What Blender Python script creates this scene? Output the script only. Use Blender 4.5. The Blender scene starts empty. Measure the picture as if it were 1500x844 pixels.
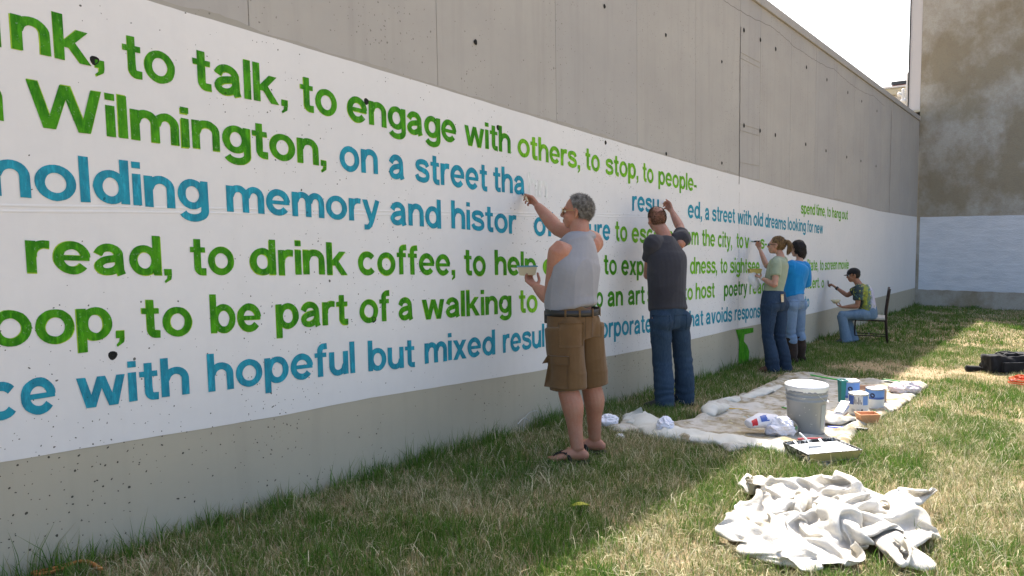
import bpy, bmesh, math, random, zlib, base64
import numpy as np
from mathutils import Vector, Matrix
from mathutils.bvhtree import BVHTree

random.seed(7)
RNG = np.random.default_rng(11)
SC = bpy.context.scene
COL = SC.collection

WORDS = [
    ('i', 'g', 1.087, 2.219, 1.117, 2.222, 0.133),
    ('nk,', 'g', 1.153, 2.225, 1.492, 2.202, 0.131),
    ('to', 'g', 1.571, 2.185, 1.801, 2.177, 0.139),
    ('talk,', 'g', 1.887, 2.179, 2.406, 2.157, 0.142),
    ('to', 'g', 2.491, 2.15, 2.733, 2.14, 0.141),
    ('n', 'g', 1.017, 1.957, 1.109, 1.943, 0.134),
    ('Wilmington,', 'g', 1.19, 1.936, 2.646, 1.861, 0.131),
    ('holding', 'b', 1.045, 1.659, 1.933, 1.611, 0.142),
    ('memory', 'b', 2.028, 1.607, 3.031, 1.554, 0.122),
    ('engage', 'g', 2.808, 2.133, 3.742, 2.079, 0.14),
    ('with', 'g', 3.827, 2.082, 4.349, 2.054, 0.132),
    ('others,', 'l', 4.434, 2.044, 5.322, 1.999, 0.129),
    ('to', 'l', 5.413, 2.003, 5.654, 1.99, 0.141),
    ('stop,', 'l', 5.757, 1.98, 6.394, 1.958, 0.142),
    ('to', 'l', 6.488, 1.949, 6.722, 1.931, 0.14),
    ('people-', 'l', 6.833, 1.931, 7.815, 1.882, 0.134),
    ('on', 'b', 2.739, 1.846, 3.027, 1.839, 0.141),
    ('a', 'b', 3.115, 1.818, 3.248, 1.815, 0.151),
    ('street', 'b', 3.34, 1.81, 4.064, 1.771, 0.148),
    ('tha', 'b', 4.133, 1.772, 4.52, 1.758, 0.135),
    ('hn', 'f', 4.558, 1.756, 4.832, 1.738, 0.127),
    ('resu', 'b', 6.264, 1.658, 6.847, 1.638, 0.143),
    ('ed,', 'b', 7.571, 1.598, 7.969, 1.579, 0.144),
    ('a', 'b', 8.055, 1.573, 8.189, 1.566, 0.135),
    ('street', 'b', 8.273, 1.561, 9.032, 1.532, 0.136),
    ('with', 'b', 9.122, 1.527, 9.65, 1.5, 0.139),
    ('old', 'b', 9.727, 1.497, 10.128, 1.478, 0.142),
    ('dreams', 'b', 10.212, 1.475, 11.189, 1.425, 0.142),
    ('looking', 'b', 11.277, 1.424, 12.262, 1.383, 0.145),
    ('for', 'b', 12.353, 1.378, 12.706, 1.364, 0.147),
    ('new', 'b', 12.791, 1.36, 13.334, 1.339, 0.139),
    ('spend', 'l', 11.968, 1.673, 12.808, 1.654, 0.131),
    ('time,', 'l', 12.882, 1.654, 13.497, 1.634, 0.136),
    ('to', 'l', 13.604, 1.631, 13.865, 1.622, 0.136),
    ('hang', 'l', 13.963, 1.619, 14.625, 1.596, 0.132),
    ('out', 'l', 14.702, 1.596, 15.194, 1.578, 0.134),
    ('and', 'b', 3.114, 1.542, 3.571, 1.513, 0.139),
    ('histor', 'b', 3.672, 1.511, 4.403, 1.464, 0.139),
    ('of', 'b', 4.631, 1.451, 4.903, 1.435, 0.15),
    ('culture', 'b', 5.036, 1.427, 5.836, 1.385, 0.133),
    ('to', 'l', 5.93, 1.379, 6.164, 1.363, 0.142),
    ('escape', 'l', 6.254, 1.359, 7.199, 1.314, 0.135),
    ('from', 'l', 7.332, 1.311, 7.871, 1.286, 0.149),
    ('the', 'l', 7.973, 1.278, 8.369, 1.254, 0.144),
    ('city,', 'l', 8.461, 1.253, 8.937, 1.225, 0.144),
    ('to', 'l', 9.095, 1.223, 9.345, 1.208, 0.145),
    ('v', 'l', 9.396, 1.206, 9.568, 1.199, 0.149),
    ('s-', 'l', 10.016, 1.182, 10.308, 1.168, 0.127),
    ('read,', 'g', 1.151, 1.358, 1.736, 1.314, 0.121),
    ('to', 'g', 1.828, 1.311, 2.053, 1.3, 0.128),
    ('drink', 'g', 2.142, 1.294, 2.768, 1.254, 0.129),
    ('coffee,', 'g', 2.85, 1.251, 3.7, 1.199, 0.13),
    ('to', 'g', 3.796, 1.195, 4.029, 1.174, 0.136),
    ('help', 'g', 4.134, 1.176, 4.656, 1.134, 0.129),
    ('c', 'l', 4.748, 1.129, 4.966, 1.114, 0.147),
    ('to', 'g', 5.719, 1.086, 5.957, 1.065, 0.134),
    ('exp', 'g', 6.047, 1.061, 6.506, 1.03, 0.136),
    ('dness,', 'l', 7.635, 0.972, 8.442, 0.938, 0.14),
    ('to', 'l', 8.549, 0.932, 8.783, 0.921, 0.143),
    ('sightsee,', 'l', 8.877, 0.913, 10.052, 0.853, 0.145),
    ('ditate,', 'l', 12.277, 0.755, 13.07, 0.718, 0.136),
    ('to', 'l', 13.184, 0.711, 13.432, 0.701, 0.134),
    ('screen', 'l', 13.512, 0.7, 14.417, 0.662, 0.13),
    ('movie', 'l', 14.508, 0.657, 15.365, 0.623, 0.127),
    ('oop,', 'g', 1.009, 1.079, 1.508, 1.056, 0.137),
    ('to', 'g', 1.589, 1.045, 1.819, 1.028, 0.129),
    ('be', 'g', 1.914, 1.024, 2.191, 1.002, 0.137),
    ('part', 'g', 2.281, 0.999, 2.762, 0.972, 0.127),
    ('of', 'g', 2.847, 0.967, 3.087, 0.954, 0.134),
    ('a', 'g', 3.16, 0.947, 3.291, 0.939, 0.14),
    ('walking', 'g', 3.373, 0.93, 4.326, 0.875, 0.127),
    ('to', 'l', 4.424, 0.868, 4.668, 0.849, 0.13),
    ('to', 'g', 5.494, 0.796, 5.698, 0.788, 0.133),
    ('an', 'g', 5.779, 0.786, 6.075, 0.771, 0.133),
    ('art', 'g', 6.172, 0.764, 6.526, 0.742, 0.137),
    ('s', 'l', 6.578, 0.743, 6.699, 0.738, 0.136),
    ('to', 'l', 7.464, 0.697, 7.718, 0.681, 0.128),
    ('host', 'l', 7.795, 0.679, 8.367, 0.652, 0.137),
    ('poetry', 'g', 8.671, 0.631, 9.511, 0.597, 0.144),
    ('read', 'l', 9.602, 0.587, 10.289, 0.55, 0.148),
    ('concert.', 'l', 11.959, 0.476, 13.192, 0.413, 0.133),
    ('o', 'l', 13.309, 0.404, 13.481, 0.391, 0.132),
    ('ce', 'b', 0.969, 0.798, 1.223, 0.792, 0.148),
    ('with', 'b', 1.302, 0.781, 1.792, 0.75, 0.126),
    ('hopeful', 'b', 1.885, 0.743, 2.801, 0.683, 0.134),
    ('but', 'b', 2.902, 0.674, 3.293, 0.64, 0.133),
    ('mixed', 'b', 3.383, 0.643, 4.122, 0.594, 0.132),
    ('results', 'b', 4.213, 0.59, 4.984, 0.551, 0.138),
    ('orporate', 'b', 5.643, 0.514, 6.677, 0.443, 0.133),
    ('that', 'b', 7.518, 0.391, 8.025, 0.356, 0.129),
    ('avoids', 'b', 8.101, 0.358, 8.959, 0.3, 0.135),
    ('respons', 'b', 9.049, 0.297, 10.049, 0.233, 0.142),
    ('to', 'b', 12.278, 0.16, 12.546, 0.141, 0.137),
]
PAINT_TOP = [(1.685, 2.531), (3.566, 2.423), (5.339, 2.316), (7.44, 2.201), (11.133, 2.03), (15.607, 1.881), (18.151, 1.782), (21.743, 1.703), (23.989, 1.667)]
PAINT_BOTTOM = [(1.015, 0.632), (2.24, 0.541), (2.901, 0.512), (4.687, 0.379), (5.66, 0.336), (6.619, 0.28), (7.64, 0.235), (9.09, 0.185), (12.769, 0.01), (18.319, -0.195), (23.795, -0.381)]
GREEN_PATCH = [(9.09, 0.176), (9.771, 0.122), (9.773, 0.056), (9.423, 0.072), (9.399, -0.015), (9.533, -0.088), (9.617, -0.183), (9.594, -0.318), (9.202, -0.292), (9.219, 0.009)]
TIE_HOLES = [(1.454, 2.23), (1.455, 0.985), (2.953, 2.254), (4.202, 2.23), (5.757, 3.434), (7.01, 3.437), (5.762, 2.255), (7.021, 2.248), (8.551, 3.435), (8.575, 2.25), (9.3, 3.951), (9.333, 2.772), (10.593, 3.957), (12.155, 3.963), (13.427, 3.964), (14.981, 3.963), (16.202, 3.959), (17.752, 3.949), (10.625, 2.771), (12.187, 2.771), (13.456, 2.765), (15.002, 2.763), (16.25, 2.77), (17.8, 2.759), (9.933, 3.955), (9.961, 2.768), (2.958, 0.977), (4.207, 0.972), (3.965, 2.785)]
GROUND_S = [1.056, 1.511, 2.22, 2.883, 3.91, 4.774, 5.779, 7.644, 9.178, 12.799, 23.887]
GROUND_Z = [0.123, 0.094, 0.064, 0.025, -0.027, -0.066, -0.124, -0.248, -0.332, -0.491, -0.92]
POSES = {
    'm1': {'pel': [4.052, -0.709, 0.892], 'waist': [4.073, -0.707, 0.994], 'chest': [4.106, -0.705, 1.214], 'neck': [4.183, -0.691, 1.456], 'head': [4.218, -0.65, 1.603], 'ls': [3.983, -0.657, 1.344], 'le': [3.995, -0.581, 1.036], 'lw': [4.108, -0.388, 1.098], 'lf': [4.141, -0.29, 1.15], 'rs': [4.327, -0.706, 1.407], 're': [4.391, -0.377, 1.499], 'rw': [4.453, -0.169, 1.667], 'rf': [4.49, -0.076, 1.737], 'lh': [3.966, -0.699, 0.856], 'rh': [4.169, -0.737, 0.853], 'lk': [3.935, -0.746, 0.453], 'la': [3.911, -0.829, 0.089], 'rk': [4.18, -0.774, 0.438], 'ra': [4.211, -0.78, 0.08]},
    'm2': {'pel': [6.111, -0.44, 0.697], 'waist': [6.125, -0.44, 0.833], 'chest': [6.144, -0.424, 1.143], 'neck': [6.201, -0.364, 1.409], 'head': [6.236, -0.272, 1.566], 'ls': [6.022, -0.334, 1.344], 'le': [6.121, -0.238, 1.052], 'lw': [6.398, -0.195, 1.126], 'lf': [6.499, -0.175, 1.16], 'rs': [6.35, -0.465, 1.38], 're': [6.617, -0.341, 1.48], 'rw': [6.747, -0.189, 1.656], 'rf': [6.821, -0.112, 1.72], 'lh': [6.013, -0.412, 0.669], 'rh': [6.21, -0.509, 0.666], 'lk': [6.031, -0.424, 0.269], 'la': [5.929, -0.498, -0.053], 'rk': [6.256, -0.523, 0.268], 'ra': [6.258, -0.537, -0.063]},
    'w1': {'pel': [9.103, -0.472, 0.556], 'waist': [9.118, -0.474, 0.691], 'chest': [9.176, -0.486, 0.924], 'neck': [9.245, -0.505, 1.1], 'head': [9.277, -0.444, 1.243], 'ls': [9.056, -0.513, 1.024], 'le': [8.946, -0.534, 0.773], 'lw': [9.014, -0.346, 0.855], 'lf': [9.046, -0.268, 0.884], 'rs': [9.344, -0.51, 1.044], 're': [9.439, -0.277, 0.975], 'rw': [9.553, -0.15, 1.19], 'rf': [9.614, -0.103, 1.269], 'lh': [9.004, -0.445, 0.522], 'rh': [9.203, -0.509, 0.524], 'lk': [8.98, -0.449, 0.128], 'la': [9.008, -0.503, -0.245], 'rk': [9.171, -0.541, 0.093], 'ra': [9.233, -0.585, -0.248]},
    'w2': {'pel': [10.182, -0.417, 0.476], 'waist': [10.191, -0.412, 0.606], 'chest': [10.245, -0.421, 0.826], 'neck': [10.317, -0.443, 1.0], 'head': [10.365, -0.401, 1.166], 'ls': [10.142, -0.385, 0.933], 'le': [10.231, -0.373, 0.667], 'lw': [10.384, -0.236, 0.718], 'lf': [10.435, -0.184, 0.742], 'rs': [10.423, -0.479, 0.911], 're': [10.54, -0.452, 0.666], 'rw': [10.678, -0.293, 0.729], 'rf': [10.723, -0.233, 0.754], 'lh': [10.083, -0.391, 0.428], 'rh': [10.273, -0.446, 0.422], 'lk': [10.068, -0.41, 0.022], 'la': [10.025, -0.445, -0.295], 'rk': [10.275, -0.47, 0.019], 'ra': [10.257, -0.488, -0.299]},
    'm3': {'pel': [13.386, -0.745, -0.011], 'waist': [13.389, -0.731, 0.128], 'chest': [13.391, -0.674, 0.322], 'neck': [13.379, -0.588, 0.471], 'head': [13.356, -0.504, 0.621], 'ls': [13.211, -0.623, 0.403], 'le': [13.176, -0.615, 0.119], 'lw': [13.131, -0.39, 0.1], 'lf': [13.132, -0.303, 0.13], 'rs': [13.529, -0.581, 0.401], 're': [13.537, -0.375, 0.263], 'rw': [13.566, -0.177, 0.396], 'rf': [13.579, -0.106, 0.441], 'lh': [13.276, -0.735, -0.023], 'rh': [13.465, -0.688, -0.045], 'lk': [13.061, -0.397, -0.032], 'la': [13.027, -0.487, -0.403], 'rk': [13.321, -0.417, -0.081], 'ra': [13.314, -0.533, -0.39]},
}
SPOTS = {'OUT': [[4.878, -0.475], [5.06, -0.391], [4.992, -0.533], [5.252, -0.456], [5.449, -0.48], [5.423, -0.648], [5.422, -0.8], [5.59, -0.875], [5.852, -0.886], [6.198, -0.823], [6.493, -0.76], [6.998, -0.775], [7.523, -0.748], [8.147, -0.73], [8.784, -0.717], [9.157, -0.812], [9.243, -0.99], [9.052, -1.228], [9.144, -1.614], [9.253, -1.879], [9.212, -2.165], [8.084, -2.147], [7.261, -2.126], [6.646, -2.058], [6.255, -2.05], [5.975, -2.056], [5.307, -2.14], [4.864, -2.133], [4.859, -2.03], [4.923, -1.905], [4.959, -1.737], [4.938, -1.603], [4.789, -1.512], [4.892, -1.351], [4.872, -1.181], [4.882, -1.071], [4.87, -0.996], [4.884, -0.852], [4.897, -0.702], [4.808, -0.634]], 'bucket': [5.749, -1.808], 'can1': [6.917, -1.892], 'can2': [7.239, -1.966], 'can3': [7.335, -1.737], 'teal': [7.283, -1.682], 'orange': [6.507, -2.063], 'tray': [5.003, -2.049], 'box': [7.687, -1.806], 'clip': [6.079, -1.895], 'dark': [6.133, -2.024], 'pencil': [6.275, -0.994], 'stick': [6.523, -1.344], 'stick2': [6.782, -1.347], 'brushA': [6.524, -1.432], 'tube': [5.408, -1.419], 'tube2': [5.407, -1.548], 'wad1': [4.938, -0.472], 'wad2': [4.99, -0.94], 'green': [8.637, -1.198], 'green2': [9.03, -1.831], 'bagp': [8.476, -2.029], 'books': [6.53, -1.814], 'folded': [6.307, -1.848], 'red': [5.578, -1.87], 'lens': [10.829, -2.454], 'bag': [10.922, -2.81], 'rope': [9.936, -2.963], 'leaf': [3.128, -1.327], 'cord': [1.208, -0.049], 'cloth': [3.766, -2.391], 'clothL': [3.704, -1.841], 'clothR': [3.914, -2.854], 'clothB': [3.14, -2.408], 'clothT': [4.554, -2.283], 'chairBL': [13.506, -0.997], 'chairFL': [13.917, -0.434], 'wire': [4.533, 0.043], 'loop': [6.296, -0.836], 'whiterag': [5.532, -1.56], 'm1lt': [3.867, -0.559], 'm1lh': [4.017, -0.82], 'm1rt': [4.342, -0.597], 'm1rh': [4.418, -0.719], 'm2l': [5.928, -0.539], 'm2r': [6.278, -0.535], 'm2t': [6.029, -0.275], 'seatB': [13.386, -1.007, -0.088], 'chairFoot': [13.356, -1.022, -0.496], 'CAM': ([0.598016, -0.801327, -0.015864], [0.073952, 0.035459, 0.996631], [0.798065, 0.597174, -0.080465], 25.5908)}

# shape of the crumpled canvas: steps in millimetres from point to point along each row
CLOTH = [
 160,72,76,1,-22,-19,18,-7,16,11,-8,-4,11,2,-1,2,-4,-7,3,-6,-3,8,-8,-6,8,-6,-13,10,-8,-18,19,7,-10,18,2,-6,18,-7,10,21,-7,10,19,2,13,0,8,-3,-9,17,-10,-2,24,-7,-1,24,1,-1,18,-6,14,-8,-10,14,-14,6,13,-12,6,15,-4,5,14,-3,7,13,-6,8,16,-7,10,22,-3,-8,8,4,-15,-7,8,-5,10,-1,14,2,3,18,6,5,4,19,-15,-4,38,3,-3,33,30,11,2,42,19,-24,13,19,17,12,-12,7,12,-20,6,15,-8,15,-5,-10,23,-4,-1,19,15,2,5,7,10,7,-10,-2,7,-30,0,-3,25,38,-42,30,-6,2,25,-6,12,-7,-17,21,9,-6,31,-3,17,38,-2,19,37,-2,17,29,3,10,18,-13,-6,13,-21,-2,-23,-7,-17,-11,-10,-20,-12,-17,-10,-17,-16,-12,-19,-26,-2,-14,-30,14,-12,-28,8,-14,-20,-2,3,-17,0,7,15,-7,20,11,14,27,9,16,10,26,14,3,25,9,-6,15,-7,-10,14,-6,6,16,9,7,15,-5,
 9,-15,12,2,9,-29,19,-8,5,-5,-8,-8,9,0,-1,12,2,-2,8,-7,-5,7,-9,-4,10,-9,-5,6,-13,-7,14,-10,-10,15,12,-2,15,6,0,14,-12,15,19,3,14,15,11,-3,6,17,-16,1,23,-11,-2,23,-4,1,18,5,9,0,-14,12,-12,-3,12,-10,2,14,-6,1,13,-5,3,9,-4,10,5,-2,20,14,-13,13,12,-9,-3,-6,-3,-12,-4,2,-10,10,8,6,9,8,9,14,-4,2,33,-13,-5,37,20,6,23,37,19,-19,19,15,-12,21,-7,8,10,-17,9,12,5,21,4,-12,30,-4,-6,24,5,-4,8,14,8,-9,-5,11,8,-27,-10,5,3,44,-36,38,5,-3,30,-6,12,-3,-25,23,-7,-4,30,4,24,37,8,21,42,5,8,32,-2,-1,21,-12,4,8,-19,-13,-21,-14,-13,-22,-8,-10,-13,-17,-13,-18,-27,-4,-29,-28,-5,-22,-32,10,-12,-26,-7,-4,-19,-13,-3,-14,0,17,-4,-1,18,13,17,14,22,23,16,25,20,12,28,16,1,30,-3,11,18,-14,11,21,-4,7,8,-9,
 16,-5,5,-4,21,-24,14,-3,-20,-16,-3,-7,-4,-6,-1,10,0,-4,8,-5,-4,3,-12,2,8,-9,-4,15,-2,-7,11,-10,-11,17,7,13,18,6,4,22,-9,9,24,2,4,20,10,6,15,13,-14,3,22,-12,-12,20,5,12,11,-4,12,5,-10,10,4,-7,9,-8,6,7,-6,4,11,-3,-5,7,-3,5,9,-13,4,5,-8,15,5,-6,15,7,-7,-2,-7,-8,-8,-5,-1,-9,11,2,0,18,5,4,24,-10,-4,35,7,-2,29,30,13,8,31,14,-16,19,-6,-12,16,-4,14,11,5,28,-1,-14,33,7,-11,23,7,-2,6,10,8,-14,1,15,-2,-34,4,8,-7,47,-15,43,7,0,24,-14,7,3,-18,23,-17,-6,36,3,18,39,7,24,38,12,17,31,9,-4,21,-6,-6,3,-15,-16,-22,-13,-7,-22,-13,-7,-22,-18,-13,-21,-29,-10,-29,-32,1,-26,-36,7,-13,-30,-7,-5,-17,-14,1,-6,-15,18,-1,-3,23,3,14,18,17,22,8,28,25,8,27,30,14,31,7,18,27,-15,16,11,-24,13,12,0,
 10,14,3,1,14,-32,-12,1,-24,-21,7,-7,-14,-3,1,1,-4,-4,10,-6,-7,4,-13,3,8,-11,-5,17,0,-7,18,-3,-8,25,3,10,24,0,17,29,-6,9,28,-3,-1,20,9,1,17,13,-2,7,18,-10,-10,20,3,-1,18,-10,16,9,-3,14,4,-3,10,-2,-1,6,-10,9,7,-8,3,13,-5,-7,9,-9,4,3,-18,-6,4,-5,11,2,3,14,4,-10,-1,-9,-6,-7,-3,-5,-6,13,2,0,20,-11,-3,31,4,-3,30,26,7,19,32,6,4,28,0,-17,16,-1,12,20,7,32,2,-16,29,4,-16,19,3,0,1,4,10,-18,-5,16,-11,-23,29,9,-3,47,3,36,3,6,9,-18,2,1,-16,28,-14,-1,42,5,19,42,7,22,35,12,13,26,14,-2,16,8,-15,-4,-14,-18,-20,-15,1,-16,-19,-1,-21,-19,-12,-25,-24,-18,-31,-31,-11,-27,-35,6,-14,-26,-4,-4,-14,-10,3,-7,-13,15,-4,-1,18,-2,11,23,13,15,17,21,20,3,27,27,9,32,23,25,23,-12,20,10,-28,4,14,-11,
 7,25,-20,-12,1,-23,-39,-2,-5,-23,14,-11,-11,5,-6,0,-4,-5,9,-10,-7,8,-15,-1,12,-9,-8,19,-3,-3,26,-1,3,33,-4,6,34,-3,9,29,-5,13,27,-2,-2,21,9,-3,17,11,9,11,13,-6,-6,20,-3,-9,23,-4,7,16,-10,13,4,3,9,-1,5,10,-6,2,8,-12,7,12,-7,-1,17,-5,-7,0,-14,-12,4,-15,-5,4,0,11,5,-1,13,3,-11,-2,-7,-8,-7,2,-8,-7,16,-10,-4,27,5,4,30,25,3,24,32,5,7,31,-3,-7,26,4,14,21,8,28,1,-10,18,7,-16,11,1,2,-9,-6,13,-19,-11,24,-5,-8,44,14,6,39,8,25,-11,12,8,-11,11,-7,-15,20,-11,-1,41,7,25,42,8,20,32,14,7,20,15,-10,9,5,-22,-4,-17,-18,-15,-15,8,-12,-19,0,-16,-22,-9,-22,-24,-12,-32,-26,-12,-29,-28,-4,-11,-22,-7,-1,-13,-10,7,-7,-8,7,-10,7,18,-4,-2,19,6,11,21,15,14,7,19,20,-5,30,27,20,31,11,28,15,-18,15,6,-21,
 -21,23,-22,-36,-5,-1,-40,-3,-6,-22,4,-14,-2,11,-6,7,3,-3,11,-13,-7,15,-14,-6,19,-8,-4,25,-5,-1,31,-9,4,36,-7,16,38,-1,11,29,-5,1,23,2,-8,22,9,-1,15,9,14,14,9,0,-3,18,-8,-5,25,-4,-11,20,-5,12,6,5,6,-4,7,12,-1,2,11,-5,2,10,-4,-6,12,-4,-7,14,-9,-8,-3,-16,-13,12,-9,-2,7,-6,9,7,-9,7,0,-12,-3,0,-12,-9,9,-11,2,24,5,1,27,29,0,32,32,0,9,34,4,-1,29,6,5,17,6,19,0,3,11,9,-6,5,0,6,-12,-7,22,-13,-7,35,9,2,38,22,15,17,17,8,-11,2,7,-18,8,-13,-18,14,-5,-4,35,6,28,38,10,19,27,12,-1,14,8,-19,2,-7,-23,-5,-18,-9,-9,-13,9,-11,-9,3,-12,-19,-5,-17,-24,-10,-24,-26,-13,-27,-25,-11,-2,-19,-6,2,-12,-7,7,-9,2,6,-11,6,16,-9,-9,17,-2,0,17,13,7,11,10,15,-3,22,25,-5,32,25,21,30,6,26,10,-15,
 -41,19,2,-37,-4,-4,-32,1,-16,-19,-1,-9,3,2,-9,16,1,-4,20,-11,-5,21,-9,3,23,-8,-3,26,-14,2,36,-8,-6,38,-8,17,38,-2,19,27,-5,3,21,2,-11,15,12,1,13,9,6,13,9,6,1,17,-1,-2,24,-6,-18,18,1,8,14,-1,10,-4,6,9,1,-5,8,2,-4,9,1,2,8,-1,-9,14,-10,1,8,-10,-16,15,-14,-5,9,-16,3,10,-11,-1,8,-14,0,0,-15,1,6,-11,11,17,12,-8,29,30,-1,29,36,-9,19,32,7,3,23,10,-4,11,8,4,-3,15,6,8,9,3,6,13,-10,-5,24,-2,-1,34,23,11,20,20,15,-3,8,-2,-13,-5,-7,-16,5,-4,-24,15,4,-1,25,6,28,33,7,11,22,3,-11,9,-11,-11,0,-14,-16,-1,-16,-8,-4,-13,1,-9,3,8,-12,-5,0,-13,-21,-14,-21,-25,-15,-5,-26,-12,8,-20,-5,4,-13,0,1,-13,7,4,-14,-1,8,-12,-11,19,-2,-2,18,-2,7,16,10,4,-3,20,19,-14,31,29,-2,34,26,24,21,-5,
 -26,20,6,-30,-4,-21,-30,1,-6,-16,-1,-8,4,-3,-13,20,-4,-8,27,-7,-1,26,-9,5,25,-13,6,28,-14,-6,36,-14,6,46,-5,4,41,-6,14,23,-7,11,16,-1,-3,7,18,1,8,12,-2,9,8,7,-1,14,-2,3,21,6,-13,21,3,2,16,1,10,5,2,0,3,-10,2,5,-3,7,7,-1,10,3,-2,18,-7,2,18,-13,-7,17,-16,-8,13,-16,-4,12,-16,-5,7,-18,2,1,-17,8,11,-5,4,16,17,-17,26,31,1,24,37,-14,19,28,7,14,15,7,-4,5,19,-13,-5,22,0,2,21,3,14,17,-5,1,22,10,4,25,23,13,4,10,7,-15,0,-6,-15,-4,-10,-14,16,6,-19,13,10,-2,16,-3,18,22,-13,4,17,-8,-11,10,-9,-13,8,-6,-17,-9,-11,2,4,-5,-11,-11,-3,6,-11,1,8,-13,-10,-6,-9,-26,-18,4,-31,-17,4,-25,-5,5,-16,4,7,-15,4,8,-13,-2,6,-18,-7,24,-9,2,22,-2,4,12,7,10,0,22,15,-22,34,23,-15,32,34,13,30,8,
 -14,19,1,-16,-3,-25,-29,-1,0,-15,-1,-10,1,-3,-15,14,-7,-4,26,-8,6,31,-9,4,30,-16,-4,36,-14,-8,33,-20,22,47,-6,6,44,-3,2,22,-11,10,8,-3,7,10,13,-1,2,12,-2,0,11,4,-5,12,-6,7,17,14,-3,26,9,-6,24,2,3,15,2,-8,6,-9,-6,1,-10,6,8,-2,15,3,9,18,-12,3,19,-17,-6,20,-15,-8,20,-13,-7,17,-11,-4,6,-17,3,13,-9,2,17,2,-9,11,16,-19,22,27,1,21,31,-15,20,28,3,15,11,8,-1,1,25,-14,-6,28,-13,-1,26,1,11,23,5,8,20,15,10,8,17,10,-5,-2,-6,-15,2,-4,-15,17,5,-9,15,8,-15,9,3,-11,20,-14,2,20,-10,2,21,-1,-2,9,0,-13,-11,-2,-2,1,-2,-8,-8,-7,2,0,-5,-7,-8,-10,1,-6,-13,-6,2,-26,-10,6,-35,-10,-5,-25,-15,2,-18,-3,6,-18,0,11,-16,1,16,-17,2,23,-18,-2,22,-11,6,11,9,13,-2,18,26,-18,39,18,-29,36,20,-9,28,18,
 -13,15,1,9,-1,-18,-25,1,-9,-20,0,-7,-4,-4,-17,8,-8,-2,21,-10,0,32,-7,3,33,-18,-8,35,-19,11,39,-18,17,42,-17,13,43,-3,4,21,-10,8,7,-10,5,15,9,1,-2,14,-2,-9,12,-2,2,16,3,-4,23,-4,0,22,24,-2,33,4,-10,25,-8,-4,17,-9,0,8,-19,12,1,-7,17,-10,2,20,-7,13,16,-16,14,15,-25,0,22,-15,-7,18,-14,-3,18,-6,-1,16,1,-7,4,3,-17,7,12,-16,21,20,-11,28,18,9,23,23,4,-4,18,-5,1,0,23,-11,-9,30,-3,12,28,12,12,21,-3,7,15,8,10,6,6,-1,-12,15,6,-11,14,-9,0,10,14,-13,19,4,-13,18,-7,-14,18,-11,-10,18,-1,2,17,5,-5,-10,-2,-9,-16,-2,-1,-10,-4,-5,2,-6,-9,9,-6,-8,9,-12,0,2,-14,0,-6,-21,-9,2,-33,-12,10,-35,-8,-5,-20,12,8,-18,-5,12,-17,-6,18,-19,-2,23,-21,-1,22,-21,3,12,-1,10,-1,19,26,-16,36,28,-28,41,9,-11,26,20,
 -19,9,-7,15,9,1,10,3,-13,-19,-2,-10,-10,-9,-19,0,-9,-12,17,-12,11,28,-4,-6,35,-14,-4,26,-21,21,30,-23,18,41,-10,9,42,-7,2,25,-13,11,13,-11,8,9,6,-3,2,13,3,-2,16,3,-10,10,-7,-8,20,-7,3,32,17,-4,34,17,-14,15,-28,1,-1,-22,5,0,-9,18,0,0,23,11,-7,23,4,12,17,-18,14,20,-16,18,13,-22,10,20,-7,-4,15,2,-8,5,3,-13,4,3,-14,13,10,-8,23,4,-1,13,25,-2,18,5,-17,7,6,16,1,2,18,-15,15,25,5,12,34,3,10,19,4,18,0,15,10,0,18,0,0,15,-7,11,23,-3,-8,13,2,-14,10,-15,-10,21,-1,-15,12,9,-14,11,13,-6,-1,-3,-7,-14,0,-9,-5,5,-13,4,-5,-8,8,-7,1,12,-7,6,15,-12,3,5,-15,6,-5,-19,-7,-13,-19,-25,3,-34,-15,8,-29,11,8,-21,-5,11,-20,-5,16,-22,5,23,-26,3,26,-24,-5,15,-14,4,-3,15,12,-25,31,18,-10,36,28,-11,32,7,
 -16,10,-12,6,11,12,18,8,-10,12,3,-14,-6,-13,-17,-2,-20,0,12,-7,4,27,-9,1,30,-7,-9,26,-15,6,24,-20,14,21,-13,26,37,-8,4,30,-12,9,19,-10,8,7,3,-8,-1,12,-1,-3,11,13,1,16,1,-10,16,-9,-1,32,2,1,35,17,-7,14,-31,-7,-25,-19,16,-13,-8,22,4,0,27,16,-7,26,17,5,19,-8,20,19,-26,8,14,-13,20,5,-2,14,8,4,-9,5,4,-13,12,6,-6,14,-2,-2,19,-1,-2,20,6,-15,5,21,-3,10,-10,7,2,1,19,-10,16,29,-1,27,32,10,20,18,15,10,2,15,9,0,18,5,2,23,1,-1,24,-8,-8,16,-12,-12,10,-6,-14,12,10,-17,9,12,-18,-12,10,-16,-3,2,-12,6,0,-9,3,4,-8,9,-6,1,8,-9,7,17,-8,4,16,-12,15,1,-15,16,-2,-17,-8,-15,-9,-30,-13,-24,-34,10,-31,-7,12,-24,-1,12,-22,6,16,-25,4,21,-29,2,28,-28,-8,19,-17,4,3,-1,19,-21,23,4,-30,31,11,-17,31,8,
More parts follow.
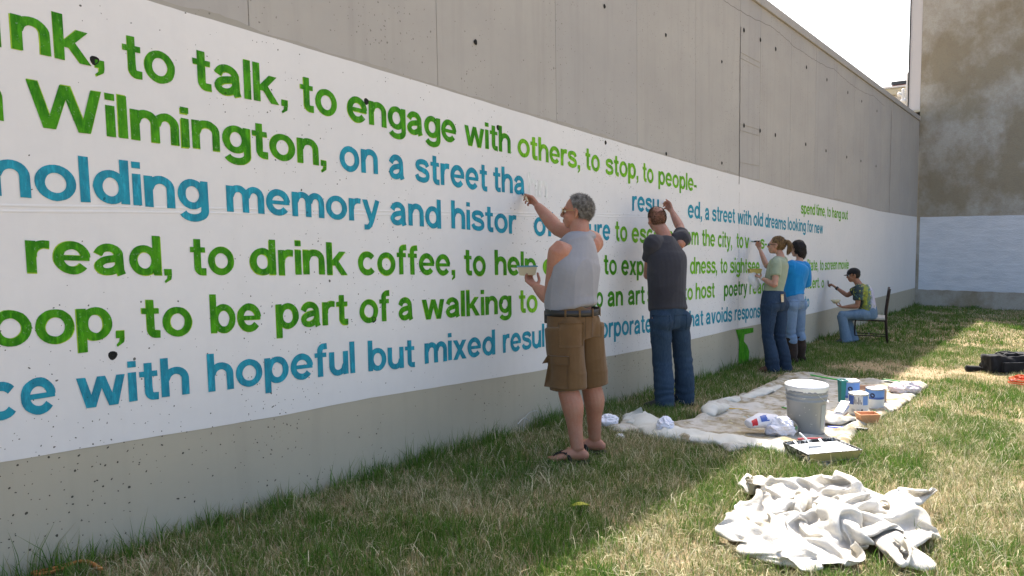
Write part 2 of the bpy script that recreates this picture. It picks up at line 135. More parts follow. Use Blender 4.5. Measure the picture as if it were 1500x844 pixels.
 -13,16,-10,-3,7,17,18,6,-10,22,8,-8,20,-4,-9,8,-22,3,10,-18,9,24,-9,0,23,-12,-6,21,-5,-16,19,-14,10,18,-15,22,20,-11,26,29,-6,6,20,-6,8,4,4,-5,-3,12,-9,0,14,5,0,12,12,3,16,-4,-10,25,-7,4,29,8,0,2,-35,1,-29,-24,13,-16,-9,27,0,6,32,14,3,28,18,4,23,9,17,20,-25,5,0,-3,25,-11,-5,12,10,6,6,14,5,-5,13,2,-5,10,4,-11,11,2,-18,13,6,-12,11,-3,15,7,3,9,2,-10,20,13,9,34,10,24,34,14,17,11,18,9,-4,15,5,3,14,6,9,22,2,-2,19,-10,-10,17,-4,-15,14,11,-20,-6,15,-29,-10,18,-29,-1,14,-23,-2,-3,-17,9,0,0,13,2,13,9,-10,11,21,-10,6,17,-12,14,17,-9,13,3,-13,12,-6,-12,-12,-16,-10,-30,-12,-22,-33,0,-25,-13,8,-22,-4,10,-24,0,19,-22,-1,22,-32,3,30,-29,2,16,-18,2,12,-9,8,-10,13,16,-26,31,-1,-21,24,13,
 -17,29,-8,-6,3,19,19,4,10,25,-2,4,26,-5,-9,24,-17,-5,20,-18,3,19,-17,8,21,-7,-10,15,-2,-19,14,-14,4,20,-9,14,19,-11,27,19,-5,15,16,-1,7,6,7,-2,-8,14,-8,-2,16,-3,0,14,6,7,13,6,-5,20,-8,3,7,-14,4,-13,-38,8,-18,-22,18,-15,-5,28,-7,3,34,6,12,30,17,7,21,23,7,21,-16,10,-15,2,24,-12,-2,12,9,7,6,12,5,-5,10,4,-12,7,-2,-18,10,0,-10,11,9,18,18,6,-1,3,-6,14,-2,-3,22,12,-3,39,27,12,37,22,21,19,20,13,5,17,-2,1,19,-1,-1,21,1,-6,22,2,-9,14,5,-17,-3,17,-30,-11,16,-39,-4,17,-38,5,12,-23,5,0,-11,11,-9,-2,12,-4,19,12,-12,22,27,-9,16,16,-12,18,13,-9,13,8,-11,-2,-8,-13,-15,-15,-15,-25,-15,-24,-19,-14,-18,-8,-5,-19,-2,0,-21,-5,16,-16,-8,31,-23,-10,36,-25,-2,30,-23,-2,13,-12,6,0,8,19,-21,20,7,-32,9,13,
 -12,31,-4,-5,1,21,16,-5,19,28,-8,6,28,-13,-4,27,-15,-4,25,-13,0,22,-15,0,21,-5,-3,13,-3,-18,9,-16,7,20,-7,12,25,-3,20,16,-3,15,12,0,9,11,7,0,-6,15,-4,-11,14,0,-5,16,-1,0,15,-4,5,7,-15,7,-8,-31,5,-9,-33,17,-16,-6,18,-13,4,25,-12,-5,35,0,2,26,18,10,22,21,-1,22,2,17,-19,2,20,-13,1,11,8,7,6,10,4,-10,10,8,-14,13,5,-13,16,2,6,14,5,16,13,5,12,8,-4,11,-7,-10,18,1,-4,34,15,17,37,31,15,29,29,11,7,23,4,-1,18,4,0,19,0,-6,21,1,-9,16,4,-19,0,14,-39,-7,16,-42,-4,17,-35,0,9,-22,9,-4,-8,15,-9,0,10,-13,15,16,-24,14,26,-3,24,13,-3,28,18,-11,9,5,-15,-5,-8,-17,-17,-12,-13,-25,-13,-19,-4,-8,-19,-2,-8,-16,5,-13,-19,-4,-8,-21,-18,19,-22,-15,38,-15,-7,38,-11,-7,21,-7,6,6,4,15,-19,5,20,-34,14,7,
 -7,25,-2,-3,-4,22,19,-7,18,30,-13,-1,30,-13,-1,26,-15,-2,21,-16,-5,21,-15,-5,22,-7,5,13,7,-2,10,-15,9,12,-12,19,28,2,17,19,3,11,14,3,6,13,5,4,7,9,-3,-6,11,-5,-12,17,-1,-12,16,-15,2,0,-30,12,-5,-30,8,-12,-25,23,-16,2,11,-19,10,21,-9,0,30,1,-12,26,15,2,24,19,6,23,11,6,-18,5,19,-11,3,11,9,10,8,10,6,-2,11,9,-12,18,8,-3,19,0,6,0,-6,9,4,2,15,7,-4,14,9,-7,15,11,0,19,-2,16,38,20,21,30,34,13,9,25,6,3,19,3,2,17,-1,-7,20,-1,-10,19,3,-14,3,-2,-40,-3,21,-38,0,20,-27,4,4,-16,13,-7,-6,10,-12,-3,15,-15,2,12,-23,10,25,-8,17,15,1,29,14,-13,7,7,-18,-2,-7,-18,-12,-7,-10,-21,-3,-15,0,-5,-17,5,-8,-16,5,-15,-19,-5,-18,-19,-17,-2,-17,-19,24,-18,-5,31,-4,0,25,5,-3,3,-5,9,-16,6,17,-16,16,19,
 -2,18,5,5,-8,22,24,-13,12,25,-14,3,26,-9,-13,24,-16,-7,21,-17,-6,23,-10,-1,20,-7,7,-2,3,14,13,-7,16,16,-6,17,30,3,10,21,8,15,15,7,7,13,7,1,11,4,4,11,3,-2,4,4,-17,-20,15,-20,-15,14,-21,4,-5,-32,12,-20,-18,11,-23,1,17,-15,7,20,-9,-7,25,2,-12,29,12,3,24,19,-2,24,16,6,-18,9,18,-9,6,10,13,9,5,8,8,4,11,11,7,17,8,3,13,2,-4,2,-4,7,3,-4,15,9,-5,11,11,-4,8,18,0,16,0,8,23,0,23,30,33,17,16,23,8,10,18,1,-2,15,-6,-9,20,2,-3,18,-3,-12,2,-17,-25,13,24,-31,4,23,-23,12,2,-14,9,-14,-7,7,-16,-5,16,-4,-4,9,-17,5,26,-8,1,20,-8,24,7,-20,5,11,-16,1,-1,-12,-7,-3,-10,-6,5,-15,2,1,-16,1,-13,-16,-3,-26,-12,-9,-23,-16,-20,0,-11,-19,17,-18,2,13,-5,4,15,8,5,15,-2,7,-14,10,10,4,19,20,
 9,13,14,12,-11,19,23,-16,11,24,-12,1,24,-7,-15,23,-14,-8,15,-18,1,17,-4,-5,17,-5,-8,10,-5,13,11,-1,16,15,-8,10,18,17,18,28,8,14,15,11,9,5,12,10,11,5,1,15,1,3,22,-5,-7,3,-3,-29,-21,12,-22,-16,8,-11,9,-29,-11,14,-21,-11,11,-9,-18,16,-7,-13,25,0,4,26,11,0,26,18,-9,17,20,12,-15,11,19,-8,7,12,13,7,2,12,9,-5,7,12,10,13,12,7,14,5,3,11,-3,9,11,-3,7,11,-8,5,10,-9,3,15,-6,9,-4,10,18,-13,20,28,25,19,25,22,8,12,14,-6,-4,17,0,-2,20,2,1,15,-9,-11,5,-26,-12,18,16,-26,12,21,-14,17,1,-14,14,-14,-9,6,-17,-8,13,5,-5,15,-8,-6,26,-10,-4,26,-20,13,9,-17,11,8,-13,-5,1,-10,-10,1,-13,-2,7,-12,5,0,-14,0,-22,-12,-7,-28,-23,-12,-27,-5,-19,15,-22,-16,11,-12,-3,13,-6,9,7,8,3,9,15,8,-3,14,20,16,3,20,
 16,2,22,23,-11,-3,19,-15,10,19,-8,10,22,-7,-9,18,-10,-2,15,-18,6,17,-3,-9,18,0,-15,15,-5,-12,9,-13,4,15,0,13,11,22,19,24,14,16,15,17,16,3,13,7,5,8,6,16,-1,-1,21,-2,5,22,-7,-10,2,-3,-26,-15,6,-24,-9,-2,-13,4,-21,-12,2,-10,-23,22,-11,-10,23,-4,8,22,7,-6,23,17,-3,9,20,18,-17,11,18,1,10,18,13,6,3,8,6,-20,15,4,-3,24,-2,6,17,-7,6,8,-8,11,7,10,-7,9,7,5,11,-3,6,14,-7,7,-10,13,20,-18,18,28,15,18,30,17,7,16,15,-5,-3,18,3,3,17,-4,-6,9,-22,0,10,-20,-8,29,2,-14,21,10,-5,13,0,-13,18,-5,-10,10,-13,-9,16,3,-9,18,-8,-8,30,-2,-4,31,-20,2,16,-19,5,8,-11,3,0,-13,-6,0,-9,-9,0,-9,-10,-11,-13,-5,-27,-17,-11,-34,-12,6,-1,-25,-32,11,-17,-15,17,-7,2,11,-11,4,9,7,11,3,12,19,3,19,16,4,22,11,
 15,-10,15,26,4,-4,22,-11,2,18,-13,8,19,-6,4,17,-7,2,15,-16,5,20,-8,-10,18,-3,-15,14,-3,-15,10,3,-11,19,-3,6,6,23,21,12,19,15,14,13,2,6,10,7,14,7,5,11,8,8,15,-5,-3,14,4,10,18,-6,-10,-2,-1,-20,-19,3,-15,-5,-7,-28,2,-11,-19,21,-16,-4,22,-6,-1,17,3,-11,22,13,-2,-3,14,25,2,15,21,-3,13,13,17,-1,1,11,4,-24,10,-17,-9,24,-21,7,16,-14,12,13,-1,0,9,7,4,1,8,7,8,9,-13,13,15,0,-4,14,19,-19,19,27,2,19,33,12,8,19,15,4,5,16,-8,-7,7,-19,2,13,-16,0,19,-10,-2,24,-1,6,24,-8,1,23,-5,-8,20,5,-11,14,-10,-12,19,-4,-10,26,-2,-7,34,-4,-2,31,-17,-2,19,-4,-19,3,-8,-13,-4,-12,-4,-14,-7,4,-4,-10,-7,-17,-19,-11,-35,-20,8,-26,-22,-26,17,-21,-25,27,-9,3,16,-7,-3,10,-10,6,9,-9,16,7,7,19,6,19,14,7,24,6,
 13,5,21,22,0,-2,17,-13,2,23,-2,0,20,-4,0,20,-12,4,19,-11,-2,19,-5,-12,17,-1,-14,11,1,-13,11,-1,-13,13,9,-5,5,21,22,15,18,10,17,9,4,7,11,12,12,3,0,14,-1,0,7,7,10,15,-1,-3,16,3,6,6,-5,-16,-23,4,-18,-13,-5,-25,8,-11,-15,21,-13,-1,15,-4,-12,16,0,-8,19,10,-1,3,11,23,2,14,21,11,8,12,12,-4,-11,10,-6,-26,14,-32,-6,16,-31,15,19,-13,10,13,-3,6,-4,9,10,5,7,6,10,10,-9,12,17,-14,2,22,-2,-13,25,20,-1,14,35,0,15,20,8,12,11,9,-14,1,11,-16,-5,14,-12,3,18,-8,3,24,2,6,26,2,6,23,-8,8,23,-10,-3,21,-8,-11,21,-6,-9,30,-2,-6,38,2,-7,28,-3,-26,20,-4,-25,4,-8,-16,-10,-10,-1,-18,-8,15,-18,-16,-6,-29,-25,-7,-33,-27,-6,-4,-16,-32,32,-12,-6,24,-13,4,10,-10,9,9,-9,7,19,-8,5,15,-5,15,12,11,19,11,21,12,
 18,22,8,9,-12,15,22,-2,-7,25,-8,-6,23,-11,-6,21,-10,-5,10,-8,-13,15,-3,-15,16,-2,-7,10,3,-12,8,0,-12,20,12,12,21,14,13,1,27,7,11,8,11,13,6,7,10,3,13,8,3,-11,13,-4,-6,12,11,9,20,2,3,5,-5,-18,-23,3,-17,-7,-8,-20,5,-15,-2,15,-6,2,16,1,-13,15,-6,-1,13,8,-6,16,9,9,6,9,18,12,5,9,12,-8,-11,12,-17,-24,13,-36,-4,17,-27,11,14,-14,9,1,-5,11,1,5,10,5,8,7,6,6,3,8,11,-11,9,19,-19,3,31,0,-7,27,25,0,11,29,3,13,17,13,9,9,1,-15,-6,10,-13,2,15,-9,6,20,4,17,23,-1,11,26,-4,6,27,-8,-5,25,-7,-7,19,-13,-4,31,7,-9,34,4,-22,20,-8,-31,22,0,-26,8,-4,-15,-7,-9,6,-22,-13,12,-30,-21,2,-34,-28,-13,-23,-30,-18,23,-8,-17,25,-13,6,17,-16,9,15,-12,7,14,-10,8,19,-6,1,22,-6,4,22,4,17,16,16,19,
 0,18,7,20,-5,7,21,-15,2,29,-12,-9,23,-10,-19,7,-14,-18,7,-9,-17,13,-10,-12,14,-11,-6,10,11,-9,20,15,2,27,10,7,22,18,16,2,27,15,-2,8,17,4,5,10,12,7,8,11,3,-12,9,-4,-18,21,7,1,21,7,8,6,-4,-20,-20,2,-15,0,-13,-14,0,-14,10,9,-8,6,16,2,-6,13,0,-2,14,4,-4,14,10,-3,14,4,6,12,-1,4,13,-14,-5,14,-25,-20,13,-28,2,15,-21,9,9,-9,7,3,-6,2,2,-3,6,0,-1,13,10,1,4,6,3,7,5,14,-6,9,27,-16,4,34,-6,-5,30,21,-1,11,25,5,15,11,12,-8,6,-1,-15,-6,16,-6,8,17,4,17,22,1,13,26,-1,7,27,-8,-7,24,-6,-8,12,-17,-9,25,16,4,29,-1,-25,14,-14,-28,24,6,-25,12,1,-15,-3,-9,0,-17,-22,0,-35,-19,8,-38,-27,1,-4,-26,-30,31,-11,10,23,-16,7,20,-15,4,19,-14,-1,17,-10,3,13,-10,12,21,0,6,30,5,3,25,10,16,
 12,7,-4,17,-5,6,25,-14,-1,29,-10,-10,4,-20,-27,-4,-21,-24,6,-19,-10,13,-12,-11,16,3,-6,19,12,-1,25,16,-1,25,21,8,27,20,18,12,22,22,-11,14,14,-7,5,8,8,8,11,10,2,-12,16,0,-18,24,3,-10,23,8,12,14,-2,-11,-11,-1,-17,3,-15,-7,2,-14,14,3,-16,14,13,-4,1,10,11,-5,10,10,-3,13,6,-5,14,4,-6,13,-3,-6,12,-17,-9,17,-27,-13,12,-24,5,11,-19,9,9,-5,5,2,-5,8,7,-6,-5,2,-14,7,19,-3,5,8,-3,8,-1,1,13,-5,23,0,6,38,-19,13,36,-9,-3,17,26,-8,22,7,11,7,11,4,-14,-1,13,-5,9,17,-4,10,20,1,13,22,5,10,23,-6,-3,19,-11,-12,15,-9,-11,14,18,10,23,0,-21,10,-17,-23,22,1,-24,13,-1,-17,6,-3,-10,-14,-18,-4,-27,-21,12,-40,-22,2,20,-26,-27,29,-14,23,26,-18,6,25,-18,-4,20,-17,-6,15,-11,4,10,-6,15,16,2,14,27,6,3,31,7,3,
 13,11,-6,21,-10,5,27,-9,4,2,-21,-25,-11,-26,-28,-2,-29,-15,9,-15,-17,16,-2,-8,18,7,-4,23,8,7,20,22,-2,32,18,6,29,23,15,16,24,23,-8,15,18,-13,3,11,6,12,6,16,4,-10,15,-1,-18,22,2,-6,22,4,-1,19,4,0,7,-3,-8,3,-16,0,1,-16,16,3,-16,14,9,-13,6,9,-1,-5,8,10,-6,8,8,-10,12,8,-7,11,5,-13,9,-9,-16,14,-24,-14,14,-21,7,11,-19,11,14,-13,8,5,-8,11,1,-11,-7,11,-22,1,29,-1,3,14,3,4,0,-6,16,-15,10,15,-14,40,-3,20,38,-25,13,29,-5,-12,17,18,-3,16,2,9,1,9,11,-4,12,19,-8,6,20,-6,9,17,7,9,17,-3,5,18,-11,-10,11,-1,-16,11,15,8,16,-1,-19,7,-15,-17,21,0,-18,9,-12,-18,7,4,-13,-9,-12,-6,-16,-18,20,-32,-22,-12,28,-27,-20,33,-18,22,25,-28,-1,29,-22,-6,25,-15,-2,18,-8,9,5,-1,15,15,4,11,22,6,15,28,4,2,
 23,12,-3,22,-8,9,-5,-22,-11,-14,-28,-27,-9,-32,-19,1,-25,-20,14,-5,-14,20,8,0,20,4,-9,26,-2,-1,23,16,6,21,27,6,29,23,18,19,23,19,-2,15,19,-3,9,8,4,12,-1,15,8,-7,19,1,-8,16,-2,-5,17,5,0,16,1,4,16,-2,4,11,-12,2,2,-17,12,4,-15,12,5,-15,10,10,-9,-5,-1,4,-12,13,6,-9,13,4,-10,9,7,-16,8,2,-16,5,-13,-19,14,-18,4,17,-21,14,19,-23,6,6,-17,15,0,-19,4,16,-18,-4,33,-3,-1,22,6,4,-1,1,17,-23,5,18,-21,38,4,15,34,-27,22,27,-26,0,23,18,-14,17,-7,3,12,10,8,-9,13,15,-7,11,22,-2,7,22,10,8,16,6,11,17,-4,-5,-4,-6,-16,14,9,-3,10,-4,-17,5,-12,-13,22,5,-10,11,-9,-13,1,-4,-13,-9,-14,-9,-8,-12,19,-21,-20,-18,30,-29,-17,37,-25,15,25,-34,3,30,-22,-14,31,-17,1,25,-8,13,2,11,15,11,7,17,23,0,11,23,2,14,
 19,16,2,-1,-22,-6,-25,-26,-9,-13,-34,-19,-4,-28,-24,8,-18,-22,17,0,-3,23,4,8,21,4,-8,24,1,-6,24,9,-8,27,18,7,18,31,19,17,25,20,12,14,13,2,12,4,5,13,-7,15,11,-7,19,7,3,9,0,6,12,0,8,13,-5,7,15,-4,5,16,-6,3,9,-14,6,5,-14,11,4,-14,9,11,-11,-2,-8,3,-13,12,4,-15,19,0,-9,14,0,-12,6,0,-17,0,-2,-22,12,-13,-4,16,-26,9,21,-29,10,9,-24,14,6,-10,18,21,-21,3,30,-2,0,14,11,1,-3,9,12,-24,7,23,-10,28,-3,13,34,-29,23,17,-24,3,27,-4,-13,13,-6,3,11,14,3,-1,11,4,-6,10,19,9,16,25,12,13,20,10,6,16,-3,-7,-7,-8,-13,7,-4,-14,10,-2,-13,3,-15,-13,21,1,-2,10,0,-4,-3,-11,-5,-1,-6,-15,-9,-8,11,-12,-19,-19,29,-27,-13,34,-29,16,32,-32,5,29,-28,-8,34,-19,-7,32,-7,5,4,14,15,5,14,22,23,-5,14,26,-2,6,
 5,12,-7,-9,-24,-8,-27,-25,-7,-18,-35,-15,-4,-28,-24,10,-17,-24,21,-3,-6,22,5,12,25,4,4,23,-4,-3,17,14,-16,33,11,-4,25,25,15,11,29,21,9,18,12,11,8,2,16,7,0,18,9,-2,16,9,2,7,10,-5,7,6,7,9,0,13,11,-1,11,11,-6,10,11,-13,8,8,-15,8,7,-14,8,10,-13,2,0,0,-16,8,3,-18,13,1,-15,18,-3,-8,8,-5,-15,1,-4,-19,7,-11,-1,17,-25,0,15,-32,2,13,-27,12,9,-2,18,12,-14,17,23,2,1,9,8,3,-5,7,14,3,13,10,7,32,-6,7,32,-22,17,16,-22,2,17,-21,-15,16,-1,-7,6,9,12,-7,10,8,-3,15,16,9,18,16,19,16,18,10,1,17,-2,-5,-3,-10,-14,-5,-8,-14,11,3,-7,7,-12,-8,12,-9,2,7,-3,-11,-4,-6,-7,10,-1,-3,-8,-9,-2,-5,-19,-17,27,-25,-8,30,-27,12,32,-29,3,30,-27,0,32,-22,-4,37,-12,-5,14,8,20,3,19,20,19,-1,19,27,-5,5,
 -11,16,-14,12,-19,2,-25,-25,-10,-19,-35,-10,-7,-30,-16,2,-16,-24,18,-9,-16,23,-4,0,26,2,2,23,8,8,25,10,0,22,15,-12,25,20,13,20,21,11,9,16,11,11,10,2,17,4,-1,20,3,1,21,6,3,12,15,-12,16,8,2,9,2,4,-3,-9,3,12,6,10,10,-2,14,7,-8,17,7,-10,16,4,-18,2,13,-12,0,6,-7,-17,7,10,-17,6,3,-20,5,-9,-19,10,-10,-12,10,-13,7,11,-20,8,15,-22,0,8,-27,-5,12,-11,9,3,-4,28,9,-5,15,9,10,7,8,16,5,23,22,-5,20,34,-5,6,34,-19,12,20,-25,-5,19,-15,-14,14,5,2,-2,17,-3,-8,13,0,-7,15,13,2,5,20,0,4,18,-2,4,7,11,-5,7,0,-16,-8,-8,-12,12,-3,-5,17,-3,8,5,-7,-9,-10,-4,-11,10,-2,-4,3,-5,-10,4,-14,-12,11,-21,-5,21,-24,2,23,-24,5,28,-23,4,29,-21,7,27,-24,-2,31,-19,-7,27,4,15,12,2,23,20,8,12,21,7,13,
 4,8,-22,-7,-18,13,11,-23,-2,-17,-24,-5,-11,-25,-2,-5,-13,-27,11,-10,-21,22,-6,-6,27,2,-5,28,7,0,24,11,8,26,9,-5,21,10,2,11,17,11,11,12,7,13,10,3,14,10,3,15,6,7,21,-3,-10,28,8,-11,20,6,-1,8,-18,3,-7,-10,3,-9,-1,10,5,6,6,18,9,7,13,2,20,11,-2,22,9,-16,8,9,-15,-10,7,-4,-17,7,7,-17,5,-4,-22,8,-6,-12,8,-14,2,7,-16,3,12,-14,-3,12,-22,2,9,-21,2,8,-6,27,3,0,19,10,14,10,20,21,-4,24,28,-10,20,39,-7,3,41,-11,5,26,-18,-16,15,6,-10,8,14,-5,-3,9,13,-9,3,6,-14,10,8,-8,12,15,-2,3,9,-3,-9,5,-4,-15,8,5,-12,11,-1,-8,12,-4,-2,11,-4,2,5,-7,-11,-1,1,-9,7,-2,-10,18,-16,-5,12,-20,1,11,-21,-3,13,-21,-3,12,-23,0,19,-16,14,24,-20,11,31,-20,-9,33,-24,-13,19,4,19,21,1,19,21,-13,11,19,19,8,
 -5,9,-20,-8,-16,15,12,-21,6,12,-18,7,-10,-20,10,-5,-17,-16,2,-7,-24,15,-4,-19,26,4,-8,30,7,-1,28,9,0,21,6,-2,18,2,-1,15,3,4,13,6,7,12,9,7,11,11,2,5,18,5,23,5,0,27,8,-17,22,-10,-10,-9,-14,15,-5,-16,-7,-3,-10,5,0,-1,13,17,8,7,16,10,15,18,2,23,22,1,20,7,-20,-1,8,-10,-12,6,4,-20,5,2,-21,5,-3,-11,6,-14,4,7,-6,-9,7,-12,-12,12,-21,-1,16,-24,7,5,-8,29,9,-4,20,20,9,6,25,28,-7,22,35,-12,14,49,-10,-1,48,-7,-18,26,7,-15,17,3,-9,6,8,6,-6,8,2,-13,9,10,-16,6,13,-10,4,11,-9,-3,10,-4,-6,14,-3,-6,15,-3,-5,11,-8,-5,10,1,-8,10,0,-9,5,-5,-5,6,-9,-1,13,-9,-12,20,-12,-11,14,-20,-4,11,-20,-3,11,-19,4,7,-22,-3,10,-20,3,23,-11,13,29,-16,-3,34,-27,-15,22,0,17,19,6,23,20,-18,3,23,15,8,
 -4,-1,-21,-4,-15,16,12,-9,14,14,-11,15,10,-18,11,0,-23,-1,0,-20,-11,10,-10,-15,25,5,-8,28,11,-2,23,14,-3,14,11,-8,13,6,-12,16,4,-7,16,3,-1,12,7,3,10,9,6,11,15,7,20,11,11,29,2,-10,24,-6,-17,-6,-20,4,-12,-14,-7,-5,-18,4,0,-8,14,9,6,17,22,12,8,13,3,28,33,4,14,4,-14,22,14,-9,-9,6,0,-22,5,4,-23,6,2,-15,6,-9,2,7,-7,-5,1,-5,-19,10,-20,-12,17,-27,10,7,-15,31,10,-1,20,25,1,3,26,33,0,17,45,-7,3,51,-9,-9,51,-6,-15,31,-3,-7,11,10,-10,8,3,2,-9,8,10,-15,5,7,-16,-1,11,-13,1,15,-10,5,15,-10,6,17,-9,-1,17,-7,-3,14,-8,-5,10,-7,-7,9,-6,-9,9,-2,-10,4,-6,-9,5,-13,-9,18,-8,-10,19,-7,-10,14,-21,0,13,-21,-2,6,-18,6,10,-19,-4,18,-14,1,27,-14,5,33,-22,-8,25,-11,11,19,8,14,22,-11,2,28,12,9,
 11,-4,-11,-8,-15,8,1,-11,13,13,-10,12,18,-6,7,14,-11,10,2,-20,5,7,-18,-3,20,5,1,20,18,-6,19,15,-3,14,8,-13,14,5,-17,18,7,-11,18,4,-1,16,4,-4,14,3,2,15,9,6,14,15,11,21,0,9,21,-7,-12,7,-19,-8,-5,-16,-5,-8,-18,1,-5,-8,7,6,0,17,21,7,9,16,11,23,29,-7,21,10,6,28,15,-6,1,8,-3,-18,6,-3,-22,8,4,-17,8,-3,-2,7,-10,-6,-1,-3,-20,-1,-9,-24,16,-30,13,12,-29,20,11,1,20,24,7,1,28,34,5,12,49,2,-9,53,-7,-13,47,-3,-7,34,-7,-7,10,10,-5,-1,4,-4,-8,4,6,-15,6,12,-11,7,10,-13,-5,14,-13,0,21,-14,4,25,-12,0,23,-10,0,20,-4,-3,15,-9,-1,9,-10,-3,3,-11,-10,0,-4,-15,-1,-9,-10,5,-13,-10,20,1,-5,21,-12,-13,14,-25,3,10,-19,1,11,-15,3,15,-12,-10,24,-17,4,31,-15,0,26,-15,1,24,0,4,27,-3,4,32,8,9,
 8,-9,8,1,-6,-5,-3,-13,0,5,-15,8,16,-6,9,19,4,9,4,-13,4,10,-10,5,5,10,17,17,15,-4,20,9,-4,20,3,-8,15,4,-21,21,3,-9,15,10,-4,15,5,-2,16,5,-1,21,5,-3,20,7,9,13,5,17,15,-13,0,10,-18,-5,4,-16,-8,-7,-16,-7,-5,-9,0,4,-5,14,17,8,9,20,12,24,27,-14,24,11,18,23,13,0,11,11,-6,-9,9,-4,-16,8,3,-14,12,1,-9,5,-5,-12,-8,-8,-16,-1,0,-27,13,-28,-1,16,-32,10,14,-5,21,22,14,5,25,34,4,10,49,4,-12,50,0,-17,37,3,-8,30,-2,-3,13,5,-7,-9,7,-2,-6,4,6,-11,-4,10,-11,8,13,-15,0,15,-16,-8,21,-20,-4,30,-16,-2,31,-10,-3,28,4,-2,22,-1,1,11,-8,9,-2,-16,1,-9,-14,-16,-9,-11,-8,-1,-13,-7,14,1,-9,26,0,-10,15,-27,-5,12,-17,0,15,-9,5,14,-14,-4,23,-14,1,26,-14,-4,26,-12,-3,29,-7,-1,29,-1,-1,32,-2,5,
 -3,-4,18,8,-6,-8,3,-10,-10,7,-8,-5,11,-14,0,17,-2,8,14,0,8,6,7,12,-9,12,15,15,11,6,22,3,-2,24,3,-11,25,-3,-13,21,-2,-5,8,17,-6,12,8,1,18,7,-2,23,8,-11,25,2,-3,15,5,17,15,-15,5,9,-17,-1,-2,-14,-12,0,-17,-10,0,-13,4,8,-8,12,15,10,11,23,3,24,24,-4,25,4,21,13,8,-7,7,11,0,0,8,5,-3,11,4,-9,5,-3,-12,-1,0,-14,0,-3,-15,12,-8,-15,6,-16,-21,19,-25,6,18,-6,8,20,12,9,19,29,6,2,42,3,-13,42,-1,-11,29,10,-13,24,11,1,16,5,-17,-3,0,-3,-12,3,8,-11,1,16,-12,0,19,-16,2,21,-19,-2,24,-20,-9,28,-16,-12,32,-14,-8,30,-4,3,24,2,1,13,-2,7,-4,-11,15,-10,-14,-5,-8,-13,-15,-4,-12,-5,10,-6,-11,25,0,-6,15,-23,-6,10,-5,-17,13,-12,5,18,-10,4,23,-11,-2,24,-12,-6,25,-9,3,28,-6,0,29,-3,-1,30,-7,-4,
 13,3,4,0,-10,4,7,-9,-11,10,-5,-14,9,-7,-11,17,-12,3,5,6,10,-4,18,11,5,13,11,9,13,14,23,-4,-2,28,2,1,27,-7,-10,16,0,-8,12,13,5,14,5,1,19,4,-7,24,16,-12,25,11,-15,22,-1,9,13,-17,-1,9,-13,4,-6,-13,-10,2,-18,3,5,-15,-2,12,-14,3,19,5,16,22,4,23,21,3,22,-14,10,2,10,1,4,10,5,1,2,10,3,2,10,0,10,1,-5,10,-2,-11,11,-2,-13,10,-9,-14,7,-9,-17,11,-15,-11,22,-6,1,20,5,9,15,20,9,-1,33,9,-11,34,4,-13,27,3,-10,20,16,-6,14,13,-22,0,-2,-7,-12,-3,12,-9,10,25,-14,-9,23,-22,-6,29,-17,6,27,-20,-3,26,-14,-16,27,-10,-18,26,-14,-2,23,-4,9,15,0,12,0,-2,15,-11,-17,6,-4,-11,-13,1,-6,-12,9,-8,-9,19,-10,-1,8,-7,-19,13,-7,-10,12,-7,-7,20,-7,1,22,-8,0,25,-10,-2,25,-7,8,27,-6,-5,29,-5,3,28,-6,-6,
 11,15,8,6,-13,-1,4,-9,-11,1,-4,-14,15,-7,-11,17,-14,-4,1,6,8,-10,22,9,1,16,14,12,14,10,22,-7,-6,29,2,9,28,-5,-3,15,1,-5,13,1,16,17,3,-1,24,2,-12,31,16,-12,25,19,-15,23,-1,-11,8,-11,12,8,-14,-8,2,-18,7,-3,-12,3,5,-14,-11,13,-16,6,24,-10,6,22,4,17,12,11,18,-9,10,4,-3,11,2,11,7,1,5,6,0,-6,12,3,7,8,-1,10,-2,-11,8,-5,-13,10,-9,-14,14,-5,-9,17,-8,-9,22,-6,-1,22,-2,7,16,7,9,0,22,10,-9,26,6,-10,25,5,-10,25,8,-11,11,25,-27,4,4,-15,-6,-1,16,-11,8,28,-17,-13,24,-23,-17,31,-24,5,31,-15,-1,28,-8,-8,24,-10,-13,25,-11,-12,22,-13,4,14,1,17,2,-3,14,-10,-17,12,0,-10,-2,5,-3,-15,7,-2,-12,10,-7,-9,12,-7,-11,10,1,-11,16,-2,-4,20,-2,-3,23,-7,-3,24,-9,4,25,-7,0,28,-8,-5,28,-8,2,27,-10,-3,
 22,20,3,3,-10,-10,-8,-5,-14,-4,-5,-14,17,-11,-5,20,-16,-1,3,-9,14,-6,18,6,-6,26,1,10,17,8,22,-8,2,29,-3,-2,29,1,4,23,1,6,10,-4,20,18,-8,-1,32,1,-11,35,17,-18,26,23,-13,17,9,-13,7,-13,14,-4,-16,3,13,-13,-1,2,-18,-3,-7,-18,2,9,-4,-7,24,-7,-9,23,0,10,15,10,15,-1,11,10,-11,9,-1,5,9,1,5,9,-1,-6,12,2,8,14,4,18,1,-2,11,-10,3,1,-18,0,16,-5,-10,17,1,-15,18,-2,-9,22,-5,5,23,-3,-3,8,6,9,-5,20,6,-11,17,11,-11,26,2,-16,19,20,-26,3,14,-16,3,5,12,-6,7,23,-18,-9,23,-24,-21,28,-28,-5,30,-16,-3,30,-1,-6,28,-3,-2,25,-16,-5,22,-11,-9,17,-8,13,2,-1,19,-10,-12,19,1,-12,-1,4,-9,-12,6,0,-11,7,3,-10,11,2,-7,17,3,-4,21,5,0,19,4,-5,21,0,-11,24,-7,-9,26,-9,-5,29,-10,-1,27,-12,0,26,-15,0,
